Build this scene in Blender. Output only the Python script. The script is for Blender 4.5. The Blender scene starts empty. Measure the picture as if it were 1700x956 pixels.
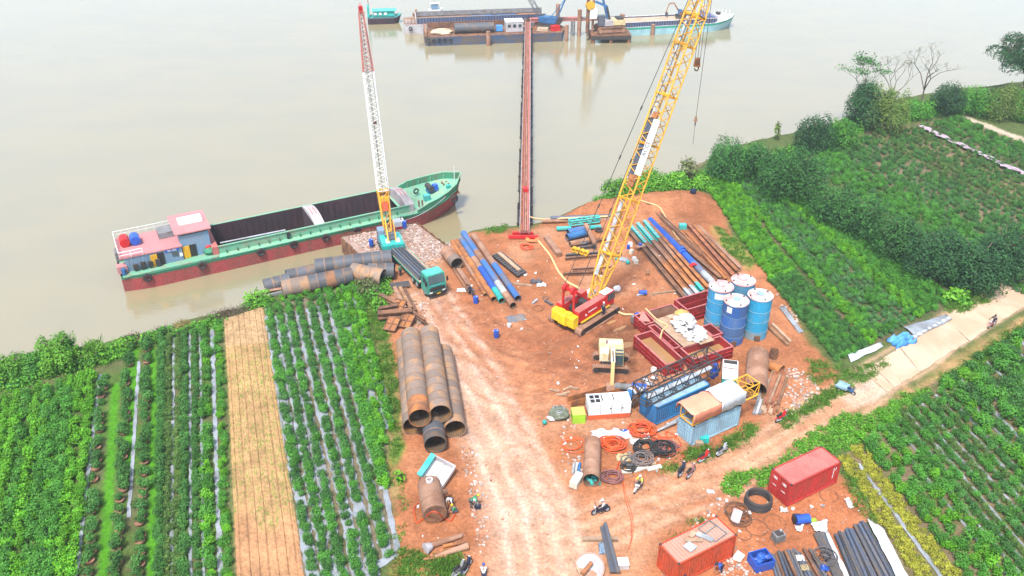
import bpy, bmesh, math, random
import numpy as np
from mathutils import Vector, Matrix, Euler, Quaternion
R = math.radians
random.seed(7); RNG = np.random.default_rng(11)
scene = bpy.context.scene
COL = scene.collection

# ------------------------------------------------------------------ camera, sky, sun, exposure
CAM_H, CAM_PITCH, CAM_F = 56.6, R(31.4), 1450.0      # metres, down-tilt, focal length in px of a 1700 px wide picture
cam_data = bpy.data.cameras.new('camera'); cam = bpy.data.objects.new('camera', cam_data); COL.objects.link(cam)
cam.location = (0, 0, CAM_H); cam.rotation_euler = (R(90) - CAM_PITCH, 0, 0)
cam_data.sensor_width = 36; cam_data.lens = 36 * CAM_F / 1700; cam_data.clip_start = .5; cam_data.clip_end = 9000
scene.camera = cam
SUN_EL, SUN_AZ = R(62), R(200)                        # sun high behind a bright overcast, azimuth clockwise from +Y
world = bpy.data.worlds.new('World'); scene.world = world; world.use_nodes = True
wn = world.node_tree.nodes; wl = world.node_tree.links
sky = wn.new('ShaderNodeTexSky'); sky.sky_type = 'NISHITA'; sky.sun_disc = False
sky.sun_elevation = SUN_EL; sky.sun_rotation = SUN_AZ; sky.air_density = 1.3; sky.dust_density = 1.6; sky.ozone_density = 4.0
hs = wn.new('ShaderNodeHueSaturation'); hs.inputs['Saturation'].default_value = .66
wl.new(sky.outputs[0], hs.inputs['Color']); wl.new(hs.outputs[0], wn['Background'].inputs[0])
wn['Background'].inputs[1].default_value = .148
sun_data = bpy.data.lights.new('sun', 'SUN'); sun = bpy.data.objects.new('sun', sun_data); COL.objects.link(sun)
sun_data.energy = 3.0; sun_data.angle = R(10); sun_data.color = (1, .98, .94)
sun.rotation_euler = Vector((math.sin(SUN_AZ) * math.cos(SUN_EL), math.cos(SUN_AZ) * math.cos(SUN_EL), math.sin(SUN_EL))).to_track_quat('Z', 'Y').to_euler()
vs = scene.view_settings; vs.view_transform = 'Standard'; vs.look = 'None'; vs.gamma = 1; vs.exposure = 1.27
scene.cycles.use_denoising = True
scene.cycles.max_bounces = 6; scene.cycles.diffuse_bounces = 3; scene.cycles.glossy_bounces = 3; scene.cycles.transparent_max_bounces = 6
scene.cycles.volume_bounces = 0

# ------------------------------------------------------------------ surveying helper: ground point seen at a photo pixel
_s, _c = math.sin(CAM_PITCH), math.cos(CAM_PITCH)
def g(px, py, z=0.0):
    x = (px - 850) / CAM_F; v = (py - 478) / CAM_F
    t = (CAM_H - z) / (_s + v * _c)
    return Vector((x * t, (_c - v * _s) * t, z))
def gnp(pts, z=0.0): return np.array([tuple(g(p[0], p[1], z))[:2] for p in pts])
def yaw(a, b): return math.atan2(b[1] - a[1], b[0] - a[0])
def in_frame(x, y, z=0, m=30):
    zz = z - CAM_H; d = y * _c - zz * _s
    px = 850 + CAM_F * x / d; py = 478 - CAM_F * (y * _s + zz * _c) / d
    return -m < px < 1700 + m and -m < py < 956 + m
WATER_Z = -2.2

# ------------------------------------------------------------------ materials
MATS = {}
def mat(n, c, c2=None, sc=.6, lo=.42, hi=.6, rough=.75, metal=0.0, var=.15, fine=.12, bump=0.0, fsc=9.0, spec=.35, stretch=None):
    """procedural paint/metal/earth: two colours mixed by patchy noise, fine grain, a little random tone per object"""
    if n in MATS: return MATS[n]
    c = tuple(v * .8 for v in c); c2 = tuple(v * .8 for v in c2) if c2 else None
    m = bpy.data.materials.new(n); m.use_nodes = True; t = m.node_tree; N = t.nodes; L = t.links
    b = N['Principled BSDF']; b.inputs['Roughness'].default_value = rough; b.inputs['Metallic'].default_value = metal
    b.inputs['Specular IOR Level'].default_value = spec
    tc = N.new('ShaderNodeTexCoord'); oi = N.new('ShaderNodeObjectInfo')
    add = N.new('ShaderNodeVectorMath'); add.operation = 'MULTIPLY_ADD'
    cmb = N.new('ShaderNodeCombineXYZ'); sm = N.new('ShaderNodeMath'); sm.operation = 'MULTIPLY'; sm.inputs[1].default_value = 37
    L.new(oi.outputs['Random'], sm.inputs[0])
    for k in range(3): L.new(sm.outputs[0], cmb.inputs[k])
    L.new(tc.outputs['Object'], add.inputs[0]); add.inputs[1].default_value = stretch or (1, 1, 1); L.new(cmb.outputs[0], add.inputs[2])
    n1 = N.new('ShaderNodeTexNoise'); n1.inputs['Scale'].default_value = sc; n1.inputs['Detail'].default_value = 5; n1.inputs['Roughness'].default_value = .6
    L.new(add.outputs[0], n1.inputs['Vector'])
    mr = N.new('ShaderNodeMapRange'); mr.inputs[1].default_value = lo; mr.inputs[2].default_value = hi; L.new(n1.outputs[0], mr.inputs[0])
    mx = N.new('ShaderNodeMix'); mx.data_type = 'RGBA'; c2 = c2 or tuple(v * .72 for v in c)
    mx.inputs['A'].default_value = (*c, 1); mx.inputs['B'].default_value = (*c2, 1); L.new(mr.outputs[0], mx.inputs[0])
    n2 = N.new('ShaderNodeTexNoise'); n2.inputs['Scale'].default_value = fsc; n2.inputs['Detail'].default_value = 3; L.new(add.outputs[0], n2.inputs['Vector'])
    m2 = N.new('ShaderNodeMapRange'); m2.inputs[1].default_value = .3; m2.inputs[2].default_value = .7; m2.inputs[3].default_value = 1 - fine * 1.5; m2.inputs[4].default_value = 1 + fine
    L.new(n2.outputs[0], m2.inputs[0])
    m3 = N.new('ShaderNodeMapRange'); m3.inputs[3].default_value = 1 - var; m3.inputs[4].default_value = 1 + var; L.new(oi.outputs['Random'], m3.inputs[0])
    mm = N.new('ShaderNodeMath'); mm.operation = 'MULTIPLY'; L.new(m2.outputs[0], mm.inputs[0]); L.new(m3.outputs[0], mm.inputs[1])
    sc_ = N.new('ShaderNodeVectorMath'); sc_.operation = 'SCALE'; L.new(mx.outputs['Result'], sc_.inputs[0]); L.new(mm.outputs[0], sc_.inputs['Scale'])
    L.new(sc_.outputs[0], b.inputs['Base Color'])
    if bump:
        bp = N.new('ShaderNodeBump'); bp.inputs['Strength'].default_value = bump; bp.inputs['Distance'].default_value = .1
        L.new(n2.outputs[0], bp.inputs['Height']); L.new(bp.outputs[0], b.inputs['Normal'])
    MATS[n] = m; return m
def leafmat(n, c, c2, var=.25, sat=1.0, trans=.25):
    """leaf: tone varies from leaf to leaf (attribute 'tone') and from plant to plant"""
    if n in MATS: return MATS[n]
    m = bpy.data.materials.new(n); m.use_nodes = True; t = m.node_tree; N = t.nodes; L = t.links
    b = N['Principled BSDF']; b.inputs['Roughness'].default_value = .6; b.inputs['Specular IOR Level'].default_value = .25
    at = N.new('ShaderNodeAttribute'); at.attribute_name = 'tone'; oi = N.new('ShaderNodeObjectInfo')
    mx = N.new('ShaderNodeMix'); mx.data_type = 'RGBA'; mx.inputs['A'].default_value = (*[v * .8 for v in c], 1); mx.inputs['B'].default_value = (*[v * .8 for v in c2], 1)
    L.new(at.outputs['Fac'], mx.inputs[0])
    m3 = N.new('ShaderNodeMapRange'); m3.inputs[3].default_value = 1 - var; m3.inputs[4].default_value = 1 + var; L.new(oi.outputs['Random'], m3.inputs[0])
    s = N.new('ShaderNodeVectorMath'); s.operation = 'SCALE'; L.new(mx.outputs['Result'], s.inputs[0]); L.new(m3.outputs[0], s.inputs['Scale'])
    L.new(s.outputs[0], b.inputs['Base Color'])
    tr = N.new('ShaderNodeBsdfTranslucent'); L.new(s.outputs[0], tr.inputs[0])
    ms = N.new('ShaderNodeMixShader'); ms.inputs[0].default_value = trans
    L.new(b.outputs[0], ms.inputs[1]); L.new(tr.outputs[0], ms.inputs[2]); L.new(ms.outputs[0], N['Material Output'].inputs[0])
    MATS[n] = m; return m

# ------------------------------------------------------------------ mesh building
class MB:
    def __init__(s): s.v = []; s.f = []
    def add(s, vs, fs, M=None):
        o = len(s.v)
        s.v += [tuple(M @ Vector(v)) for v in vs] if M is not None else [tuple(v) for v in vs]
        s.f += [tuple(i + o for i in f) for f in fs]; return s
    def box(s, c, d, rz=0, rx=0, ry=0, top=1.0, topy=None):
        x, y, z = d[0] / 2, d[1] / 2, d[2] / 2; ty = top if topy is None else topy
        vs = [(-x, -y, -z), (x, -y, -z), (x, y, -z), (-x, y, -z), (-x * top, -y * ty, z), (x * top, -y * ty, z), (x * top, y * ty, z), (-x * top, y * ty, z)]
        M = Matrix.Translation(c) @ Euler((rx, ry, rz)).to_matrix().to_4x4()
        return s.add(vs, [(3, 2, 1, 0), (4, 5, 6, 7), (0, 1, 5, 4), (1, 2, 6, 5), (2, 3, 7, 6), (3, 0, 4, 7)], M)
    def bar(s, a, b, w, h=None, up=(0, 0, 1)):
        a = Vector(a); b = Vector(b); h = h or w; d = (b - a); L = d.length
        if L < 1e-6: return s
        d.normalize(); up = Vector(up)
        if abs(d.dot(up)) > .98: up = Vector((0, 1, 0))
        sd = d.cross(up).normalized(); u = sd.cross(d)
        vs = [p + sd * (x * w / 2) + u * (z * h / 2) for p in (a, b) for x, z in ((-1, -1), (1, -1), (1, 1), (-1, 1))]
        return s.add(vs, [(0, 1, 2, 3), (7, 6, 5, 4), (4, 5, 1, 0), (5, 6, 2, 1), (6, 7, 3, 2), (7, 4, 0, 3)])
    def ring(s, c, d, r, n, ph=0):
        d = Vector(d).normalized(); up = Vector((0, 0, 1)) if abs(d.z) < .95 else Vector((1, 0, 0))
        u = d.cross(up).normalized(); w = u.cross(d); c = Vector(c)
        return [c + (u * math.cos(t) + w * math.sin(t)) * r for t in [ph + 2 * math.pi * k / n for k in range(n)]]
    def cyl(s, a, b, r, n=12, r2=None, cap=True):
        a = Vector(a); b = Vector(b); d = b - a; r2 = r if r2 is None else r2
        vs = s.ring(a, d, r, n) + s.ring(b, d, r2, n)
        fs = [(k, k + n, (k + 1) % n + n, (k + 1) % n) for k in range(n)]
        if cap: fs += [tuple(range(n)), tuple(range(2 * n - 1, n - 1, -1))]
        return s.add(vs, fs)
    def pipe(s, a, b, ro, ri, n=24):
        a = Vector(a); b = Vector(b); d = b - a
        vs = s.ring(a, d, ro, n) + s.ring(b, d, ro, n) + s.ring(a, d, ri, n) + s.ring(b, d, ri, n); fs = []
        for k in range(n):
            j = (k + 1) % n
            fs += [(k, k + n, j + n, j), (2 * n + k, 2 * n + j, 3 * n + j, 3 * n + k), (k, j, 2 * n + j, 2 * n + k), (n + k, 3 * n + k, 3 * n + j, n + j)]
        return s.add(vs, fs)
    def tube(s, pts, r, n=6, closed=False):
        P = [Vector(p) for p in pts]; m = len(P); vs = []
        for i, p in enumerate(P):
            d = (P[(i + 1) % m] - P[i - 1]) if closed or 0 < i < m - 1 else (P[1] - P[0] if i == 0 else P[-1] - P[-2])
            vs += s.ring(p, d if d.length > 1e-6 else (1, 0, 0), r, n)
        fs = []
        for i in range(m if closed else m - 1):
            for k in range(n):
                j = (i + 1) % m
                fs.append((i * n + k, j * n + k, j * n + (k + 1) % n, i * n + (k + 1) % n))
        if not closed: fs += [tuple(range(n)), tuple(range(m * n - 1, (m - 1) * n - 1, -1))]
        return s.add(vs, fs)
    def prism(s, poly, z0, z1):
        n = len(poly); A = sum(poly[i][0] * poly[(i + 1) % n][1] - poly[(i + 1) % n][0] * poly[i][1] for i in range(n))
        if A < 0: poly = poly[::-1]
        vs = [(p[0], p[1], z0) for p in poly] + [(p[0], p[1], z1) for p in poly]
        return s.add(vs, [tuple(range(n - 1, -1, -1)), tuple(range(n, 2 * n))] + [(k, (k + 1) % n, (k + 1) % n + n, k + n) for k in range(n)])
    def extr(s, prof, a, b, M=None):
        """extrude an (x,z) outline from y=a to y=b"""
        n = len(prof); A = sum(prof[i][0] * prof[(i + 1) % n][1] - prof[(i + 1) % n][0] * prof[i][1] for i in range(n))
        if A < 0: prof = prof[::-1]
        vs = [(p[0], a, p[1]) for p in prof] + [(p[0], b, p[1]) for p in prof]
        return s.add(vs, [tuple(range(n)), tuple(range(2 * n - 1, n - 1, -1))] + [((k + 1) % n, k, k + n, (k + 1) % n + n) for k in range(n)], M)
    def ball(s, c, r, sx=1, sy=1, sz=1, n=10, m=6, jit=0):
        vs = [(0, 0, -1)]; fs = []
        for i in range(1, m):
            ph = -math.pi / 2 + math.pi * i / m
            for k in range(n):
                t = 2 * math.pi * k / n; q = 1 + jit * random.uniform(-1, 1)
                vs.append((math.cos(ph) * math.cos(t) * q, math.cos(ph) * math.sin(t) * q, math.sin(ph) * q))
        vs.append((0, 0, 1)); e = len(vs) - 1
        for k in range(n): fs.append((0, 1 + (k + 1) % n, 1 + k)); fs.append((e, e - n + k, e - n + (k + 1) % n))
        for i in range(m - 2):
            for k in range(n):
                a = 1 + i * n + k; b = 1 + i * n + (k + 1) % n; fs.append((a, b, b + n, a + n))
        M = Matrix.Translation(c) @ Matrix.Diagonal((r * sx, r * sy, r * sz, 1)); return s.add(vs, fs, M)
    def mesh(s, name, smooth=None):
        me = bpy.data.meshes.new(name); me.from_pydata(s.v, [], s.f); me.update()
        if smooth is not None:
            me.shade_smooth(); me.set_sharp_from_angle(angle=R(smooth))
        return me
    def build(s, name, m, parent=None, smooth=35, loc=None):
        o = bpy.data.objects.new(name, s.mesh(name, smooth)); o.data.materials.append(m if not isinstance(m, str) else MATS[m])
        COL.objects.link(o); o.parent = parent
        if loc is not None: o.location = loc
        return o
def tag(o, label=None, cat=None, group=None, kind=None):
    if label: o['label'] = label
    if cat: o['category'] = cat
    if group: o['group'] = group
    if kind: o['kind'] = kind
    return o
def thing(name, label, cat, loc=(0, 0, 0), rz=0, group=None, rx=0, ry=0):
    o = bpy.data.objects.new(name, None); COL.objects.link(o); o.location = loc; o.rotation_euler = (rx, ry, rz); o.empty_display_size = .2
    return tag(o, label, cat, group)
def struct(o): o['kind'] = 'structure'; return o
def copy_tree(o, parent=None):
    c = o.copy(); COL.objects.link(c); c.parent = parent
    for ch in list(o.children): copy_tree(ch, c)
    return c
def share(name, me, m, parent=None, loc=(0, 0, 0), rot=(0, 0, 0), scale=(1, 1, 1)):
    """an object that shares mesh data with its like"""
    if not me.materials: me.materials.append(MATS[m] if isinstance(m, str) else m)
    o = bpy.data.objects.new(name, me); COL.objects.link(o); o.parent = parent; o.location = loc; o.rotation_euler = rot; o.scale = scale
    return o
UNIT = {}
def rod(name, m, parent, a, b, r, n=6):
    """a round bar from a to b: shared unit mesh, stretched"""
    key = (m, n)
    if key not in UNIT:
        UNIT[key] = MB().cyl((0, 0, 0), (0, 0, 1), 1, n).mesh('rod', 40); UNIT[key].materials.append(MATS[m])
    a = Vector(a); d = Vector(b) - a
    o = bpy.data.objects.new(name, UNIT[key]); COL.objects.link(o); o.parent = parent; o.location = a
    o.rotation_euler = d.to_track_quat('Z', 'Y').to_euler(); o.scale = (r, r, d.length); return o
def smooth_path(pts, k=6):
    P = [Vector(p) for p in pts]; out = []
    for i in range(len(P) - 1):
        p0 = P[max(i - 1, 0)]; p1 = P[i]; p2 = P[i + 1]; p3 = P[min(i + 2, len(P) - 1)]
        for j in range(k):
            t = j / k
            out.append(.5 * ((2 * p1) + (p2 - p0) * t + (2 * p0 - 5 * p1 + 4 * p2 - p3) * t * t + (3 * p1 - p0 - 3 * p2 + p3) * t ** 3))
    return out + [P[-1]]
def text_obj(name, s, size, m, parent, loc, rot, ext=.01):
    cu = bpy.data.curves.new(name, 'FONT'); cu.body = s; cu.size = size; cu.extrude = ext; cu.align_x = 'CENTER'; cu.align_y = 'CENTER'
    tmp = bpy.data.objects.new('tmp', cu); COL.objects.link(tmp)
    me = bpy.data.meshes.new_from_object(tmp.evaluated_get(bpy.context.evaluated_depsgraph_get())); bpy.data.objects.remove(tmp)
    o = bpy.data.objects.new(name, me); me.materials.clear(); me.materials.append(MATS[m]); COL.objects.link(o); o.parent = parent; o.location = loc; o.rotation_euler = rot; return o

# paint, steel, rust, rubber ...
mat('rust', (.26, .12, .06), (.14, .07, .045), sc=.8, rough=.9, fine=.2)
mat('rust_orange', (.46, .17, .05), (.24, .10, .05), sc=.7, rough=.9, fine=.2)
mat('rust_pale', (.36, .20, .13), (.25, .12, .07), sc=.5, rough=.9)
mat('pipe_steel', (.225, .165, .13), (.38, .205, .10), sc=.45, lo=.48, hi=.62, rough=.7, var=.13)
mat('pipe_grey', (.08, .083, .095), (.18, .115, .07), sc=.5, lo=.52, hi=.66, rough=.6, var=.25)
mat('pipe_seam', (.30, .165, .10), (.20, .12, .085), sc=1.5, rough=.9)
mat('pipe_inside', (.10, .065, .04), (.24, .11, .03), sc=.7, lo=.5, hi=.65, rough=.95)
mat('steel', (.12, .12, .13), (.17, .13, .10), sc=1.5, rough=.55, metal=.3)
mat('steel_blue', (.085, .105, .15), (.13, .12, .12), sc=.8, rough=.5, metal=.2, var=.3)
mat('steel_dark', (.035, .035, .04), (.06, .045, .035), sc=1.5, rough=.6)
mat('galv', (.42, .44, .46), (.30, .30, .30), sc=1, rough=.5)
mat('black', (.018, .018, .02), (.03, .028, .026), rough=.6)
mat('rubber', (.025, .025, .027), (.05, .045, .04), rough=.9)
mat('glass', (.03, .05, .06), (.05, .08, .09), sc=.5, rough=.08, spec=.8, fine=.02)
mat('white', (.78, .78, .76), (.60, .58, .54), sc=.9, lo=.5, hi=.75, rough=.6)
mat('white_cloth', (.74, .74, .74), (.56, .55, .54), sc=2, rough=.9)
mat('red', (.66, .02, .02), (.50, .02, .02), sc=.8, rough=.5)
mat('red_tank', (.40, .025, .025), (.25, .03, .028), sc=.7, rough=.65, fine=.2)
mat('bag_white', (.72, .71, .69), (.42, .40, .37), sc=2.5, lo=.4, hi=.65, rough=.95, var=.2, fine=.2)
mat('red_cont', (.46, .035, .03), (.28, .05, .035), sc=.9, lo=.48, hi=.7, fine=.18, rough=.6, stretch=(1, 1, .3))
mat('orange_cont', (.52, .065, .022), (.30, .07, .035), sc=.9, lo=.46, hi=.68, fine=.2, rough=.65, stretch=(1, 1, .35))
mat('roof_pink', (.56, .17, .14), (.44, .13, .11), sc=.7, rough=.75)
mat('roof_rusty', (.50, .22, .15), (.42, .25, .19), sc=.5, rough=.85)
mat('blue_cont', (.03, .20, .44), (.04, .14, .30), sc=.6, rough=.6)
mat('paleblue_cont', (.30, .48, .58), (.24, .33, .40), sc=.6, rough=.7, stretch=(1, 1, .3))
mat('blue', (.02, .10, .50), (.03, .08, .34), sc=1, rough=.4)
mat('blue_pipe', (.05, .15, .38), (.14, .15, .20), sc=.35, lo=.45, hi=.6, rough=.55)
mat('blue_mid', (.04, .16, .36), (.03, .10, .24), sc=1, rough=.5)
mat('silo_a', (.05, .31, .54), (.13, .27, .36), sc=.55, lo=.45, hi=.62, rough=.55, stretch=(1, 1, .4))
mat('silo_b', (.035, .12, .36), (.08, .15, .30), sc=.5, rough=.55, stretch=(1, 1, .4))
mat('silo_c', (.03, .33, .56), (.26, .32, .33), sc=.5, lo=.47, hi=.62, rough=.6, stretch=(1, 1, .35))
mat('silo_top', (.62, .62, .64), (.52, .28, .25), sc=.5, lo=.42, hi=.58, rough=.8)
mat('silo_top_pink', (.56, .29, .27), (.5, .56, .6), sc=.5, lo=.5, hi=.6, rough=.8)
mat('teal', (.03, .42, .36), (.03, .30, .27), sc=1, rough=.5)
mat('turquoise', (.04, .46, .40), (.10, .40, .38), sc=1, rough=.45)
mat('truck_green', (.035, .30, .22), (.03, .22, .17), sc=1, rough=.35)
mat('truck_roof', (.10, .46, .36), (.07, .38, .30), sc=1, rough=.45)
mat('deck_green', (.17, .42, .27), (.27, .33, .22), sc=.7, lo=.45, hi=.65, rough=.8, fine=.2)
mat('hull_green', (.04, .22, .12), (.12, .10, .06), sc=.8, lo=.5, hi=.72, rough=.7, stretch=(1, 1, .3))
mat('hull_red', (.31, .05, .05), (.20, .06, .045), sc=.9, lo=.42, hi=.66, rough=.8, fine=.25, stretch=(1, 1, .22))
mat('hold_dark', (.045, .03, .042), (.075, .04, .045), sc=.4, rough=.95)
mat('hold_wall', (.055, .026, .034), (.034, .02, .028), sc=.4, rough=.95)
mat('hold_floor', (.025, .024, .036), (.035, .028, .036), sc=.4, rough=.9)
mat('house_blue', (.16, .28, .42), (.20, .27, .36), sc=.7, rough=.7)
mat('deck_pink', (.58, .22, .22), (.48, .20, .20), sc=.6, rough=.8)
mat('pale_grey', (.56, .54, .55), (.42, .36, .36), sc=.6, rough=.8)
mat('grey', (.22, .22, .23), (.16, .15, .14), sc=1, rough=.8)
mat('yellow', (.75, .42, .02), (.62, .33, .03), sc=1, rough=.5)
mat('yellow_cw', (.84, .56, .02), (.74, .46, .02), sc=1.2, rough=.45)
mat('yellow_boom', (.78, .40, .03), (.66, .30, .03), sc=.3, rough=.55)
mat('orange_door', (.80, .42, .02), (.7, .36, .02), rough=.5)
mat('cream', (.62, .50, .26), (.50, .40, .22), sc=1, rough=.6)
mat('excavator', (.64, .47, .20), (.70, .64, .52), sc=.8, lo=.45, hi=.6, rough=.6)
mat('orange_hose', (.70, .10, .02), (.60, .08, .03), rough=.5, var=.25)
mat('yellow_hose', (.68, .46, .22), (.6, .38, .18), rough=.6)
mat('red_rail', (.50, .14, .12), (.38, .15, .12), sc=1.5, rough=.7)
mat('grey_arch', (.44, .40, .40), (.36, .29, .29), sc=.6, rough=.85)
mat('pink_deck', (.38, .15, .12), (.28, .11, .09), sc=1, rough=.85)
mat('wood', (.32, .17, .09), (.22, .11, .06), sc=1.2, rough=.9, var=.3, stretch=(.15, 1, 1))
mat('wood_pale', (.44, .29, .19), (.33, .21, .13), sc=1.2, rough=.9, var=.25)
mat('wood_red', (.40, .15, .07), (.26, .09, .05), sc=1, rough=.9, var=.3)
mat('orange_tarp', (.86, .31, .19), (.78, .27, .16), sc=.6, rough=.7)
mat('white_tarp', (.74, .77, .80), (.62, .66, .72), sc=.6, rough=.7)
mat('blue_tarp', (.05, .22, .60), (.08, .30, .66), sc=1, rough=.5)
mat('lime', (.36, .62, .03), (.30, .5, .04), rough=.6)
mat('net', (.20, .22, .15), (.12, .13, .10), sc=3, rough=.95, fine=.4, fsc=20)
mat('skin', (.42, .24, .16), rough=.7)
mat('cloth_navy', (.02, .03, .07), rough=.9); mat('cloth_green', (.05, .32, .15), rough=.9); mat('cloth_white', (.65, .65, .66), rough=.9)
mat('cloth_yellow', (.65, .65, .10), rough=.9); mat('cloth_grey', (.12, .12, .14), rough=.9)
mat('bark', (.16, .12, .09), (.10, .08, .06), sc=2, rough=.95)
mat('mud_water', (.36, .20, .085), (.29, .15, .065), sc=.3, rough=.12, fine=.03)
mat('rubble_pale', (.50, .35, .28), (.38, .22, .16), sc=.5, rough=.95, var=.3)
mat('mulch', (.30, .32, .35), (.20, .21, .22), sc=.5, rough=.45, var=.1)
mat('mulch_white', (.58, .60, .62), (.44, .46, .47), sc=.6, rough=.5)
mat('concrete', (.53, .38, .265), (.46, .31, .20), sc=.2, rough=.95, var=.06, fine=.06)
mat('mauve', (.30, .20, .25), (.42, .34, .38), sc=2, rough=.8)
ORD = 'first second third fourth fifth sixth seventh eighth ninth tenth eleventh twelfth thirteenth fourteenth fifteenth sixteenth seventeenth eighteenth nineteenth twentieth'.split() + ['twenty-' + w for w in 'first second third fourth fifth sixth seventh eighth ninth'.split()] + ['thirtieth'] + ['thirty-' + w for w in 'first second third fourth fifth sixth seventh eighth ninth'.split()]
# ------------------------------------------------------------------ land, river, roads
def sdf(poly, X, Y):
    """signed distance to a polygon, positive inside"""
    d = np.full(X.shape, 1e9); ins = np.zeros(X.shape, bool); n = len(poly)
    for i in range(n):
        ax, ay = poly[i]; bx, by = poly[(i + 1) % n]; ex, ey = bx - ax, by - ay
        t = np.clip(((X - ax) * ex + (Y - ay) * ey) / (ex * ex + ey * ey + 1e-12), 0, 1)
        d = np.minimum(d, (X - ax - t * ex) ** 2 + (Y - ay - t * ey) ** 2)
        if ay != by: ins ^= ((ay > Y) != (by > Y)) & (X < (bx - ax) * (Y - ay) / (by - ay) + ax)
    return np.where(ins, 1, -1) * np.sqrt(d)
def dline(pts, X, Y):
    d = np.full(X.shape, 1e9)
    for (ax, ay), (bx, by) in zip(pts[:-1], pts[1:]):
        ex, ey = bx - ax, by - ay
        t = np.clip(((X - ax) * ex + (Y - ay) * ey) / (ex * ex + ey * ey + 1e-12), 0, 1)
        d = np.minimum(d, (X - ax - t * ex) ** 2 + (Y - ay - t * ey) ** 2)
    return np.sqrt(d)
_lat = RNG.random((256, 256))
def vn(X, Y, s, o=0):
    x = X * s + o * 17.3; y = Y * s + o * 9.1; xi = np.floor(x).astype(int); yi = np.floor(y).astype(int); fx = x - xi; fy = y - yi
    fx = fx * fx * (3 - 2 * fx); fy = fy * fy * (3 - 2 * fy); A = lambda a, b: _lat[a % 256, b % 256]
    return (A(xi, yi) * (1 - fx) + A(xi + 1, yi) * fx) * (1 - fy) + (A(xi, yi + 1) * (1 - fx) + A(xi + 1, yi + 1) * fx) * fy
def fbm(X, Y, s, o=0): return (vn(X, Y, s, o) + .5 * vn(X, Y, s * 2.1, o + 1) + .25 * vn(X, Y, s * 4.3, o + 2)) / 1.75
def sst(a, b, x): t = np.clip((x - a) / (b - a), 0, 1); return t * t * (3 - 2 * t)

SHORE_PX = [(-420, 700), (-150, 640), (0, 606), (60, 592), (110, 583), (160, 580), (210, 566), (270, 552), (330, 532), (400, 516), (440, 500),
            (520, 478), (590, 452), (640, 436), (735, 415), (770, 392), (830, 384), (868, 382), (905, 374), (950, 360), (985, 347), (1015, 328),
            (1050, 314), (1090, 304), (1130, 298), (1165, 272), (1210, 250), (1290, 232), (1380, 208), (1420, 192), (1480, 172), (1560, 158), (1640, 150), (1700, 140), (1850, 115)]
SHORE = [tuple(p) for p in gnp(SHORE_PX, WATER_Z)]
LANDPOLY = [(-3000, 60)] + [(-220, 62)] + SHORE + [(300, 215), (3000, 700), (3000, -600), (-3000, -600)]
def axis(pts): return np.concatenate([np.array(p, float) for p in pts])
AX = axis([[-3000, -1200, -500, -250, -160, -120, -95, -82, -75], np.arange(-70, 110, .31), [114, 118, 124, 132, 145, 165, 200, 300, 600, 1400, 3000]])
AY = axis([[-600, -200, -60, 0, 20, 32], np.arange(42, 130, .31), np.arange(130.5, 215, .9), [217, 222, 230, 245, 280, 350, 600, 1200, 3000]])
GX, GY = np.meshgrid(AX, AY)
jx = np.zeros_like(GX); jy = np.zeros_like(GX)
SD = sdf(LANDPOLY, GX, GY) + (fbm(GX, GY, .35, 3) - .5) * 1.2
HZ = WATER_Z + sst(-1.5, 3.2, SD) * 2.75 - .55 - .0 * SD
HZ = np.where(SD < -1.5, np.maximum(WATER_Z - .55 + (SD + 1.5) * .25, -5.5), HZ)
def poly(*pts): return [tuple(p) for p in gnp(pts)]
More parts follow.
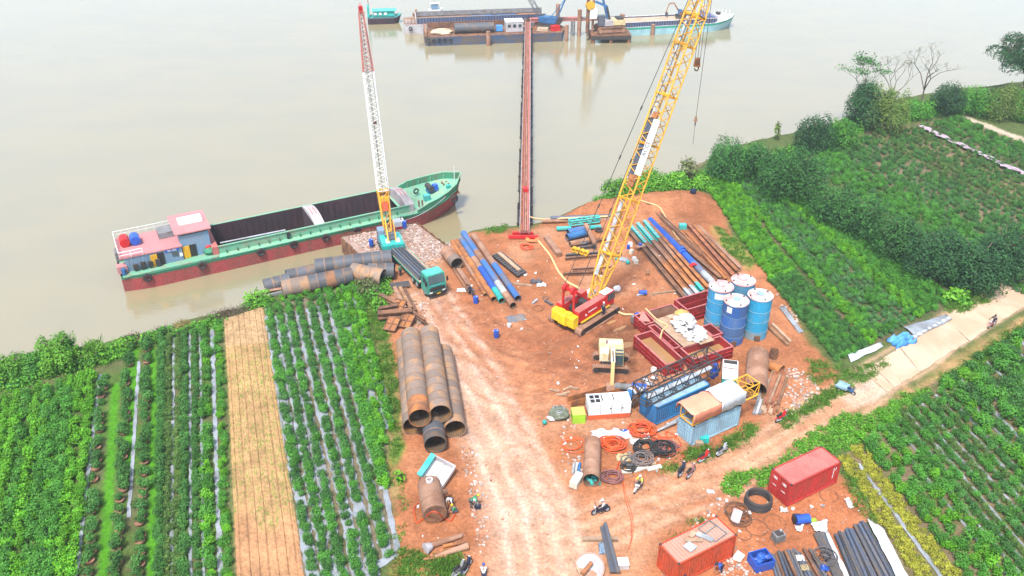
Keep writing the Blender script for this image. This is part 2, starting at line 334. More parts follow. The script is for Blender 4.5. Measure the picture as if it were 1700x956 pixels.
Z = {
 'site': poly((628, 470), (660, 425), (740, 398), (775, 385), (870, 380), (960, 350), (1010, 325), (1120, 318), (1165, 318), (1200, 350), (1225, 405), (1285, 465), (1325, 540), (1375, 600), (1405, 640), (1310, 705), (1240, 760), (1215, 800), (1280, 815), (1300, 735), (1400, 790), (1450, 870), (1500, 960), (1520, 1020), (650, 1020), (655, 930), (640, 760), (668, 745), (655, 640), (640, 545)),
 'red': poly((1105, 850), (1200, 800), (1290, 790), (1400, 800), (1440, 870), (1490, 960), (1490, 1020), (1080, 1020), (1090, 900)),
 'mud': poly((870, 560), (960, 540), (1060, 500), (1110, 560), (1080, 620), (1040, 650), (960, 640), (890, 600)),
 'pit': poly((978, 572), (1000, 548), (1040, 532), (1060, 540), (1060, 580), (1052, 612), (1040, 600), (1036, 582), (1000, 580)),
 'gravel': poly((690, 505), (705, 480), (748, 490), (790, 545), (835, 610), (870, 690), (905, 780), (960, 850), (985, 930), (990, 1020), (820, 1020), (812, 900), (790, 800), (765, 720), (740, 640), (715, 570)),
 'track': poly((880, 1020), (900, 900), (970, 860), (1060, 805), (1150, 785), (1250, 722), (1330, 680), (1395, 642), (1465, 668), (1350, 738), (1250, 792), (1160, 840), (1090, 890), (1060, 1020)),
 'road': poly((1385, 648), (1470, 594), (1560, 532), (1640, 482), (1700, 452), (1900, 350), (1900, 400), (1700, 508), (1600, 572), (1500, 634), (1450, 668), (1420, 680)),
 'shoulder': poly((1450, 680), (1540, 625), (1640, 560), (1720, 510), (1730, 540), (1650, 590), (1580, 640), (1550, 650), (1500, 660)),
 'tan': poly((372, 532), (437, 510), (470, 720), (505, 1020), (395, 1020), (388, 860), (378, 640)),
 'tanlow': poly((388, 870), (500, 850), (508, 1020), (395, 1020)),
 'fieldA': poly((-200, 660), (0, 620), (150, 600), (200, 565), (300, 545), (372, 532), (380, 640), (388, 860), (395, 1020), (-200, 1020)),
 'fieldB': poly((440, 510), (520, 490), (600, 472), (622, 500), (640, 620), (655, 720), (640, 780), (660, 925), (610, 950), (560, 1020), (508, 1020)),
 'vergeB': poly((590, 470), (640, 470), (640, 545), (658, 640), (668, 745), (655, 850), (650, 800), (640, 720), (628, 610), (606, 520)),
 'fieldC': poly((1172, 302), (1290, 285), (1420, 380), (1580, 490), (1560, 530), (1480, 560), (1398, 598), (1330, 520), (1290, 470), (1225, 390)),
 'fieldD': poly((1380, 235), (1450, 215), (1600, 195), (1720, 235), (1800, 300), (1800, 440), (1640, 400), (1480, 320)),
 'palestrip': poly((1592, 194), (1602, 192), (1720, 236), (1720, 246)),
 'fieldE': poly((1400, 745), (1425, 715), (1490, 680), (1560, 630), (1600, 610), (1700, 545), (1900, 470), (1900, 1020), (1530, 1020)),
 'weedsite': poly((1185, 375), (1215, 395), (1255, 435), (1240, 445), (1200, 410)),
}
def mask(k, soft=.5, wob=1.0, s=.5): return sst(-soft, soft, sdf(Z[k], GX, GY) + (fbm(GX, GY, s, 5) - .5) * 2 * wob)
C = np.zeros(GX.shape + (3,)); C[:] = (.085, .12, .035)
def paint(m, c, c2=None, s=.3, o=1):
    global C
    c = np.array(c); c2 = np.array(c2 if c2 is not None else c * .8); t = sst(.3, .7, fbm(GX, GY, s, o))[..., None]
    C = C * (1 - m[..., None]) + (c * (1 - t) + c2 * t) * m[..., None]
bankm = sst(-2.5, -.3, HZ) ; paint(1 - bankm, (.30, .22, .13), (.24, .19, .11))
paint(sst(1.5, -.5, SD) * sst(-8, 0, GX - (-2)) * (1 - sst(16, 22, GX)), (.40, .19, .10), (.33, .15, .08))
M_site = mask('site', .6, .9); paint(M_site, (.42, .172, .082), (.335, .128, .058), .16, 2)
paint(M_site * sst(.55, .75, fbm(GX, GY, .12, 8)) * .8, (.47, .25, .15), (.43, .22, .125))
paint(mask('red', .8, 1.2), (.42, .155, .07), (.35, .125, .055), .3)
M_mud = mask('mud', 2.0, 2.0); paint(M_mud * .85, (.30, .11, .052), (.22, .08, .04), .35)
M_pit = mask('pit', .5, .9)
M_track = mask('track', 1.4, 1.2); paint(M_track, (.47, .255, .15), (.41, .195, .105), .2)
M_grav = mask('gravel', 1.4, .9); paint(M_grav, (.50, .32, .23), (.43, .245, .16), .25)
M_road = mask('road', .35, .5); paint(M_road, (.54, .41, .32), (.48, .34, .25), .2)
paint(mask('shoulder', .8, 1), (.40, .25, .12), (.26, .20, .07), .4)
paint(mask('weedsite', .8, 1) * .7, (.24, .33, .05), (.3, .3, .08), .8)
M_tan = mask('tan', .25, .3); paint(M_tan, (.47, .33, .155), (.40, .27, .12), .4)
paint(mask('tanlow', 1.0, .8) * M_tan, (.47, .27, .155), (.42, .23, .13), .4)
paint(mask('fieldA', .3, .4), (.075, .14, .025), (.11, .12, .05), .5)
paint(mask('fieldB', .3, .4), (.19, .16, .11), (.13, .12, .06), .5)
paint(mask('vergeB', .5, .7), (.30, .22, .09), (.15, .22, .04), .5)
paint(mask('fieldC', .4, .4), (.07, .10, .03), (.13, .11, .06), .6)
paint(mask('fieldD', .5, .5), (.10, .11, .05), (.20, .15, .09), .5)
paint(mask('palestrip', .4, .5), (.50, .42, .33), (.4, .32, .24), .5)
paint(mask('fieldE', .4, .5), (.20, .15, .09), (.14, .13, .05), .6)
# wheel lines along the tracks
def ruts(pts, off, depth, w, col):
    global HZ, C
    d = dline([tuple(p) for p in gnp(pts)], GX, GY) + (fbm(GX, GY, .25, 9) - .5) * .8
    for o in off:
        m = np.exp(-((d - o) / w) ** 2); HZ -= depth * m
        C = C * (1 - .6 * m[..., None]) + np.array(col) * .6 * m[..., None]
ruts([(715, 500), (770, 600), (830, 720), (890, 850), (920, 1000)], (1.0, 2.9), .07, .35, (.66, .47, .38))
ruts([(930, 905), (1080, 840), (1200, 790), (1300, 730), (1410, 660), (1600, 535), (1720, 470)], (.8, 2.3), .06, .35, (.60, .37, .25))
ruts([(770, 520), (850, 580), (900, 590), (1000, 540), (1040, 500)], (.9, 2.8), .12, .4, (.30, .11, .05))
ruts([(800, 540), (880, 640), (1000, 640)], (.9, 2.6), .08, .35, (.40, .17, .09))
ruts([(690, 470), (740, 560), (850, 600)], (.2, 2.2), .1, .4, (.40, .17, .09))
ruts([(700, 470), (760, 560), (830, 640), (930, 660)], (.7, 2.7), .08, .22, (.33, .13, .065))
ruts([(800, 500), (870, 570), (960, 600), (1060, 640)], (.5, 2.6), .09, .25, (.30, .11, .055))
ruts([(860, 560), (940, 545), (1010, 510), (1060, 470)], (1.3, 2.2), .08, .25, (.28, .10, .05))
ruts([(900, 700), (980, 620), (1060, 600)], (.4, 2.4), .07, .25, (.36, .15, .08))
ruts([(1040, 800), (1150, 830), (1300, 800)], (.5, 2.2), .06, .22, (.34, .13, .06))
ruts([(840, 700), (880, 800), (930, 960)], (.3, 2.1), .05, .22, (.50, .30, .21))
ruts([(860, 760), (960, 830), (1080, 850), (1220, 800)], (.3, 2.0), .05, .22, (.42, .20, .115))
paint(M_pit * .9, (.12, .05, .027), (.20, .085, .042), .9)
HZ += (M_site * .05 + .02) * (fbm(GX, GY, 1.1, 4) - .6) * 2 * (HZ > -1)
HZ -= M_pit * .35 * sst(.3, .6, fbm(GX, GY, .5, 6)); HZ += M_mud * (fbm(GX, GY, .7, 12) - .55) * .35 * (1 - M_pit)
PUD = ((1040, 567, 1.25, .6, .35), (1028, 541, 1.5, .34, .75), (1014, 531, .9, .26, .7))
def mound(px, py, r, h, sx=1.0):
    global HZ
    c = g(px, py); d = np.sqrt(((GX - c.x) / sx) ** 2 + (GY - c.y) ** 2) / r
    HZ += h * np.exp(-d * d * 2) * (.75 + .5 * fbm(GX, GY, .9, 7))
mound(1010, 350, 5, 1.3, 1.6); mound(1100, 338, 5, .9, 1.5); mound(1150, 335, 4, .8); mound(1000, 562, 1.3, .5); mound(1022, 552, 1.2, .6); mound(1045, 550, 1.2, .6); mound(905, 575, 1.6, .3); mound(1045, 655, 1.4, .5)
mound(690, 790, 2.6, .5); mound(680, 860, 2.2, .45); mound(1325, 640, 2.4, .6); mound(760, 412, 2.2, .4)
for px, py, rx_, ry_, a in PUD:                        # hollows that hold the puddles
    c = g(px, py); X_, Y_ = GX - c.x, GY - c.y; u_ = (X_ * math.cos(a) + Y_ * math.sin(a)) / (rx_ * 1.25); v_ = (-X_ * math.sin(a) + Y_ * math.cos(a)) / (ry_ * 1.25); m = np.exp(-(u_ * u_ + v_ * v_) ** 1.5)
    HZ = HZ * (1 - m) + (HZ[np.searchsorted(AY, c.y), np.searchsorted(AX, c.x)] - .16) * m
# bright grass alleys in the left-hand plantation
for a, b, w in (((258, 640), (253, 1000), .45), ((192, 640), (169, 1000), .42), ((222, 580), (212, 780), .5), ((252, 580), (256, 640), .35)):
    p, q = gnp([a, b]); d = dline([tuple(p), tuple(q)], GX, GY); m = sst(w + .15, w - .1, d)
    C = C * (1 - m[..., None]) + np.array((.07, .25, .012)) * m[..., None]
C *= (.88 + .24 * fbm(GX, GY, .9, 15))[..., None]
# a material that takes its earth colours from the surveyed zones and adds grain, stones and relief
me_m = bpy.data.materials.new('earth'); me_m.use_nodes = True; t = me_m.node_tree; N = t.nodes; L = t.links; b = N['Principled BSDF']
b.inputs['Roughness'].default_value = .95; b.inputs['Specular IOR Level'].default_value = .15
at = N.new('ShaderNodeAttribute'); at.attribute_name = 'earth'; gm = N.new('ShaderNodeAttribute'); gm.attribute_name = 'stony'
tc = N.new('ShaderNodeTexCoord')
def noi(sc, det, rgh=.6):
    n = N.new('ShaderNodeTexNoise'); n.inputs['Scale'].default_value = sc; n.inputs['Detail'].default_value = det; n.inputs['Roughness'].default_value = rgh
    L.new(tc.outputs['Object'], n.inputs['Vector']); return n
n1 = noi(.45, 8, .68); n2 = noi(3.2, 5, .7); n3 = noi(9, 2)
def rng_(n, a, b_, c_, d_):
    m = N.new('ShaderNodeMapRange'); m.inputs[1].default_value = a; m.inputs[2].default_value = b_; m.inputs[3].default_value = c_; m.inputs[4].default_value = d_
    L.new(n.outputs[0], m.inputs[0]); return m
def mul(a, b_):
    m = N.new('ShaderNodeMath'); m.operation = 'MULTIPLY'; L.new(a, m.inputs[0]); L.new(b_, m.inputs[1]); return m
k = mul(rng_(n1, .3, .7, .74, 1.22).outputs[0], rng_(n2, .3, .7, .66, 1.28).outputs[0])
sc1 = N.new('ShaderNodeVectorMath'); sc1.operation = 'SCALE'; L.new(at.outputs['Color'], sc1.inputs[0]); L.new(k.outputs[0], sc1.inputs['Scale'])
vo = N.new('ShaderNodeTexVoronoi'); vo.inputs['Scale'].default_value = 2.6; L.new(tc.outputs['Object'], vo.inputs['Vector'])
st = rng_(vo, .10, .22, 1, 0); thr = rng_(noi(.8, 3), .5, .62, 0, 1); q = mul(st.outputs[0], thr.outputs[0]); q = mul(q.outputs[0], gm.outputs['Fac'])
mx = N.new('ShaderNodeMix'); mx.data_type = 'RGBA'; mx.inputs['B'].default_value = (.44, .37, .32, 1); L.new(q.outputs[0], mx.inputs[0]); L.new(sc1.outputs[0], mx.inputs['A'])
L.new(mx.outputs['Result'], b.inputs['Base Color'])
bp = N.new('ShaderNodeBump'); bp.inputs['Strength'].default_value = .7; bp.inputs['Distance'].default_value = .25
hh = N.new('ShaderNodeMath'); hh.operation = 'MULTIPLY_ADD'; hh.inputs[1].default_value = .4; L.new(n2.outputs[0], hh.inputs[0]); L.new(n1.outputs[0], hh.inputs[2])
L.new(hh.outputs[0], bp.inputs['Height']); L.new(bp.outputs[0], b.inputs['Normal'])
MATS['earth'] = me_m
STONY = np.clip(M_site * .35 + M_grav * .45 + M_track * .2, 0, 1)
def land_object(name, sel):
    """the part of the land grid that belongs to one zone, as a sheet of its own (edges shared, nothing overlaps)"""
    ny, nx = GX.shape; ii, jj = np.nonzero(sel); idx = lambda i, j: i * nx + j
    F = np.stack([idx(ii, jj), idx(ii, jj + 1), idx(ii + 1, jj + 1), idx(ii + 1, jj)], 1)
    used, inv = np.unique(F, return_inverse=True); F = inv.reshape(F.shape)
    V = np.stack([GX.ravel()[used], GY.ravel()[used], HZ.ravel()[used]], 1)
    m = bpy.data.meshes.new(name); m.vertices.add(len(V)); m.vertices.foreach_set('co', V.ravel())
    m.loops.add(F.size); m.loops.foreach_set('vertex_index', F.ravel().astype(np.int32)); m.polygons.add(len(F))
    m.polygons.foreach_set('loop_start', np.arange(0, F.size, 4, dtype=np.int32)); m.polygons.foreach_set('loop_total', np.full(len(F), 4, dtype=np.int32))
    m.update(); m.shade_smooth()
    a = m.attributes.new('earth', 'FLOAT_COLOR', 'POINT'); rgba = np.ones((len(used), 4)); rgba[:, :3] = C.reshape(-1, 3)[used] * np.array((.79, .76, .72)); a.data.foreach_set('color', rgba.ravel())
    s = m.attributes.new('stony', 'FLOAT', 'POINT'); s.data.foreach_set('value', STONY.ravel()[used])
    m.materials.append(me_m); o = bpy.data.objects.new(name, m); COL.objects.link(o); return struct(o)
cell = lambda A: (A[:-1, :-1] + A[1:, 1:]) / 2
zone = np.zeros((GX.shape[0] - 1, GX.shape[1] - 1), int)
zone[cell(M_track) > .5] = 2; zone[cell(M_grav) > .5] = 1; zone[cell(M_road) > .5] = 3
for k_, nm in enumerate(('ground', 'gravel_road', 'dirt_track', 'concrete_road')): land_object(nm, zone == k_)
def gz(x, y):
    i = min(max(np.searchsorted(AY, y) - 1, 0), len(AY) - 2); j = min(max(np.searchsorted(AX, x) - 1, 0), len(AX) - 2)
    ty = (y - AY[i]) / (AY[i + 1] - AY[i]); tx = (x - AX[j]) / (AX[j + 1] - AX[j])
    return float((HZ[i, j] * (1 - tx) + HZ[i, j + 1] * tx) * (1 - ty) + (HZ[i + 1, j] * (1 - tx) + HZ[i + 1, j + 1] * tx) * ty)
_gz0 = gz
def gz(x, y):
    z = _gz0(x, y)
    return max(z, .07) if -28 < x < -5 and 93 < y < 120 and float(sdf(QPOLY, np.array(float(x)), np.array(float(y)))) > 0 else z
QPOLY = [tuple(p)[:2] for p in (g(566, 394), g(690, 371), g(752, 418), g(705, 436), g(604, 432))]
def gg(px, py, dz=0.0):
    p = g(px, py); p.z = gz(p.x, p.y) + dz; return p

# the bare tan field: low beds with moist furrows between, a sheet of its own a little above the land
FL, FR_ = [g(372, 531), g(380, 660), g(389, 860), g(396, 1010)], [g(437, 510), g(463, 680), g(493, 870), g(512, 1010)]
nu, nv = 84, 190; vs, cs_ = [], []
def along(P, t): t *= len(P) - 1; i = min(int(t), len(P) - 2); return P[i].lerp(P[i + 1], t - i)
for j in range(nv + 1):
    v = j / nv; a, b_ = along(FL, v), along(FR_, v)
    for i in range(nu + 1):
        u = i / nu; p = a.lerp(b_, u); x, y = p.x + random.uniform(-.03, .03), p.y + random.uniform(-.04, .04); ph = (u * 7) % 1; fur = max(0, 1 - abs(ph - .5) / (.12 + .06 * math.sin(int(u * 7) * 2.1 + v * 9))); z = gz(x, y) + .05 + .08 * (1 - fur) * min(1, min(u, 1 - u) * 20) + random.uniform(-.02, .02)
        low = float(sst(.62, .74, np.array(v + .04 * math.sin(u * 9)))); n_ = float(vn(np.array(x), np.array(y), .7, 3)); c_ = np.array((.43, .265, .13)) * (1 - low) + np.array((.44, .235, .125)) * low; c_ = c_ * (.85 + .3 * n_) * (1 - .26 * fur * (1 if int(u * 7) % 2 else .45))
        if low < .5 and v > .13 and fur < .2 and random.random() < .20 * (.3 + n_ + (u > .6) * .4): c_ = np.array((.17, .23, .045))
        if v < .13: c_ = np.array((.44, .29, .16)) * (.8 + .3 * random.random())
        vs.append((x, y, z)); cs_.append((*c_, 1))
bf = MB().add(vs, [(j * (nu + 1) + i, (j + 1) * (nu + 1) + i, (j + 1) * (nu + 1) + i + 1, j * (nu + 1) + i + 1) for j in range(nv) for i in range(nu)]).build('bare_field', me_m, smooth=60)
bf.data.attributes.new('earth', 'FLOAT_COLOR', 'POINT').data.foreach_set('color', (np.array(cs_) * np.array((.78, .75, .68, 1))).ravel()); struct(bf)
if bf.data.polygons[0].normal.z < 0: bf.data.flip_normals()

# concrete slabs of the road
RL, RR_ = [g(*p) for p in ((1432, 619), (1470, 594), (1560, 532), (1640, 482), (1700, 452), (1860, 372))], [g(*p) for p in ((1474, 651), (1500, 634), (1600, 572), (1700, 508), (1790, 458), (1900, 392))]
rd_ = bpy.data.objects['concrete_road']; nsl = 12
for k in range(nsl):
    a, b_, c_, d_ = along(RL, k / nsl), along(RL, (k + .9985) / nsl), along(RR_, (k + .9985) / nsl), along(RR_, k / nsl); nn = 8; vs = []
    for i in range(nn + 1):
        for s_, (p, q) in ((0, (a, b_)), (1, (d_, c_))):
            r_ = p.lerp(q, i / nn) + Vector((random.uniform(-.12, .12), random.uniform(-.12, .12), 0)); vs.append((r_.x, r_.y, gz(r_.x, r_.y) + .08))
    m_ = MB().add(vs, [(2 * i, 2 * i + 1, 2 * i + 3, 2 * i + 2) for i in range(nn)])
    m_.add([(v[0], v[1], v[2] - .12) for v in vs] + vs, [(2 * i + s_, 2 * i + 2 + s_, 2 * i + 2 + s_ + len(vs), 2 * i + s_ + len(vs)) for i in range(nn) for s_ in (0, 1)])
    o = m_.build('slab', 'concrete', rd_, smooth=None)
    if o.data.polygons[0].normal.z < 0: o.data.flip_normals()

# river
wm = bpy.data.materials.new('river_water'); wm.use_nodes = True; t = wm.node_tree; N = t.nodes; L = t.links; b = N['Principled BSDF']
b.inputs['Base Color'].default_value = (.33, .265, .115, 1); b.inputs['Roughness'].default_value = .06; b.inputs['IOR'].default_value = 1.85; b.inputs['Specular IOR Level'].default_value = .75
tc = N.new('ShaderNodeTexCoord'); mp = N.new('ShaderNodeMapping'); mp.inputs['Scale'].default_value = (1, 1.6, 1); L.new(tc.outputs['Object'], mp.inputs[0])
w1 = N.new('ShaderNodeTexNoise'); w1.inputs['Scale'].default_value = 1.3; w1.inputs['Detail'].default_value = 5; L.new(mp.outputs[0], w1.inputs['Vector'])
w2 = N.new('ShaderNodeTexNoise'); w2.inputs['Scale'].default_value = .07; w2.inputs['Detail'].default_value = 3; L.new(mp.outputs[0], w2.inputs['Vector'])
bp = N.new('ShaderNodeBump'); bp.inputs['Strength'].default_value = .2; bp.inputs['Distance'].default_value = .12; L.new(w1.outputs[0], bp.inputs['Height']); L.new(bp.outputs[0], b.inputs['Normal'])
mx = N.new('ShaderNodeMix'); mx.data_type = 'RGBA'; mx.inputs['A'].default_value = (.225, .188, .105, 1); mx.inputs['B'].default_value = (.21, .18, .106, 1)
mr = N.new('ShaderNodeMapRange'); mr.inputs[1].default_value = .4; mr.inputs[2].default_value = .62; L.new(w2.outputs[0], mr.inputs[0]); L.new(mr.outputs[0], mx.inputs[0]); L.new(mx.outputs['Result'], b.inputs['Base Color'])
MATS['river_water'] = wm
struct(MB().add([(-4000, 20, WATER_Z), (4000, 20, WATER_Z), (4000, 6000, WATER_Z), (-4000, 6000, WATER_Z)], [(0, 1, 2, 3)]).build('river_water', wm, smooth=None))
# muddy puddles in the pit by the tanks and beside the crane
for px, py, rx_, ry_, a in PUD:
    c = gg(px, py); pts = []
    for t in np.linspace(0, 2 * math.pi, 30, endpoint=False): w_ = 1 + .10 * math.sin(3 * t + px) + .07 * math.sin(5 * t); pts.append((c.x + 1.12 * w_ * (rx_ * math.cos(t) * math.cos(a) - ry_ * math.sin(t) * math.sin(a)), c.y + 1.12 * w_ * (rx_ * math.cos(t) * math.sin(a) + ry_ * math.sin(t) * math.cos(a))))
    struct(MB().add([(x, y, c.z + .05) for x, y in pts], [tuple(range(30))]).build('puddle', 'mud_water', smooth=None))

# crawler tread marks pressed into the soft ground
mat('mud_ridge', (.34, .14, .07), (.27, .105, .05), sc=2, rough=.95)
mb_ = MB()
for pts, offs in (([(880, 585), (915, 565), (950, 548), (962, 540)], (-.4, 1.2)), ([(870, 610), (930, 590), (985, 560)], (0, 1.7)), ([(965, 660), (985, 640), (1000, 625)], (0,)), ([(800, 470), (850, 520), (900, 560)], (0, 1.9))):
    P = smooth_path([g(*p) for p in pts], 10); acc = 0
    for a, b_ in zip(P[:-1], P[1:]):
        d = (b_ - a); L_ = d.length; d.normalize(); nn = Vector((-d.y, d.x, 0)); acc += L_
        while acc > .24:
            acc -= .24; c_ = b_ - d * acc
            for o_ in offs:
                q = c_ + nn * o_; z = gz(q.x, q.y) + .015; e = nn * .3; w_ = d * .06; i0 = len(mb_.v)
                mb_.v += [tuple(q - e - w_ + Vector((0, 0, z))), tuple(q + e - w_ + Vector((0, 0, z))), tuple(q + e + w_ + Vector((0, 0, z - .02))), tuple(q - e + w_ + Vector((0, 0, z - .02))), tuple(q - e + Vector((0, 0, z + .05))), tuple(q + e + Vector((0, 0, z + .05)))]
                mb_.f += [(i0, i0 + 1, i0 + 5, i0 + 4), (i0 + 4, i0 + 5, i0 + 2, i0 + 3)]
tag(mb_.build('tread_marks', 'mud_ridge', smooth=None), 'ribbed crawler tread marks in the soft yard dirt', 'tread marks', kind='stuff')

# quay of rubble behind sheet piling
QP = [g(566, 394), g(690, 371), g(752, 418), g(705, 436), g(604, 432)]
quay = struct(MB().prism([(p.x, p.y) for p in QP], -4.5, .06).build('quay', 'rubble_pale', smooth=None))
spm = MB().extr([(-.26, -.02), (-.12, .2), (.12, .2), (.26, -.02), (.22, -.06), (.10, .14), (-.10, .14), (-.22, -.06)], -4.3, 0).mesh('sheet_pile')
for v in spm.vertices: v.co = (v.co.x, v.co.z, -v.co.y - 4.3 + 0) if False else (v.co.x, v.co.z, v.co.y)
def sheet_wall(a, b, zt=.25):
    n = max(1, int((b - a).length / .52)); d = (b - a).normalized(); rz = math.atan2(d.y, d.x)
    for k in range(n):
        p = a + d * (.52 * (k + .5)); share('sheet_pile', spm, 'rust', quay, (p.x, p.y, zt + random.uniform(-.12, .12)), (0, 0, rz))
for a, b in ((QP[4], QP[0]), (QP[0], QP[1]), (QP[1], QP[2])): sheet_wall(a, b)
# ------------------------------------------------------------------ the moored cargo barge
def hull_rings(L, B, zd, zb, bow, sheer, n=28, zk=-2.9, stern=.85):
    """stations along x from stern 0 to bow L; returns list of (x, half width at deck, half width at keel, deck z)"""
    out = []
    for i in range(n + 1):
        u = i / n; u = u if u < .7 else .7 + (u - .7); x = L * u; w = 1.0
        if u < .06: w = stern + (1 - stern) * (u / .06)
        tb = (x - (L - bow)) / bow
        if tb > 0: w = max(.03, (1 - tb ** 2.3) ** .62) if tb < 1 else .02
        z = zd + sheer * max(0, tb) ** 1.6
        wk = w * (.98 if tb <= 0 else max(.02, .98 - .75 * tb ** 1.2))
        out.append((x, B / 2 * w, B / 2 * wk, z, max(0, tb)))
    return out
def hull_part(st, zlo, zhi, name, m, parent, t=.0, inner=False, rake=1.2):
    """a strake of shell plating between two height fractions"""
    mb = MB(); vs = []
    for (x, w, wk, z, tb) in st:
        for side in (1, -1):
            for zz in (zlo, zhi):
                zv = zz if not callable(zz) else zz(z)
                k = min(1, max(0, (zv + 2.9) / (z + 2.9))); ww = wk + (w - wk) * k + t
                vs.append((x + rake * tb * (k - 1), side * ww, zv))
    n = len(st); fs = []
    for i in range(n - 1):
        a = i * 4; c = a + 4
        fs += [(a, c, c + 1, a + 1), (a + 2, a + 3, c + 3, c + 2)]
    fs += [(0, 1, 3, 2), ((n - 1) * 4, (n - 1) * 4 + 2, (n - 1) * 4 + 3, (n - 1) * 4 + 1)]
    return mb.add(vs, fs).build(name, m, parent, smooth=40)
BS, BE = g(205, 489, WATER_Z), g(690, 378, WATER_Z)
brz = yaw(BS, BE); bd = Vector((math.cos(brz), math.sin(brz), 0)); bn = Vector((-bd.y, bd.x, 0))
BW, BL = 8.7, 49.0
borg = BS + bn * (BW / 2) + bd * .25; borg.z = -.3
barge = thing('cargo_barge', 'long moored cargo barge with green deck, red hull and two empty dark holds', 'barge', borg, brz)
st = hull_rings(BL, BW, .35, 0, 9.5, 1.9)
hull_part(st, -3.1, lambda z: z - .45, 'lower_hull', 'hull_red', barge)
hull_part(st, lambda z: z - .45, lambda z: z, 'upper_hull', 'hull_green', barge, t=.03)
# rubbing strake and bulwark
mb = MB()
for sd in (1, -1): mb = MB().tube([(x, sd * (w + .06), z - .05) for (x, w, wk, z, tb) in st], .09, 5); mb.build('rubbing_strake', 'hull_green', barge)
def deck_sheet(i0, i1, name, m, dz=0, inset=0.0):
    mb = MB(); S = st[i0:i1 + 1]; vs = []
    for (x, w, wk, z, tb) in S: vs += [(x, -w + inset, z + dz), (x, w - inset, z + dz)]
    return mb.add(vs, [(2 * i, 2 * i + 2, 2 * i + 3, 2 * i + 1) for i in range(len(S) - 1)]).build(name, m, barge, smooth=40)
H0, H1, HM = 12.3, 39.4, 26.2                       # holds from, to, cross-beam
hw = 3.25
# decks around the hold opening
dz = .35
MB().box((H0 / 2 + .1, 0, dz - .05), (H0 - .3, BW - .5, .1)).build('stern_deck', 'deck_green', barge)
for sd, nm in ((-1, 'side_deck'), (1, 'side_deck')): MB().box(((H0 + H1) / 2, sd * (hw + BW / 2) / 2 + sd * .02, dz - .05), (H1 - H0 + .2, BW / 2 - hw + .02, .1)).build(nm, 'deck_green', barge)
i0 = min(i for i, s_ in enumerate(st) if s_[0] > H1 - 1.0); deck_sheet(i0, len(st) - 1, 'fore_deck', 'deck_green', dz=-.02)
MB().box((H1 + .3, 0, dz - .07), (1.4, BW - .4, .1)).build('fore_deck_plate', 'deck_green', barge)
# bulwark round the bow
S = [s_ for s_ in st if s_[0] > H1 + .6]
for sd in (1, -1):
    m_ = MB(); vs = []
    for (x, w, wk, z, tb) in S:
        h = .95 * min(1, (x - H1 - .6) / 1.0 + .25)
        vs += [(x, sd * w, z - .05), (x + .1, sd * (w + .1), z + h), (x + .1, sd * (w - .0), z + h), (x, sd * (w - .1), z - .05)]
    fs = []
    for i in range(len(S) - 1):
        for k in range(4): fs.append((i * 4 + k, i * 4 + (k + 1) % 4, i * 4 + 4 + (k + 1) % 4, i * 4 + 4 + k))
    bw_ = m_.add(vs, fs).build('bulwark', 'hull_green', barge, smooth=40)
    for (x, w, wk, z, tb) in S[1:-1]:
        MB().box((x, sd * (w - .16), z + .35), (.06, .22, .75)).build('bulwark_stay', 'deck_green', bw_)
    MB().tube([(x + .1, sd * (w + .05), z + .95 * min(1, (x - H1 - .6) + .25) + .03) for (x, w, wk, z, tb) in S], .09, 5).build('rail_cap', 'deck_green', bw_)
# holds
for x0, x1 in ((H0, HM - .7), (HM + .7, H1)):
    hld = MB().box(((x0 + x1) / 2, 0, -2.3), (x1 - x0, 2 * hw, .1)).build('hold_floor', 'hold_floor', barge)
    for sd in (1, -1):
        MB().box(((x0 + x1) / 2, sd * (hw - .03), -.42), (x1 - x0, .06, 3.7)).build('hold_wall', 'hold_wall', barge)
        for k in range(int((x1 - x0) / .9)): MB().box((x0 + .5 + k * .9, sd * (hw - .12), -.6), (.09, .12, 3.2)).build('hold_frame', 'hold_wall', barge)
    for xe in (x0 + .03, x1 - .03): MB().box((xe, 0, -.42), (.06, 2 * hw - .1, 3.7)).build('hold_bulkhead', 'hold_wall', barge)
for sd in (1, -1):
    MB().box(((H0 + H1) / 2, sd * (hw + .06), .87), (H1 - H0, .12, 1.05)).build('coaming', 'deck_green', barge)
    MB().box(((H0 + H1) / 2, sd * (hw + .1), 1.43), (H1 - H0 + .1, .3, .08)).build('coaming_cap', 'deck_green', barge)
    for k in range(18): MB().box((H0 + 1 + k * 1.42, sd * (hw + .3), .6), (.07, .34, .5)).build('coaming_bracket', 'hull_green', barge)
def arch(x, name, w=1.4):
    prof = [(-hw - .1, .3), (-hw - .1, 1.45), (-hw * .5, 1.95), (0, 2.12), (hw * .5, 1.95), (hw + .1, 1.45), (hw + .1, .3)]
    M = Matrix(((0, 1, 0, x), (1, 0, 0, 0), (0, 0, 1, 0), (0, 0, 0, 1)))
    o = MB().extr(prof, -w / 2, w / 2, M).build(name, 'grey_arch', barge, smooth=None)
    for e in (-.2, .2): MB().box((x + e * w, 0, 2.1), (.08, 2.2, .1)).build('rib', 'roof_pink', o)
    return o
arch(HM, 'cross_beam', 1.4); arch(H1 + .1, 'cross_beam', 1.3); MB().box((H0 - .35, 0, .9), (.8, 2 * hw + .4, 1.15)).build('aft_coaming', 'roof_pink', barge)
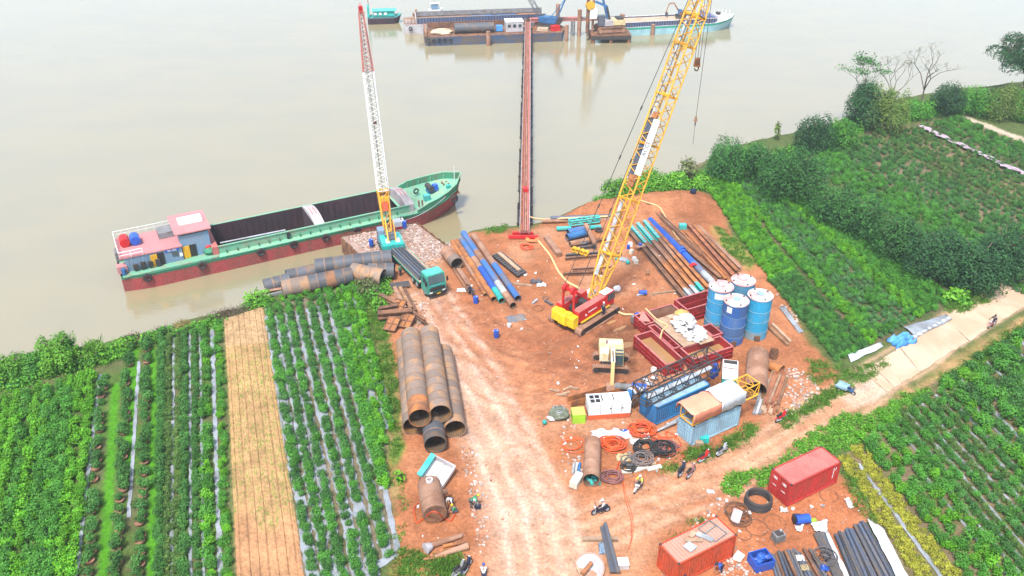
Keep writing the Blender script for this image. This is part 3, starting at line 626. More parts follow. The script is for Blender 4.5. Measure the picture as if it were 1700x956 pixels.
# winch, bollards and boxes on the fore deck
zf = 1.05
w_ = MB().box((44.5, .2, zf + .2), (1.6, 1.2, .35)).build('winch_base', 'blue_mid', barge)
MB().cyl((44.1, -.7, zf + .75), (44.1, 1.1, zf + .75), .42, 14).build('winch_drum', 'steel_dark', barge)
MB().box((45.0, .2, zf + .65), (.7, .8, .7)).build('winch_motor', 'blue', barge)
MB().box((42.9, -1.6, zf + .1), (.9, .8, .8)).build('deck_box', 'turquoise', barge); MB().box((44.5, 2.0, zf + .25), (.7, .5, .5)).build('deck_box', 'turquoise', barge)
MB().box((46.7, -.9, zf + .7), (.6, .5, .6)).build('deck_box', 'turquoise', barge)
MB().tube([(42.1 + .35 * math.cos(t), .6, zf + .35 + .35 * math.sin(t)) for t in np.linspace(0, 2 * math.pi, 14, endpoint=False)], .12, 6, True).build('tyre', 'rubber', barge)
for x, y in ((46.5, .4), (46.5, 1.1), (47.2, .2), (47.2, 1.0), (41.4, -3.5), (40.9, -3.4)): MB().cyl((x, y, zf - .2), (x, y, zf + .75), .14, 10).build('bollard', 'rust', barge)
MB().cyl((48.1, 0, 1.8), (48.1, 0, 4.4), .05, 6).build('jackstaff', 'white', barge)
an = MB().box((47.7, -1.75, 1.5), (.3, .3, .9)).build('anchor', 'rust', barge); MB().box((47.8, -1.8, 1.1), (.3, 1.0, .25)).build('anchor_fluke', 'rust', an)
# tyre fenders along the quay side
for k, x in enumerate((3.0, 9.8, 17.5, 22.0, 26.5, 31.0, 37.5, 46.4)):
    w = BW / 2 if x < 41 else BW / 2 - .7; z = -.15 if x < 41 else 1.1
    MB().tube([(x + .42 * math.cos(t), -w - .2, z + .42 * math.sin(t)) for t in np.linspace(0, 2 * math.pi, 16, endpoint=False)], .17, 6, True).build('tyre_fender', 'rubber', barge)
# stern house: blue walls, long low pink roof, higher bridge roof
def wall_box(name, x0, x1, y0, y1, z0, z1, m):
    return MB().box(((x0 + x1) / 2, (y0 + y1) / 2, (z0 + z1) / 2), (x1 - x0, y1 - y0, z1 - z0)).build(name, m, barge)
house = wall_box('deckhouse', .9, 7.9, -2.9, 2.9, dz, 2.3, 'house_blue'); br = wall_box('bridge', 7.9, 11.6, -2.5, 2.7, dz, 3.6, 'house_blue')
MB().box((4.2, .05, 2.39), (7.7, 6.1, .16)).build('deckhouse_roof', 'deck_pink', barge); MB().box((9.7, .2, 4.0), (4.6, 6.0, .16)).build('bridge_roof', 'deck_pink', barge)
MB().box((9.9, .5, 4.25), (3.0, 1.9, .3)).build('roof_panel', 'white', barge)
MB().box((9.75, .1, 3.76), (3.5, 5.0, .4)).build('bridge_window', 'glass', barge)
for k in range(8): MB().box((1.3 + k * .45, -2.93, 1.4), (.10, .05, 1.5)).build('wall_rib', 'house_blue', house)
for x, y in ((5.2, -2.95), (9.3, -2.56)):
    d_ = MB().box((x, y, 1.25), (.85, .08, 1.7)).build('doorway', 'black', barge); MB().box((x - .85, y - .12, 1.25), (.85, .08, 1.7), rz=.12).build('door', 'orange_door', barge)
MB().box((7.0, -2.94, 1.5), (.8, .06, .6)).build('window', 'glass', barge); MB().box((7.7, -2.94, 1.2), (.4, .05, .5)).build('notice', 'white', barge)
np_ = MB().box((6.7, -2.95, 2.1), (1.7, .05, .32)).build('name_board', 'blue', barge)
text_obj('lettering', 'BN-1828', .3, 'white', np_, (6.7, -2.99, 2.1), (R(90), 0, 0))
for k in range(4): MB().box((2.0 + k * .9, -3.15, .95), (.6, .4, .7 + .2 * (k % 2))).build('machine', 'steel_dark', barge)
for x, y, m_, nm in ((1.5, .6, 'red', 'water_tank'), (2.8, .5, 'blue', 'water_tank')):
    MB().cyl((x, y - .8, 3.1), (x, y + .8, 3.1), .62, 16).build(nm, m_, barge)
MB().box((6.6, 1.2, 2.9), (1.9, 2.2, .8)).build('canvas_cover', 'grey', barge)
def railing(pts, z, h=.9, m='white', step=1.0, nm='railing'):
    rt = None
    for a, b in zip(pts[:-1], pts[1:]):
        a = Vector((*a, z)); b = Vector((*b, z)); n = max(1, int((b - a).length / step))
        r0 = MB().bar(a + Vector((0, 0, h)), b + Vector((0, 0, h)), .07).build(nm, m, barge); MB().bar(a + Vector((0, 0, h * .5)), b + Vector((0, 0, h * .5)), .05).build('mid_rail', m, r0)
        for k in range(n + 1):
            p = a.lerp(b, k / n); MB().bar(p, p + Vector((0, 0, h)), .06).build('stanchion', m, r0)
railing([(7.6, 3.3), (.4, 3.3), (.4, -3.1), (3.2, -3.1)], 2.47)
MB().box((11.0, 1.3, 1.4), (.1, 1.3, 2.0)).build('ladder_rack', 'cream', barge)
MB().ball((11.2, -2.9, .8), .6, 1.3, .8, .8, jit=.2).build('net_heap', 'hull_green', barge); MB().ball((11.2, -2.5, 1.2), .35).build('buoy', 'red', barge)
MB().box((.35, 1.2, 1.0), (.7, 1.5, 1.3)).build('stern_locker', 'grey', barge); MB().box((.4, -2.6, .9), (1.2, 1.0, 1.0)).build('stern_box', 'deck_pink', barge)
MB().cyl((.5, -3.4, .4), (.5, -3.4, 1.2), .3, 12).build('drum', 'blue_mid', barge)
MB().bar((12.8, -2.6, 1.5), (21.5, -2.9, 1.5), .3, .06).build('tarpaulin_strip', 'galv', barge)
MB().box((HM - 4.5, -3.4, .75), (.5, .4, .9)).build('pump', 'black', barge)
# mooring lines
for a, b in (((45.0, -3.9, 1.8), (37.5, -5.2, .1)), ((42.2, -3.5, 1.5), (35.0, -5.0, .1))):
    MB().tube([Vector(a).lerp(Vector(b), t) - Vector((0, 0, .6 * math.sin(math.pi * t))) for t in np.linspace(0, 1, 8)], .04, 5).build('mooring_line', 'galv', barge)

# ------------------------------------------------------------------ pipe trestle running out into the river
TA, TB = g(871, 388, .4), g(876.5, 36, 1.2)
tl = (TB - TA).length; trz = yaw(TA, TB)
tres = thing('pipe_trestle', 'long narrow red pipe trestle on dark piles running out into the river', 'trestle', (TA.x, TA.y, 0), trz)
MB().bar((0, 0, .62), (tl, 0, 1.1), 1.25, .12).build('walkway', 'pink_deck', tres)
for y in (-.6, .6):
    MB().bar((0, y, .55), (tl, y, 1.05), .16, .3).build('girder', 'red_rail', tres)
for y, m_, r in ((-.42, 'red_rail', .13), (-.1, 'rust_pale', .12), (.2, 'red_rail', .11), (.46, 'rust_orange', .10)):
    MB().cyl((0, y, .88), (tl - 1, y, 1.36), r, 8).build('pipe', m_, tres)
for y in (-.66, .66):
    MB().bar((0, y, 1.65), (tl, y, 2.15), .07).build('handrail', 'pale_grey', tres)
    for k in range(int(tl / 3.0) + 1):
        x = k * 3.0; rod('post', 'pale_grey', tres, (x, y, .6 + .5 * x / tl), (x, y, 1.65 + .5 * x / tl), .035)
for k in range(int(tl / 1.5)): MB().box((k * 1.5 + .7, 0, .75 + .5 * k * 1.5 / tl), (.12, 1.3, .05)).build('cross_plank', 'rust_pale', tres)
npile = 20
for k in range(npile):
    x = 3.5 + k * (tl - 6) / (npile - 1)
    for sd in (-1, 1):
        if (k + (sd > 0)) % 4 == 3: continue
        p = MB().cyl((x + random.uniform(-.4, .4), sd * (.88 + .12 * random.random()), -6), (x, sd * .9, .3 + random.uniform(-.25, .7)), .22, 12).build('pile', 'steel_dark', tres)
    MB().bar((x, -1.15, .2), (x, 1.15, .2), .25, .25).build('cross_head', 'steel_dark', tres)
for sd in (-1, 1): MB().bar((0, sd * .85, -.35), (tl - 2, sd * .85, -.2), .2, .35).build('pile_waler', 'steel_dark', tres)
MB().box((12.5, -.05, 1.3), (1.0, .7, .5)).build('valve_box', 'red', tres)
foot = MB().bar((-.8, -1.9, .35), (-.8, 2.2, .35), .35, .4).build('footing_beam', 'red', tres); MB().bar((.4, -1.2, .3), (.4, 1.7, .3), .3, .3).build('footing_beam', 'red', tres)
# pipe bridge at the far end, across to the piling platform
PA, PB = g(883, 34, 1.6), g(1018, 31, 1.6)
pb = thing('pipe_bridge', 'red pipe on slender piles at the river end of the trestle', 'pipe bridge', (PA.x, PA.y, 0), yaw(PA, PB)); pl = (PB - PA).length
MB().cyl((-.6, 0, 2.0), (pl * .62, 0, 2.0), .3, 12).build('pipe', 'red_rail', pb); MB().cyl((pl * .62, 0, 2.0), (pl + 1.5, 0, 2.0), .28, 12).build('pipe', 'grey', pb)
MB().bar((-.5, 0, 1.45), (pl, 0, 1.45), .5, .3).build('girder', 'red_rail', pb)
for x, r, zt in ((9.8, .28, 1.4), (10.4, .2, 1.4), (18.3, .25, 2.4), (.2, .5, 1.3), (13.8, .4, 1.3)): MB().cyl((x, -.2, -6), (x, -.2, zt), r, 12).build('pile', 'grey', pb)
for px, py, zt, r, lab in ((925, 60, 5.5, .5, 'rusty round pile standing beside the blue crawler crane'), (961, 60, 4.2, .5, 'rusty round pile standing left of the drilling rig mast'),
                    (940, 68, 1.6, .5, 'short brown pile at the dark pontoon bow'), (1031, 61, 3.2, .6, 'thick rusty pile at the edge of the green striped barge'), (1083, 58, .4, .5, 'stub pile against the green striped barge hull'),
                    (811, 76, 1.2, .5, 'brown pile against the middle of the dark pontoon side')):
    p = g(px, py, WATER_Z); tag(MB().cyl((0, 0, -4), (0, 0, zt), r, 14).build('mooring_pile', 'rust_pale', loc=(p.x, p.y, 0)), lab, 'pile', 'steel piles round the far platform')
# ------------------------------------------------------------------ craft moored across the river end of the trestle
def simple_barge(name, label, a, b, W, zd, mlow, mup, mdeck, bow=4.0, sheer=.6, band=.5, cat='barge'):
    """a, b: waterline points of the near side, stern to bow"""
    rz = yaw(a, b); d = Vector((math.cos(rz), math.sin(rz), 0)); n = Vector((-d.y, d.x, 0)); Lb = (b - a).length
    o = a + n * W / 2; t = thing(name, label, cat, (o.x, o.y, 0), rz)
    s_ = hull_rings(Lb, W, zd, 0, bow, sheer, n=22)
    hull_part(s_, -3.0, lambda z: z - band, 'lower_hull', mlow, t); hull_part(s_, lambda z: z - band, lambda z: z, 'upper_hull', mup, t, t=.03)
    vs = []
    for (x, w, wk, z, tb) in s_: vs += [(x, -w, z - .03), (x, w, z - .03)]
    MB().add(vs, [(2 * i, 2 * i + 2, 2 * i + 3, 2 * i + 1) for i in range(len(s_) - 1)]).build('deck', mdeck, t)
    return t, Lb
mat('pontoon_side', (.055, .085, .15), (.12, .09, .08), sc=.4, rough=.75)
mat('sand', (.50, .38, .27), (.42, .30, .20), sc=.6, rough=.95)
mat('bulwark_blue', (.10, .14, .27), (.14, .15, .24), sc=.6, rough=.7)
# back barge: pale hull, blue corrugated bulwark, grey hold
ba, Lb = simple_barge('cargo_barge', 'long pale grey barge with dark blue ribbed bulwark behind the pontoon', g(672, 57, WATER_Z), g(912, 48, WATER_Z), 7.5, .1, 'pale_grey', 'pale_grey', 'rust_pale', bow=1.2, sheer=.1)
for y in (-3.1, 3.1):
    w_ = MB().box((Lb / 2 + 1.2, y, .75), (Lb - 4.2, .2, 1.3)).build('bulwark', 'bulwark_blue', ba)
    MB().box((Lb / 2 + 1.2, y, 1.45), (Lb - 4.0, .3, .1)).build('coaming_cap', 'grey', ba)
    if y < 0:
        for k in range(44): MB().box((3.6 + k * (Lb - 4.5) / 44, y - .18, .75), (.16, .18, 1.25)).build('rib', 'steel_dark', w_)
MB().box((3.0, 0, .75), (.2, 6.2, 1.3)).build('hold_bulkhead', 'pale_grey', ba); MB().box((Lb / 2 + 1.2, 0, .2), (Lb - 4.5, 6.0, .15)).build('hold_floor', 'rust_pale', ba)
MB().box((Lb / 2 + 1.2, 2.85, .9), (Lb - 4.5, .2, .9)).build('hold_lining', 'grey', ba)
for x, m_ in ((20, 'blue_pipe'), (25, 'blue_mid'), (31, 'rust_orange')): MB().cyl((x - 3.3, -2.0, .95), (x + 3.2, -2.0, .95), .5, 14).build('deck_pipe', m_, ba)
for x in (.6, 1.4, 2.3): MB().box((x, -2.5, .5), (.4, .5, .8)).build('bollard', 'galv', ba)
MB().tube([(1.5 + .4 * math.cos(t), -3.85, -.9 + .4 * math.sin(t)) for t in np.linspace(0, 6.28, 12, endpoint=False)], .14, 6, True).build('tyre_fender', 'rubber', ba)
dh = MB().box((9.5, 6.2, 1.6), (3.2, 2.2, 2.6)).build('wheelhouse', 'white', ba) if False else None
# front pontoon: dark low hull with the big pipe, sheds and sheets on deck
po, Lp = simple_barge('work_pontoon', 'low dark blue pontoon loaded with a large pipe and cabin', g(706, 77, WATER_Z), g(944, 68, WATER_Z), 8.5, -.1, 'pontoon_side', 'pontoon_side', 'rust', bow=1.6, sheer=.1, band=.45, cat='pontoon')
for k in range(5): MB().tube([((.8 + k * 1.3) + .4 * math.cos(t), -4.4, -.9 + .4 * math.sin(t)) for t in np.linspace(0, 6.28, 12, endpoint=False)], .14, 6, True).build('tyre_fender', 'rubber', po)
MB().box((.35, 0, .5), (.5, 8, 1.0)).build('end_bulwark', 'rust_pale', po); MB().box((Lp / 2, 4.0, .6), (Lp - 2, .25, 1.2)).build('side_bulwark', 'rust', po)
tag(MB().ball((0, 0, 0), 1.6, 1.7, 1.3, .45, n=16, m=8, jit=.12).build('sand_heap', 'sand', loc=po.matrix_basis @ Vector((4.2, -.8, .1))), 'heap of pale sand at the near end of the dark pontoon', 'sand heap')
p = po.matrix_basis @ Vector((7.2, -1.4, 1.05)); q = po.matrix_basis @ Vector((16.6, -1.4, 1.05))
tag(MB().pipe(p, q, 1.15, 1.08, 28).build('large_pipe', 'pipe_grey'), 'large dark pipe lying on the deck of the dark pontoon', 'pipe')
cb = thing('deck_cabin', 'pale green box cabin on the dark pontoon behind the trestle', 'cabin', po.matrix_basis @ Vector((21.6, -.6, -.1)), po.rotation_euler.z)
MB().box((0, 0, 1.15), (4.2, 3.0, 2.3)).build('wall', 'pale_grey', cb); MB().box((0, 0, 2.36), (4.4, 3.2, .12)).build('roof', 'white_tarp', cb)
for k in range(3): MB().box((-1.3 + 1.3 * k, -1.52, 1.4), (.7, .06, .7)).build('window', 'glass', cb)
t_ = thing('deck_generator', 'blue wrapped generator between pipe and cabin on the pontoon', 'generator', po.matrix_basis @ Vector((18.0, -1.0, -.1)), po.rotation_euler.z)
MB().box((0, 0, .75), (1.6, 1.3, 1.2)).build('body', 'blue_tarp', t_); MB().box((0, 0, .08), (1.9, 1.5, .14)).build('skid', 'steel_dark', t_)
for k, (x, y, m_, rz_) in enumerate(((26.5, 1.0, 'rust_orange', .1), (28.5, -1.8, 'sand', -.2), (30.5, .8, 'blue_mid', .2), (31.5, -2.0, 'red', .5))):
    tag(MB().box((0, 0, .2 + .12 * k), (3.2 - .4 * k, 1.6, .4 + .25 * k), rz=rz_, top=.92).build('deck_crate', m_, loc=po.matrix_basis @ Vector((x, y, -.1))), ('rust-orange', 'sandy', 'blue', 'red')[k] + ' crate on the pontoon deck right of the trestle', 'crate')
# green boat at the left, half hidden
gb, Lg = simple_barge('river_boat', 'small teal and dark hulled boat moored left of the pale barge', g(611, 41, WATER_Z), g(668, 39, WATER_Z), 3.2, -.5, 'hold_wall', 'steel_blue', 'teal', bow=2.0, sheer=.5, band=.3, cat='boat')
MB().box((4.2, 0, .3), (5.6, 2.5, 1.3), top=.9).build('cabin', 'teal', gb); MB().box((4.3, 0, 1.02), (6.2, 2.9, .12)).build('cabin_roof', 'turquoise', gb)
MB().box((.3, 0, .9), (.5, 2.4, 2.6)).build('stern_frame', 'teal', gb); MB().cyl((.5, 0, 1), (.3, 0, 5.4), .1, 8).build('mast', 'rust_pale', gb)
for k in range(3): MB().box((2.0 + k * 1.3, -1.3, .35), (.7, .08, .5)).build('window', 'white', gb)
# far small boat and skiff behind the pale barge
fb, Lf = simple_barge('river_boat', 'small white and blue launch beyond the pale barge', g(712, 23, WATER_Z), g(737, 22, WATER_Z), 1.8, -1.2, 'blue_mid', 'white', 'white', bow=1.2, sheer=.3, band=.4, cat='boat')
MB().box((1.7, 0, -.4), (2.0, 1.3, 1.3), top=.9).build('cabin', 'house_blue', fb); MB().box((1.7, 0, .32), (2.4, 1.6, .12)).build('cabin_roof', 'white', fb); MB().cyl((1.8, 0, .4), (1.8, 0, 1.4), .05, 6).build('mast', 'steel', fb)
sk, Lf = simple_barge('river_boat', 'tiny brown skiff beyond the pale barge', g(685, 27, WATER_Z), g(697, 27, WATER_Z), 1.0, -1.5, 'rust', 'rust', 'wood', bow=.8, sheer=.3, band=.2, cat='boat')
MB().box((.9, 0, -1.0), (.5, .7, .9)).build('engine_box', 'rust_pale', sk)
# right-hand barge: pale turquoise hull, green band, blue ribbed coaming, white bow
rb, Lr = simple_barge('cargo_barge', 'sand-laden barge with pale turquoise hull and green stripe', g(1000, 62, WATER_Z), g(1226, 50, WATER_Z), 7.0, -.2, 'turq_pale' if 'turq_pale' in MATS else mat('turq_pale', (.32, .52, .55), (.25, .42, .46), sc=.5), 'hull_green', 'pale_grey', bow=7.5, sheer=1.2, band=.5)
mat('hull_stripe', (.02, .34, .22), (.03, .26, .18), sc=.6)
[c for c in rb.children if c.name.startswith('upper_hull')][0].data.materials[0] = MATS['hull_stripe']
for y in (-2.8, 2.8):
    w_ = MB().box((Lr * .5, y, .3), (Lr * .66, .2, 1.1)).build('coaming', 'bulwark_blue', rb)
    if y < 0:
        for k in range(36): MB().box((Lr * .175 + k * Lr * .66 / 36, y - .18, .3), (.18, .18, 1.0)).build('rib', 'steel_dark', w_)
    MB().box((Lr * .5, y, .88), (Lr * .67, .4, .1)).build('coaming_cap', 'pale_grey', rb)
MB().box((Lr * .44, 0, .2), (Lr * .6, 5.4, 1.0), top=.97, topy=.8).build('sand_cargo', 'sand', rb)
MB().extr([(Lr * .74, -.2), (Lr * .74, 1.0), (Lr * .77, 1.7), (Lr * .84, .9), (Lr * .84, -.2)], -2.6, 2.6).build('hold_end', 'bulwark_blue', rb)
MB().box((Lr * .90, 0, .5), (3.0, 3.4, .9), top=.9).build('forecastle', 'white', rb); MB().box((Lr * .88, .4, 1.2), (.9, 1.2, .6)).build('winch', 'steel_dark', rb)
for k in range(5): MB().cyl((Lr * .87 + k * .9, 2.0 - k * .3, .4), (Lr * .87 + k * .9, 2.0 - k * .3, 1.8), .06, 6).build('stanchion', 'white', rb)
# crawler tracks helper used by every tracked machine
def crawler(parent, x0, x1, y, w, h, m='steel_dark', frame='steel', shoes=True):
    r = h / 2; L_ = x1 - x0
    prof = [(x0 + r + r * math.cos(t), r + r * math.sin(t)) for t in np.linspace(math.pi / 2, 3 * math.pi / 2, 9)] + [(x1 - r + r * math.cos(t), r + r * math.sin(t)) for t in np.linspace(-math.pi / 2, math.pi / 2, 9)]
    inn = [(x0 + r + .8 * r * math.cos(t), r + .8 * r * math.sin(t)) for t in np.linspace(math.pi / 2, 3 * math.pi / 2, 9)] + [(x1 - r + .8 * r * math.cos(t), r + .8 * r * math.sin(t)) for t in np.linspace(-math.pi / 2, math.pi / 2, 9)]
    n = len(prof); vs = []
    for yy in (y - w / 2, y + w / 2): vs += [(p[0], yy, p[1]) for p in prof] + [(p[0], yy, p[1]) for p in inn]
    fs = []
    for k in range(n):
        j = (k + 1) % n
        fs += [(k, j, n + j, n + k), (2 * n + j, 2 * n + k, 3 * n + k, 3 * n + j), (j, k, 2 * n + k, 2 * n + j), (n + k, n + j, 3 * n + j, 3 * n + k)]
    o = MB().add(vs, fs).build('track', m, parent, smooth=30)
    MB().box(((x0 + x1) / 2, y, r), (L_ - 1.5 * r, w * .7, h * .55)).build('track_frame', frame, o)
    for xx in (x0 + r, x1 - r): MB().cyl((xx, y - w * .52, r), (xx, y + w * .52, r), r * .68, 12).build('sprocket', frame, o)
    if shoes:
        me = UNIT.setdefault(('shoe', w, m), MB().box((0, 0, 0), (.10, w * 1.06, .06)).mesh('shoe'))
        per = 2 * (L_ - 2 * r) + 2 * math.pi * r; k = int(per / .24)
        for i in range(k):
            s_ = i * per / k; fl = L_ - 2 * r
            if s_ < fl: p, a = (x0 + r + s_, h + .01), 0
            elif s_ < fl + math.pi * r: t = (s_ - fl) / r; p, a = (x1 - r + (r + .01) * math.sin(t), r + (r + .01) * math.cos(t)), t
            elif s_ < 2 * fl + math.pi * r: continue
            else: t = (s_ - 2 * fl - math.pi * r) / r; p, a = (x0 + r - (r + .01) * math.sin(t), r - (r + .01) * math.cos(t)), t
            share('track_shoe', me, m, o, (p[0], y, p[1]), (0, a, 0))
    return o
def lattice(parent, p0, p1, w0, w1, bays, m, r, up=(0, 0, 1), hh=None, name='brace', rb=None, end=True):
    """four chords with zig-zag lacing from p0 to p1; w at both ends"""
    p0 = Vector(p0); p1 = Vector(p1); d = (p1 - p0).normalized(); sd = d.cross(Vector(up)).normalized(); u = sd.cross(d); hh = hh or (w0, w1); rb = rb or r * .6
    def cr(t, sx, su): return p0.lerp(p1, t) + sd * sx * (w0 + (w1 - w0) * t) / 2 + u * su * (hh[0] + (hh[1] - hh[0]) * t) / 2
    cs = ((-1, -1), (1, -1), (1, 1), (-1, 1))
    for c_ in cs: rod('chord', m, parent, cr(0, *c_), cr(1, *c_), r, 8)
    for k in range(bays):
        for f in range(4):
            a, b = cs[f], cs[(f + 1) % 4]
            if k % 2: a, b = b, a
            rod(name, m, parent, cr(k / bays, *a), cr((k + 1) / bays, *b), rb)
    if end:
        for t in (0, 1):
            for f in range(4): rod('strut', m, parent, cr(t, *cs[f]), cr(t, *cs[(f + 1) % 4]), rb * 1.3)
    return cr
# blue crawler crane on the pontoon
c0 = g(908, 38, 1.0); bc = thing('crawler_crane', 'blue lattice crawler crane standing on the far barge', 'crane', (c0.x, c0.y, .3), R(165)); bc.scale = (.72, .72, .72)
crawler(bc, -3, 3, -1.9, .8, 1.1, shoes=False); crawler(bc, -3, 3, 1.9, .8, 1.1, shoes=False)
MB().box((-1.2, 0, 2.2), (5.2, 3.0, 1.9)).build('machinery_house', 'blue_mid', bc); MB().box((-4.2, 0, 2.0), (1.4, 3.2, 1.6)).build('counterweight', 'steel_dark', bc); MB().box((1.8, 1.1, 2.4), (1.6, 1.1, 1.8)).build('cab', 'blue_mid', bc)
lattice(bc, (1.6, 0, 1.8), (9.0, 0, 13.5), 1.3, 1.3, 8, 'steel_blue', .1)
MB().box((6.4, 0, 10.5), (1.6, 1.5, 1.6), ry=-.6).build('boom_cover', 'blue_mid', bc)
for y in (-.8, .8):
    MB().bar((-3.6, y, 3), (-6.0, y, 9.0), .3).build('gantry_leg', 'blue_mid', bc); MB().bar((-1.2, y, 3), (-6.0, y, 9.0), .22).build('gantry_leg', 'blue_mid', bc)
MB().cyl((-6, -1, 9), (-6, 1, 9), .3, 10).build('gantry_sheave', 'blue_mid', bc)
for y in (-.5, .5): rod('pendant_rope', 'steel_dark', bc, (-6, y, 9), (9, y, 13.5), .05)
# drilling rig
d0 = g(992, 52, 0); dr = thing('drilling_rig', 'tall drilling rig with orange drum at the end of the pipe bridge', 'drilling rig', (d0.x, d0.y, -.2), R(10))
crawler(dr, -.5, 6.5, -1.8, 1.0, 1.5, m='rust', frame='rust_pale', shoes=False); crawler(dr, -.5, 6.5, 1.8, 1.0, 1.5, m='rust', frame='rust_pale', shoes=False)
MB().box((4.9, 0, 2.4), (3.0, 2.8, 1.2)).build('machinery_house', 'cream', dr); MB().box((2.2, 0, 2.3), (2.4, 2.8, 1.2)).build('deck_house', 'pale_grey', dr) ; MB().box((.6, -.8, 3.0), (1.5, 1.3, 2.4)).build('cab', 'steel_blue', dr)
MB().cyl((-2.6, 0, 0), (-2.6, 0, 17), .38, 12).build('mast', 'rust', dr); MB().cyl((-1.2, .3, 0), (-1.2, .3, 17), .3, 12).build('kelly_bar', 'rust_pale', dr)
MB().cyl((-2.1, -.8, 6.4), (-2.1, .8, 6.4), 1.0, 16).build('winch_drum', 'orange_door', dr); MB().box((-1.4, 0, 4.6), (1.6, 1.6, 2.4)).build('rotary_head', 'white', dr)
MB().bar((2.2, 0, 3.4), (-.6, 0, 13), .45).build('back_stay', 'blue_mid', dr); MB().bar((-.8, 0, 7.2), (2.0, 0, 6.0), .5).build('parallel_arm', 'blue_mid', dr); MB().bar((2.0, 0, 6.0), (2.8, 0, 3.0), .4).build('parallel_arm', 'steel_dark', dr)
MB().box((5.2, 0, 3.2), (1.6, 2.2, .4)).build('engine_hood', 'steel_dark', dr)
pt = thing('drill_platform', 'dark steel platform carrying the drilling rig in the river', 'platform', (d0.x + 2.5, d0.y, 0), R(3))
MB().box((.5, 0, -.35), (9.5, 5, .25)).build('deck', 'rust', pt)
for x in (-3.8, .5, 4.8):
    for y in (-2.0, 2.0): MB().cyl((x, y, -6), (x, y, -.4), .5, 12).build('pile', 'rust', pt)
MB().box((.5, -2.4, -.9), (9.5, .4, .8)).build('edge_beam', 'steel_dark', pt)
# small excavator working on the sand cargo
def mini_excavator(parent_label, loc, rz, s=1.0, body='rust_pale', cabm='blue_mid', arm='sand'):
    t = thing('excavator', parent_label, 'excavator', loc, rz); t.scale = (s, s, s)
    crawler(t, -1.9, 1.9, -1.15, .55, .85, shoes=False); crawler(t, -1.9, 1.9, 1.15, .55, .85, shoes=False)
    MB().box((-.5, 0, 1.5), (2.7, 2.4, 1.1)).build('house', body, t); MB().box((.6, .75, 1.9), (1.3, .9, 1.6), top=.85).build('cab', cabm, t)
    MB().bar((.7, 0, 1.6), (2.6, 0, 4.4), .42).build('boom', arm, t); MB().bar((2.6, 0, 4.4), (4.0, 0, 4.2), .38).build('boom', arm, t); MB().bar((4.0, 0, 4.2), (4.8, 0, 1.6), .32).build('stick', arm, t)
    MB().box((4.6, 0, 1.2), (.9, .9, .8), top=.7).build('bucket', 'steel_dark', t); return t
mini_excavator('small excavator with raised orange arm on the sand barge', rb.matrix_basis @ Vector((Lr * .60, 0, .7)), rb.rotation_euler.z + R(165), s=.8, body='rust', arm='rust_pale')
# ------------------------------------------------------------------ the cranes on land
def on_ray(px, py, p0, az):
    """the point seen at a pixel that lies in the vertical plane through p0 with heading az"""
    x = (px - 850) / CAM_F; v = (py - 478) / CAM_F; d = Vector((x, _c - v * _s, -_s - v * _c)); n = Vector((-math.sin(az), math.cos(az), 0))
    return Vector((0, 0, CAM_H)) + d * (n.dot(Vector(p0) - Vector((0, 0, CAM_H))) / n.dot(d))
# red and white lattice crane with turquoise body on the quay
AZ1 = R(106); f1 = g(644, 384, 1.9); c1 = f1 - Vector((math.cos(AZ1), math.sin(AZ1), 0)) * 1.6; c1.z = .06
wc = thing('lattice_crane', 'crane with turquoise body and tall red and white lattice boom on the quay', 'crane', c1, AZ1)
crawler(wc, -2.2, 2.2, -1.25, .6, .8, shoes=False); crawler(wc, -2.2, 2.2, 1.25, .6, .8, shoes=False)
MB().cyl((0, 0, .7), (0, 0, 1.05), .9, 16).build('turntable', 'steel_dark', wc)
MB().box((-1.0, 0, 1.6), (2.9, 2.8, 1.1)).build('machinery_house', 'turquoise', wc); MB().box((-2.7, 0, 1.55), (.8, 2.9, 1.3)).build('counterweight', 'teal', wc)
for y in (-.75, .55): MB().box((-1.9, y, 2.2), (1.1, .5, .14)).build('hatch', 'white', wc)
MB().box((-1.0, .05, 2.25), (1.3, .9, .3)).build('winch_cover', 'steel_blue', wc); MB().cyl((-.2, -.7, 2.3), (-.2, .7, 2.3), .35, 12).build('winch_drum', 'steel', wc)
cb = MB().box((.9, 1.05, 1.9), (1.5, .95, 1.7), top=.9).build('cab', 'house_blue', wc); MB().box((1.1, 1.06, 2.1), (1.25, .99, .7), top=.95).build('window', 'glass', cb)
tip1 = on_ray(598, 10, f1, AZ1); inv = Matrix.Translation(c1) @ Matrix.Rotation(AZ1, 4, 'Z'); inv = inv.inverted()
a1 = inv @ f1; t1 = inv @ tip1; P1 = lambda t: a1.lerp(t1, t)
lattice(wc, P1(.0), P1(.19), .9, 1.35, 4, 'yellow_boom', .1, hh=(.4, 1.2)); lattice(wc, P1(.19), P1(.72), 1.35, 1.25, 26, 'white', .075, rb=.045)
lattice(wc, P1(.72), P1(.975), 1.25, .55, 14, 'red_rail', .075, rb=.045)
MB().box(P1(.145), (1.0, 1.2, 1.2)).build('boom_joint', 'yellow_boom', wc); MB().bar(P1(.10) + Vector((-.3, 0, 0)), P1(.145) + Vector((-.3, 0, 0)), .8, .5).build('hoist_block', 'orange_hose', wc)
MB().box(P1(.19), (.5, 1.7, .4)).build('joint_bar', 'yellow_boom', wc); MB().box(P1(.985), (.5, .5, .9)).build('boom_head', 'red', wc); rod('mast_light', 'red', wc, P1(.985), P1(1.015), .05)
for y in (-.35, .35): rod('pendant_rope', 'steel', wc, P1(.98) + Vector((-.2, y, 0)), Vector((-2.3, y, 2.4)), .035)
for y in (-.5, .5): MB().bar((-2.2, y, 2.2), (-.6, y, 4.6), .14).build('gantry_leg', 'yellow_boom', wc)
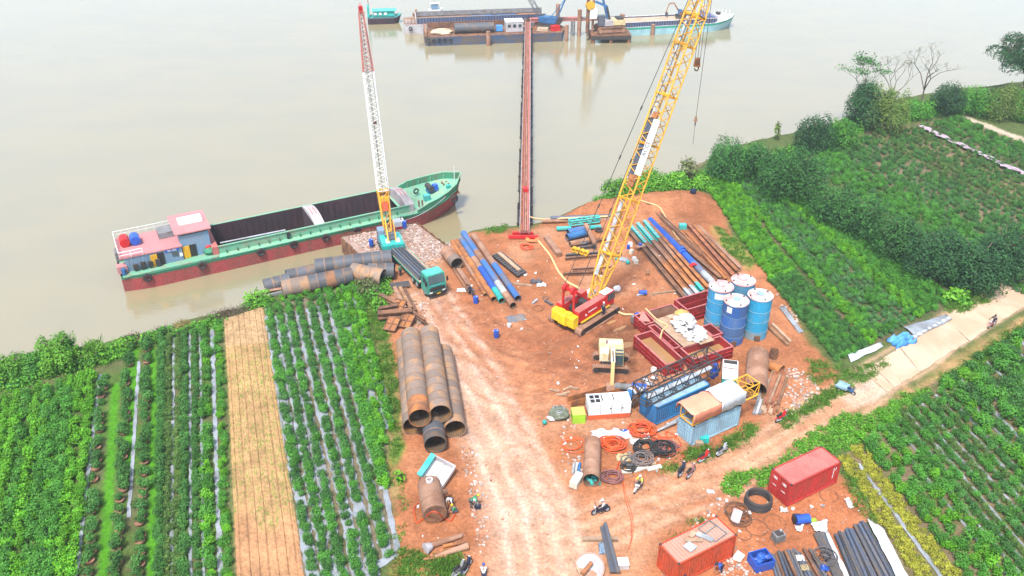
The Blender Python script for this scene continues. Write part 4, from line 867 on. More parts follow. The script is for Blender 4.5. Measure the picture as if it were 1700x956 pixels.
rod('hoist_rope', 'steel_dark', wc, P1(.98) + Vector((.4, 0, 0)), P1(.05) + Vector((.35, 0, .2)), .03)
ms = P1(.50); MB().box(ms + Vector((-.1, 0, 0)), (.3, .5, .4)).build('rope_guide', 'rust', wc)
# generator cart beside it
q = g(662, 378, .06); t_ = thing('engine_cart', 'small red and white engine cart behind the turquoise crane', 'engine cart', q, R(20))
MB().box((0, 0, .75), (1.5, 1.2, .9)).build('body', 'white', t_); MB().box((0, 0, .28), (1.7, 1.3, .35)).build('base', 'red', t_); MB().cyl((.4, 0, 1.2), (.4, 0, 1.7), .07, 8).build('exhaust', 'rust', t_)
# yellow and red crawler crane in the middle of the yard
AZ2 = R(46.2); ux = Vector((math.cos(AZ2), math.sin(AZ2), 0)); uy = Vector((-ux.y, ux.x, 0)); tm = g(990, 536.5, 0)
c2 = tm + uy * 1.95; c2.z = gz(c2.x, c2.y)
yc = thing('crawler_crane', 'big red crawler crane with yellow counterweight and long yellow boom', 'crane', c2, AZ2)
crawler(yc, -3.5, 3.9, -2.0, .9, 1.0, m='rust_pale', frame='steel_dark'); crawler(yc, -3.5, 3.9, 2.0, .9, 1.0, m='rust_pale', frame='steel_dark')
MB().box((0, 0, .75), (2.6, 3.2, .5)).build('car_body', 'steel_dark', yc); MB().cyl((0, 0, .95), (0, 0, 1.25), 1.1, 18).build('turntable', 'steel_dark', yc)
MB().box((-.4, 0, 1.35), (6.4, 2.9, .22)).build('revolving_frame', 'yellow', yc)
for y, x0, x1 in ((-1.22, -3.0, 2.0), (1.22, -3.0, 1.4)):
    h_ = MB().box(((x0 + x1) / 2, y, 2.12), (x1 - x0, .95, 1.35)).build('machinery_house', 'red', yc); MB().box(((x0 + x1) / 2, y, 2.83), (x1 - x0 - .05, .9, .06)).build('house_roof', 'roof_pink', h_)
    if y < 0:
        for k in range(7): MB().box((-1.2 + k * .22, y - .485, 2.15), (.14, .03, .16)).build('lettering', 'white', h_)
        MB().cyl((-1.7, y - .47, 1.95), (-1.7, y - .50, 1.95), .13, 12).build('emblem', 'white', h_)
MB().box((0, -1.75, 1.35), (5.2, .28, .12)).build('side_step', 'yellow', yc)
for k, y in enumerate((-1.12, 0, 1.12)):
    prof = [(-3.9 + .16 * abs(k - 1), .9), (-4.02 + .16 * abs(k - 1), 1.05), (-4.02 + .16 * abs(k - 1), 2.2), (-3.9 + .16 * abs(k - 1), 2.36), (-3.02, 2.36), (-3.02, .9)]
    MB().extr(prof, y - .54, y + .54).build('counterweight', 'yellow_cw', yc)
for y in (-.55, .55): MB().box((-3.4, y, 2.44), (.6, .7, .16)).build('counterweight_cap', 'yellow_cw', yc)
for x in (-1.4, .2): MB().cyl((x, -.7, 1.95), (x, .7, 1.95), .55, 16).build('winch_drum', 'steel_dark', yc)
top_ = Vector((-2.6, 0, 5.0))
for y in (-.85, .85):
    MB().bar((-2.9, y, 1.5), top_ + Vector((-.3, y * .9, 0)), .2).build('gantry_leg', 'red', yc); MB().bar((1.4, y, 1.6), top_ + Vector((0, y * .6, .1)), .24).build('gantry_leg', 'red', yc)
    MB().cyl(top_ + Vector((-.2, y * .7 - .18, .2)), top_ + Vector((-.2, y * .7 + .18, .2)), .45, 14).build('gantry_sheave', 'red', yc)
MB().bar(top_ + Vector((-.1, -1, .1)), top_ + Vector((-.1, 1, .1)), .3).build('gantry_head', 'red', yc)
cabp = MB().box((2.7, -1.15, 2.15), (1.7, 1.05, 1.75), top=.92).build('cab', 'red', yc); MB().box((2.55, -1.15, 3.03), (1.5, .95, .1)).build('cab_roof', 'white', cabp); MB().box((2.95, -1.16, 2.4), (1.35, 1.11, .85), top=.93).build('window', 'glass', cabp)
MB().box((2.2, .9, 1.9), (1.1, .9, .9)).build('control_box', 'white', yc)
f2 = g(987, 497, 1.75); inv2 = (Matrix.Translation(c2) @ Matrix.Rotation(AZ2, 4, 'Z')).inverted(); tip2 = on_ray(1163, 0, f2, AZ2)
a2 = inv2 @ f2; a2.y = 0; t2 = inv2 @ tip2; t2 = a2 + (t2 - a2) * 1.16; P2 = lambda t: a2.lerp(t2, t)
W2 = 1.75
lattice(yc, P2(0), P2(.14), 1.1, W2, 5, 'yellow_boom', .12, hh=(.3, W2)); lattice(yc, P2(.14), P2(.82), W2, W2, 30, 'yellow_boom', .1, rb=.055)
lattice(yc, P2(.82), P2(1), W2, .9, 9, 'yellow_boom', .1, rb=.055)
ub = (t2 - a2).normalized(); nb = Vector((-ub.z, 0, ub.x))                # across the boom, pointing back over the machine
for t in (.14, .30, .46, .60, .74, .82):
    for s_ in (-1, 1): MB().bar(P2(t) + Vector((0, -W2 / 2 - .1, 0)) + nb * s_ * W2 / 2, P2(t) + Vector((0, W2 / 2 + .1, 0)) + nb * s_ * W2 / 2, .22).build('section_joint', 'yellow_boom', yc)
def boom_plate(t0, t1, y0, y1, off, name, m, th=.05):
    p, q = P2(t0) + nb * off, P2(t1) + nb * off; o = MB(); yv = Vector((0, 1, 0)); vs = []
    for pt in (p, q):
        for yy in (y0, y1):
            for e in (0, th): vs.append(pt + yv * yy + nb * e)
    return o.add(vs, [(0, 1, 3, 2), (4, 6, 7, 5), (0, 4, 5, 1), (2, 3, 7, 6), (0, 2, 6, 4), (1, 5, 7, 3)]).build(name, m, yc, smooth=None)
boom_plate(.07, .30, .15, .62, W2 / 2 - .25, 'walkway', 'galv'); boom_plate(.36, .53, .05, .72, W2 / 2 - .2, 'walkway_cover', 'steel_blue'); boom_plate(.53, .82, .3, .55, W2 / 2 - .2, 'walkway', 'galv')
bann = boom_plate(.372, .53, -W2 / 2 - .1, -.12, W2 / 2 + .08, 'banner', 'white')
mid = P2(.445) + nb * (W2 / 2 + .15); rotm = Matrix((ub, Vector((0, 1, 0)), nb)).transposed(); bx_ = ub; by_ = nb.cross(ub)
rm = Matrix((bx_, by_, nb)).transposed().to_euler()
tx = text_obj('lettering', 'ACCI', .72, 'black', bann, mid + Vector((0, -.5, 0)), rm, .01)
for k in range(22):
    if k % 6 != 5: MB().box((0, 0, 0), (.10, .10, .02)).build('small_lettering', 'grey', bann).matrix_local = Matrix.Translation(P2(.378 + k * .0068) + nb * (W2 / 2 + .14) + Vector((0, -W2 / 2 + .02, 0))) @ rm.to_matrix().to_4x4()
for t, w in ((.36, 1.0), (.345, .8), (.54, .7)): MB().box(P2(t) + nb * (W2 / 2 - .1), (.7, w, .3), ry=-.9).build('rope_guide', 'rust_orange', yc)
# backstay ropes from the gantry, on the side away from the load
for y in (-.95, .95):
    e = P2(.97) + nb * 1.0 + Vector((0, y * .5, 0)); s_ = top_ + Vector((0, y, .2)); rod('pendant_rope', 'steel_dark', yc, s_, e, .04)
    for t in (.25, .4, .55): rod('rope_shackle', 'black', yc, s_.lerp(e, t - .006), s_.lerp(e, t + .006), .09)
# hook blocks hang from the boom head
hd = Matrix.Translation(c2) @ Matrix.Rotation(AZ2, 4, 'Z') @ (P2(1) + Vector((.6, 0, 0)))
def block_at(px, py):                                   # straight below the boom head
    lo, hi = 0, hd.z
    return on_ray(px, py, hd, 0)
h1 = on_ray(1157, 108, hd, 0); h2 = on_ray(1155, 198, hd, 0)
b1 = thing('hook_block', 'rusty brown crane hook block hanging from the yellow boom', 'hook', (h1.x, hd.y, h1.z), 0)
MB().box((0, 0, .35), (.75, .5, 1.0), top=.7).build('cheek_plate', 'rust_orange', b1); MB().cyl((0, -.3, .45), (0, .3, .45), .3, 12).build('sheave', 'rust', b1)
MB().tube([(.22 * math.cos(t), 0, -.4 + .26 * math.sin(t)) for t in np.linspace(1.6, -3.2, 12)], .08, 6).build('hook', 'rust', b1)
for x in (-.3, 0, .3): rod('rope', 'steel', b1, (x, 0, .7), (x + .15, 0, hd.z - h1.z), .03)
b2 = thing('hook_ball', 'small headache ball and hook on the thin outer crane rope', 'hook', (h2.x, hd.y, h2.z), 0)
MB().cyl((0, 0, -.25), (0, 0, .35), .22, 10, r2=.12).build('ball', 'rust_pale', b2); rod('rope', 'steel', b2, (0, 0, .3), (.35, 0, hd.z - h2.z), .03); rod('shank', 'black', b2, (0, 0, -.8), (0, 0, -.2), .07); rod('sling', 'steel', b2, (0, 0, -3.2), (0, 0, -.7), .025)

# ------------------------------------------------------------------ excavator facing the camera
e0 = gg(1014, 607, 0); ex = thing('excavator', 'cream and yellow excavator with arm stretched toward the white generator', 'excavator', e0, R(-93))
und = R(93)
ug = bpy.data.objects.new('undercarriage', None); COL.objects.link(ug); ug.parent = ex; ug.rotation_euler = (0, 0, R(88)); ug.empty_display_size = .2
def crawl2(y):
    o = crawler(ug, -2.0, 2.0, y, .6, .85, m='rust_pale', frame='steel_dark'); return o
crawl2(-1.15); crawl2(1.15); MB().box((0, 0, .6), (1.6, 1.8, .4)).build('car_body', 'steel_dark', ug)
MB().cyl((0, 0, .8), (0, 0, 1.05), .75, 14).build('turntable', 'steel_dark', ex)
MB().box((-.75, 0, 1.55), (2.6, 2.6, 1.0)).build('house', 'excavator', ex); MB().box((-1.75, 0, 1.6), (.9, 2.65, 1.1), top=.95).build('counterweight', 'cream', ex)
MB().box((-1.45, .25, 2.12), (.9, 1.7, .12)).build('engine_hood', 'pale_grey', ex); MB().box((-.3, .85, 2.1), (1.5, .85, .2)).build('tool_box', 'excavator', ex)
MB().cyl((-1.2, -.5, 2.1), (-1.2, -.5, 2.6), .08, 8).build('exhaust', 'rust', ex)
cab_ = MB().box((.45, .72 * -1 + 1.44 * 0, 1.9), (1.6, 1.0, 1.7), top=.9).build('cab', 'cream', ex); cab_.location = (0, 1.44, 0)
MB().box((1.15, .72, 1.75), (.3, .85, 1.2)).build('windscreen', 'glass', cab_).parent = ex; MB().box((.25, .72, 2.78), (.9, .8, .06)).build('cab_roof', 'cream', ex); MB().box((.98, .72, 2.6), (.5, .82, .3), ry=.5).build('windscreen', 'glass', ex); MB().box((.5, 1.2, 2.1), (1.0, .06, .9)).build('side_window', 'glass', ex)
MB().bar((.6, -.15, 1.6), (2.1, -.15, 4.3), .5, .45).build('boom', 'excavator', ex); MB().bar((2.0, -.15, 4.25), (4.2, -.15, 3.5), .42, .42).build('boom', 'excavator', ex)
MB().bar((4.1, -.15, 3.7), (4.5, -.15, 1.0), .34, .36).build('stick', 'excavator', ex); MB().cyl((1.0, -.15, 2.9), (2.6, -.15, 4.4), .09, 8).build('hydraulic_ram', 'steel', ex); MB().cyl((3.0, -.15, 4.2), (4.3, -.15, 3.9), .08, 8).build('hydraulic_ram', 'steel', ex)
MB().extr([(4.2, .95), (4.75, 1.0), (4.9, .45), (4.5, .05), (4.1, .2)], -.7, .4).build('bucket', 'rust_pale', ex)
# ------------------------------------------------------------------ pipes, beams, drums
def seg_pipe(name, label, a, b, r, n, mats, group=None, th=.05, inner='pipe_inside', seam=True):
    """a pipe welded from short rings, each ring a part"""
    a = Vector(a); b = Vector(b); L_ = (b - a).length; t = thing(name, label, 'pipe', a, 0, group); d = (b - a) / n
    q = (b - a).to_track_quat('X', 'Z').to_euler(); t.rotation_euler = q; s = L_ / n
    for k in range(n):
        m_ = mats[min(k * len(mats) // n, len(mats) - 1)] if isinstance(mats, (list, tuple)) else mats
        key = ('ring', round(r, 2), round(s, 2), m_)
        if key not in UNIT:
            UNIT[key] = MB().pipe((0, 0, 0), (s, 0, 0), r, r - th, 28).mesh('segment', 40); UNIT[key].materials.append(MATS[m_])
        share('segment', UNIT[key], m_, t, (k * s, 0, 0), (random.uniform(0, 6.28), 0, 0))
        if seam and k:
            key2 = ('seam', round(r, 2))
            if key2 not in UNIT: UNIT[key2] = MB().pipe((-.05, 0, 0), (.05, 0, 0), r + .015, r, 28).mesh('weld_seam', 40); UNIT[key2].materials.append(MATS['pipe_seam'])
            share('weld_seam', UNIT[key2], 'pipe_seam', t, (k * s, 0, 0))
    key3 = ('lining', round(r, 2), round(L_, 1), inner)
    if key3 not in UNIT: UNIT[key3] = MB().cyl((.03, 0, 0), (L_ - .03, 0, 0), r - th - .005, 28, cap=False).mesh('lining', 40)
    share('lining', UNIT[key3], inner, t); return t
# five big pipes stacked beside the road
r5 = 1.07; fa, fb_ = g(697, 694, 2.95), g(682, 556, 2.95); dd = (fb_ - fa); dd.z = 0; L5 = dd.length; dd.normalize(); nn = Vector((-dd.y, dd.x, 0))
G5 = 'large pipes stacked beside the gravel road'
def st5(px, py, z, L_, label, mats, n=12): a = g(px, py, z); b = a + dd * L_; return seg_pipe('large_pipe', label, a, b, r5, n, mats, G5)
st5(697, 694, 2.95, L5, 'stacked pipe with bright orange rusted mouth, top left of the stack', ['rust_orange', 'rust_orange', 'pipe_steel', 'pipe_steel', 'pipe_steel', 'pipe_steel', 'pipe_steel', 'pipe_steel', 'pipe_steel', 'pipe_steel', 'pipe_steel', 'pipe_steel'])
st5(731, 687, 2.95, L5 * .98, 'grey-brown pipe on top of the stack, next to the orange mouthed one', 'pipe_steel')
st5(687, 707, r5, L5 * 1.0, 'lower pipe of the stack next to the plantation', 'pipe_steel'); st5(755.5, 712.5, r5, L5 * .92, 'lower pipe of the stack next to the gravel road', 'pipe_steel')
st5(723, 738, r5, L5 * .5, 'dark short-looking pipe poking out low at the front of the stack', 'pipe_grey', 6)
# pipes on the river bank
GB = 'large dark pipes heaped on the river bank'
def bp_(pa, pb_, r, z0, z1, n, m_, label): return seg_pipe('large_pipe', label, g(*pa, z0), g(*pb_, z1), r, n, m_, GB)
bp_((524, 444), (650, 428), 1.12, .85, 1.15, 8, 'pipe_grey', 'longest and highest dark pipe on the bank, reaching the truck')
bp_((476, 460), (526, 449), .95, .4, .5, 3, 'pipe_grey', 'dark bank pipe between the leftmost pipe and the longest one'); bp_((439, 476), (482, 465), .95, .1, .3, 3, 'pipe_grey', 'leftmost dark pipe on the bank, half over the water')
bp_((468, 480), (584, 457), 1.1, .85, 1.0, 8, ['pipe_steel', 'pipe_steel', 'pipe_steel', 'pipe_grey', 'pipe_grey', 'rust', 'pipe_grey', 'pipe_grey'], 'long bank pipe with brown and grey rings, lowest at the field edge')
bp_((585, 450), (636, 461), 1.1, 1.2, 1.0, 3, 'pipe_steel', 'short tilted pipe in front of the others at the bank end'); bp_((612, 450), (655, 449), 1.0, 1.0, 1.0, 3, 'pipe_grey', 'short dark pipe end next to the truck trailer')
for k, (px, py, rz_, lab) in enumerate(((455, 477, .25, 'curved brown shell plate lying upper at the bank pipe mouths'), (456, 487, .3, 'curved brown shell plate lying lower at the bank pipe mouths'))):
    p = g(px, py, .0); prof = [(.8 * math.cos(t), .8 * math.sin(t)) for t in np.linspace(.3, 1.9, 8)]; prof += [(.75 * math.cos(t), .75 * math.sin(t)) for t in np.linspace(1.9, .3, 8)]
    o = MB().extr(prof, -.9, .9).build('shell_plate', 'rust_pale', loc=(p.x, p.y, -.2)); o.rotation_euler = (0, 0, R(110)); tag(o, lab, 'steel plate')
# yard pipes
def ypipe(pa, pb_, r, m_, label, z=None, n=None, grp=None, th=.04, inner='pipe_inside', seam=False):
    z = r if z is None else z
    mats = m_ if isinstance(m_, (list, tuple)) else [m_]
    return seg_pipe('steel_pipe', label, g(*pa, z), g(*pb_, z), r, n or len(mats), mats, grp, th, inner, seam)
seg_pipe('large_pipe', 'short wide grey pipe lying at the head of the coloured pipe row', g(758.8, 438, .85), g(741, 417, .85), .85, 3, ['pipe_steel', 'rust_pale', 'rust_pale'])
GY_ = 'coloured pipes laid side by side in the yard'
ypipe((806, 489.5), (750.6, 400), .25, ['rust_orange', 'rust_pale', 'rust_orange'], 'thin orange-brown pipe, leftmost of the coloured pipe row', grp=GY_, n=6)
ypipe((820, 496.5), (757.6, 400), .37, ['rust_orange'] * 4, 'bright orange rusted pipe in the coloured pipe row', grp=GY_, n=6)
ypipe((833, 499), (766, 397.6), .4, ['teal', 'blue', 'blue', 'rust_pale', 'blue_pipe', 'blue_pipe'], 'pipe painted teal, blue, tan and grey in the coloured row', grp=GY_, n=6)
ypipe((851.8, 507), (769.4, 387), .42, ['rust_pale', 'galv', 'blue_pipe', 'blue_pipe', 'rust_pale', 'blue_pipe', 'blue_pipe'], 'longest blue pipe with tan ends in the coloured row', grp=GY_, n=7)
ypipe((860, 495.3), (786, 390.6), .42, ['blue_pipe', 'blue_pipe', 'blue_pipe', 'rust_pale', 'rust_pale', 'rust_pale'], 'pipe half blue half tan, rightmost of the coloured row', grp=GY_, n=6)
def ibeam(name, label, a, b, w, h, m_, cat='beam', grp=None, roll=0):
    a = Vector(a); b = Vector(b); t = .18 * w; prof = [(-w / 2, -h / 2), (w / 2, -h / 2), (w / 2, -h / 2 + t), (t / 2, -h / 2 + t), (t / 2, h / 2 - t), (w / 2, h / 2 - t), (w / 2, h / 2), (-w / 2, h / 2), (-w / 2, h / 2 - t), (-t / 2, h / 2 - t), (-t / 2, -h / 2 + t), (-w / 2, -h / 2 + t)]
    o = MB().extr(prof, 0, (b - a).length).build(name, m_, smooth=None, loc=a); o.rotation_mode = 'QUATERNION'
    o.rotation_quaternion = (b - a).to_track_quat('Y', 'Z') @ Quaternion((0, 1, 0), roll); return tag(o, label, cat, grp)
def plank(name, label, pa, pb_, w, h, m_, z=None, cat='plank', grp=None):
    a = g(*pa, h / 2 if z is None else z); b = g(*pb_, h / 2 if z is None else z); return tag(MB().bar(a, b, w, h).build(name, m_, smooth=None), label, cat, grp)
plank('steel_channel', 'brown channel beam below the short wide pipe', (761, 447), (779, 474), .55, .35, 'rust_pale', cat='beam'); plank('steel_channel', 'dark narrow beam alongside the thin orange pipe', (752, 446), (776, 483), .25, .25, 'rust', cat='beam')
# stack of track sections with a plank on top
GT = 'ribbed steel strips stacked near the plank'
for k, dx in enumerate((-5, 0, 5)):
    t_ = thing('steel_strip', ('left', 'middle', 'right')[k] + ' ribbed dark steel strip of the stack by the coloured pipes', 'steel strip', g(845 + dx, 441 - dx * .5, 0), yaw(g(820, 423), g(863, 458)), GT)
    MB().box((0, 0, .2), (6.3, .45, .3)).build('rail', 'steel_dark', t_)
    for j in range(13): MB().box((-3 + j * .5, 0, .4), (.2, .5, .1)).build('cleat', 'steel', t_)
plank('wooden_plank', 'pale plank lying on the ribbed steel strips', (828, 419), (862, 448), .5, .12, 'wood_pale', z=.55)
plank('box_beam', 'brown hollow box beam right of the orange hose heap', (907, 394), (929, 423), .8, .55, 'rust_pale', cat='beam')
plank('wooden_plank', 'pale plank lying near the sitting workers', (852, 470), (884, 474), .4, .1, 'wood_pale')
# middle stack of pipes and beams under the boom
ypipe((914, 362), (1016, 358), .28, ['steel_blue', 'steel'], 'long dark pipe along the top edge of the yard', z=.75); ypipe((900, 367), (1034, 363), .28, ['rust_pale', 'rust_pale'], 'long pale brown pipe under the dark pipe at the river edge', z=.4)
ypipe((942.7, 386), (973, 379), .48, ['blue_pipe'], 'short light blue pipe in the stack under the boom', z=.75); ypipe((941.4, 394), (976, 385), .5, ['blue_mid'], 'short purple-blue pipe in the stack under the boom', z=.6)
ypipe((946, 405), (1004, 392), .38, ['rust_pale', 'rust_orange'], 'rusty pipe crossing under the yellow boom')
plank('box_beam', 'pale brown beam lying across the blue pipes', (972, 372), (987, 404), .5, .3, 'rust_pale', z=1.3, cat='beam')
for k, (pa, pb_, m_) in enumerate((((950, 409), (1008, 397), 'rust'), ((952, 414), (990, 408), 'steel'), ((939, 424), (993, 420), 'steel'), ((938, 430), (1032, 421), 'rust'), ((950, 447), (1020, 443), 'rust_pale'), ((935, 455), (1000, 452), 'rust'))):
    ibeam('steel_beam', ('upper rust', 'short grey', 'grey flanged', 'long rust-purple', 'pale lower', 'lowest thin') [k] + ' steel beam in the stack under the yellow boom', g(*pa, .25), g(*pb_, .25), .32, .42, m_)
t_ = thing('lattice_girder', 'turquoise lattice frame lying on the river-edge pipes', 'frame', g(970, 366, .9), yaw(g(955, 368), g(985, 364)))
lattice(t_, (-2.2, 0, 0), (2.2, 0, 0), .7, .7, 6, 'turquoise', .09)
for k, (pa, pb_) in enumerate((((924, 379), (948, 378)), ((978, 377), (998, 376)))): plank('steel_plank', ('left', 'right')[k] + ' turquoise plank beside the blue pipes', pa, pb_, .7, .25, 'turquoise', z=.4, cat='panel')
def ringobj(name, label, px, py, Rr, r, m_, cat, n=1, z=None, sq=1.0, tilt=(0, 0), grp=None):
    p = gg(px, py); t = MB()
    pts = []
    for k in range(n):
        for a in np.linspace(0, 2 * math.pi, 24, endpoint=False):
            rr = Rr * (1 + (0 if n == 1 else random.uniform(-.10, .06) * .9)); pts.append((rr * math.cos(a), rr * sq * math.sin(a), r + (k * r * 1.1 if n > 1 else 0)))
    t.tube(pts, r, 6, closed=(n == 1)); o = t.build(name, m_, loc=(p.x, p.y, p.z + (z or 0))); o.rotation_euler = (tilt[0], tilt[1], 0); return tag(o, label, cat, grp)
ringobj('steel_ring', 'dark steel ring lying on the beams under the boom', 968, 406, .5, .14, 'steel_blue', 'ring', z=.35); ringobj('steel_ring', 'dark ring behind the stack beside the rusty pipe', 994, 385, .45, .14, 'steel_dark', 'ring', z=.2)
t_ = thing('yellow_clamp', 'yellow perforated clamp casting lying on the rusty beams', 'clamp', g(963, 420, .5), R(-32))
for k in range(4): MB().pipe((-.9 + k * .6, -.25, .3), (-.9 + k * .6, .25, .3), .36, .2, 12).build('ring', 'yellow', t_)
# long beams and the blue pipe laid diagonally across the yard
GL = 'long rusty beams laid diagonally in the yard'
LB = [((1045, 385), (1139, 499), 'rust', 'dark rusty beam, nearest the crane of the diagonal beams'), ((1046, 375), (1147, 494), 'tealrust', 'second diagonal beam, teal at its far end'),
      ((1058, 372), (1157, 489), 'tealrust', 'third diagonal beam, teal at its far end'), ((1069, 368), (1166, 484), 'tealrust', 'fourth diagonal beam, teal at both ends'), ((1074, 367), (1175, 479), 'rust_orange', 'fifth diagonal beam, orange, next to the long blue pipe'),
      ((1098, 380), (1196, 463), 'rust', 'dark diagonal beam right of the long blue pipe'), ((1087, 350), (1165, 422), 'rust_pale', 'thin pale diagonal beam lying highest on the slope'), ((1130, 383), (1205, 462), 'rust_orange', 'orange diagonal beam with grey patches, right group'),
      ((1141, 372), (1216, 458), 'wood_red', 'red-brown diagonal beam in the right group'), ((1150, 374), (1224, 452), 'rust_orange', 'orange diagonal beam near the right edge group'), ((1158, 376), (1229, 447), 'rust_pale', 'last pale diagonal beam toward the green field')]
for k, (pa, pb_, m_, lab) in enumerate(LB):
    a, b = g(*pa, .34), g(*pb_, .34)
    if m_ == 'tealrust':
        t_ = thing('steel_beam', lab, 'beam', a, 0, GL); t_.rotation_mode = 'QUATERNION'; t_.rotation_quaternion = (b - a).to_track_quat('X', 'Z'); L_ = (b - a).length
        for x0, x1, mm in ((0, .28, 'turquoise'), (.28, .55, 'rust_pale'), (.55, .9, 'rust_orange'), (.9, 1, 'turquoise' if k == 3 else 'galv')):
            s_ = ibeam('section', None, (x0 * L_, 0, 0), (x1 * L_, 0, 0), .48, .62, mm, None); s_.parent = t_
        for j in range(9): MB().box((.3 + j * .55, 0, .34), (.12, .4, .06)).build('cleat', 'galv', t_)
    else: ibeam('steel_beam', lab, a, b, .5, .6, m_, grp=GL, roll=random.choice((0, math.pi / 2)))
ypipe((1184, 470), (1079, 365), .45, ['galv', 'blue_pipe', 'blue', 'blue', 'blue', 'blue', 'blue'], 'long bright blue pipe lying diagonally among the rusty beams', n=7)
for px, py in ((1131, 421), (1133, 426), (1151, 449)): tag(MB().pipe((-.25, 0, .5), (.25, 0, .5), .56, .47, 16).build('pipe_collar', 'blue' if px < 1150 else 'red', loc=g(px, py, 0)), {1131: 'upper blue collar round the long blue pipe', 1133: 'lower blue collar round the long blue pipe', 1151: 'red collar round the long blue pipe'}[px], 'collar').rotation_euler = (0, 0, yaw(g(1079, 365), g(1184, 470)))
plank('wooden_plank', 'thin pole lying in front of the beams by the crane', (1083, 488), (1128, 482), .2, .2, 'wood_pale', cat='pole'); plank('timber_baulk', 'long timber lying right of the silos', (1274, 541), (1308, 573), .35, .3, 'wood', cat='timber'); plank('timber_baulk', 'second timber right of the silos, nearer the field', (1282, 538), (1312, 567), .3, .3, 'wood_pale', cat='timber')
tag(MB().box((0, 0, .35), (1.0, .8, .7)).build('deck_box', 'turquoise', loc=gg(1133, 379)), 'small turquoise box at the head of the right beams', 'box')
plank('steel_bar', 'white bar at the edge of the right green field', (1260, 428), (1278, 441), .2, .2, 'white', cat='bar')
# scrap heap of girders near the plantation corner
GS = 'rusty girders heaped beside the gravel road'
for lab, pa, pb_, w, h, z, m_ in (('widest rusty girder across the scrap heap', (627, 523), (684, 518), .75, .8, 1.0, 'rust'), ('rusty girder sticking up-left out of the scrap heap', (631, 490), (659, 505), .5, .5, .7, 'rust'), ('dark girder pointing at the road from the scrap heap', (682, 517), (706, 532), .4, .4, .9, 'rust'),
                   ('brown girder at the back of the scrap heap', (655, 478), (672, 512), .45, .5, .4, 'rust_pale'), ('second brown girder at the back of the scrap heap', (664, 478), (682, 512), .4, .45, .4, 'wood'), ('third thin girder at the back of the scrap heap', (672, 480), (690, 516), .35, .35, .3, 'rust'), ('reddish girder behind the wide one', (628, 514), (660, 508), .5, .5, .8, 'rust')): ibeam('scrap_girder', lab, g(*pa, z), g(*pb_, z), w, h, m_, 'girder', GS)
for px, py, lab in ((651, 538, 'rust-red framed panel on the scrap heap, nearer the plantation'), (675, 533, 'rust-red framed panel on the scrap heap, nearer the road'), (661, 508, 'small framed panel at the back of the scrap heap')):
    t_ = thing('framed_panel', lab, 'panel', g(px, py, .6), R(-18), GS, rx=R(18))
    MB().box((0, 0, 0), (1.4, 1.9, .08)).build('sheet', 'rust_orange', t_)
    for x in (-.7, 0, .7): MB().box((x, 0, .08), (.1, 1.95, .14)).build('frame_bar', 'rust', t_)
    for y in (-.95, 0, .95): MB().box((0, y, .07), (1.4, .1, .13)).build('frame_bar', 'rust', t_)
t_ = thing('steel_grating', 'dark flat grating lying on the posts behind the scrap heap', 'grating', g(664, 472, .5), R(15))
for k in range(5): MB().box((0, -.5 + k * .25, 0), (2.4, .14, .14)).build('bar', 'steel', t_)
MB().box((-.9, 0, -.12), (.14, 1.2, .12)).build('cross_bar', 'steel', t_); MB().box((.9, 0, -.12), (.14, 1.2, .12)).build('cross_bar', 'steel', t_)
for k in range(7):
    px, py = 690 + random.uniform(-12, 14), 520 + random.uniform(-18, 26); tag(MB().bar((-.7, 0, .1), (.7, .2, .3), .14, .12).build('wood_offcut', 'wood_pale', loc=gg(px, py)), 'pale wood offcut lying at the scrap heap edge', 'offcut', 'wood offcuts at the scrap heap').rotation_euler = (0, 0, random.uniform(0, 3))
# blue plastic drums
drum_parts = None
def drum(px, py, label, lying=False, rz=0, m_='blue', z=0):
    p = gg(px, py, z); t_ = thing('plastic_drum', label, 'drum', p, rz, 'blue plastic drums', rx=R(90) if lying else 0)
    if lying: t_.location.z += .3
    MB().cyl((0, 0, 0), (0, 0, .92), .3, 16).build('body', m_, t_)
    for z_ in (.28, .62): MB().pipe((0, 0, z_ - .03), (0, 0, z_ + .03), .325, .29, 16).build('hoop', m_, t_)
    MB().cyl((.12, 0, .92), (.12, 0, .96), .06, 8).build('bung', 'white', t_); return t_
drum(617, 411, 'blue drum standing on the quay left of the turquoise crane', z=.25); drum(672, 381, 'blue drum standing on the quay right of the turquoise crane', z=.3); drum(790, 501, 'blue drum beside the sitting workers'); drum(824, 558, 'blue drum standing alone beside the gravel road')
# truck with trailer load
ta, tb2 = g(657, 424, 0), g(727, 493, 0); trz2 = yaw(ta, tb2); tl2 = (tb2 - ta).length
tk = thing('flatbed_truck', 'green cab truck with a flatbed trailer parked by the quay', 'truck', (tb2.x, tb2.y, -.02), trz2)
w2 = 1.22
cabo = MB().extr([(-2.0, .95), (-2.0, 2.9), (-1.85, 3.05), (-.45, 3.0), (-.12, 2.1), (-.05, 1.1), (-.05, .55), (-2.0, .55)], -w2, w2).build('cab', 'truck_green', tk, smooth=30)
MB().box((-1.15, 0, 3.1), (1.55, 2.3, .14), top=.93).build('roof_panel', 'truck_roof', cabo)
MB().box((-.235, 0, 2.43), (.06, 2.15, .95), ry=R(-20)).build('windscreen', 'glass', cabo)
for y in (-1, 1):
    MB().box((-1.0, y * (w2 + .005), 2.25), (.9, .03, .75)).build('side_window', 'glass', cabo); MB().box((-.1, y * (w2 + .22), 2.2), (.12, .22, .6)).build('mirror', 'black', cabo)
    MB().box((-.02, y * .85, .85), (.08, .4, .22)).build('headlight', 'white', cabo)
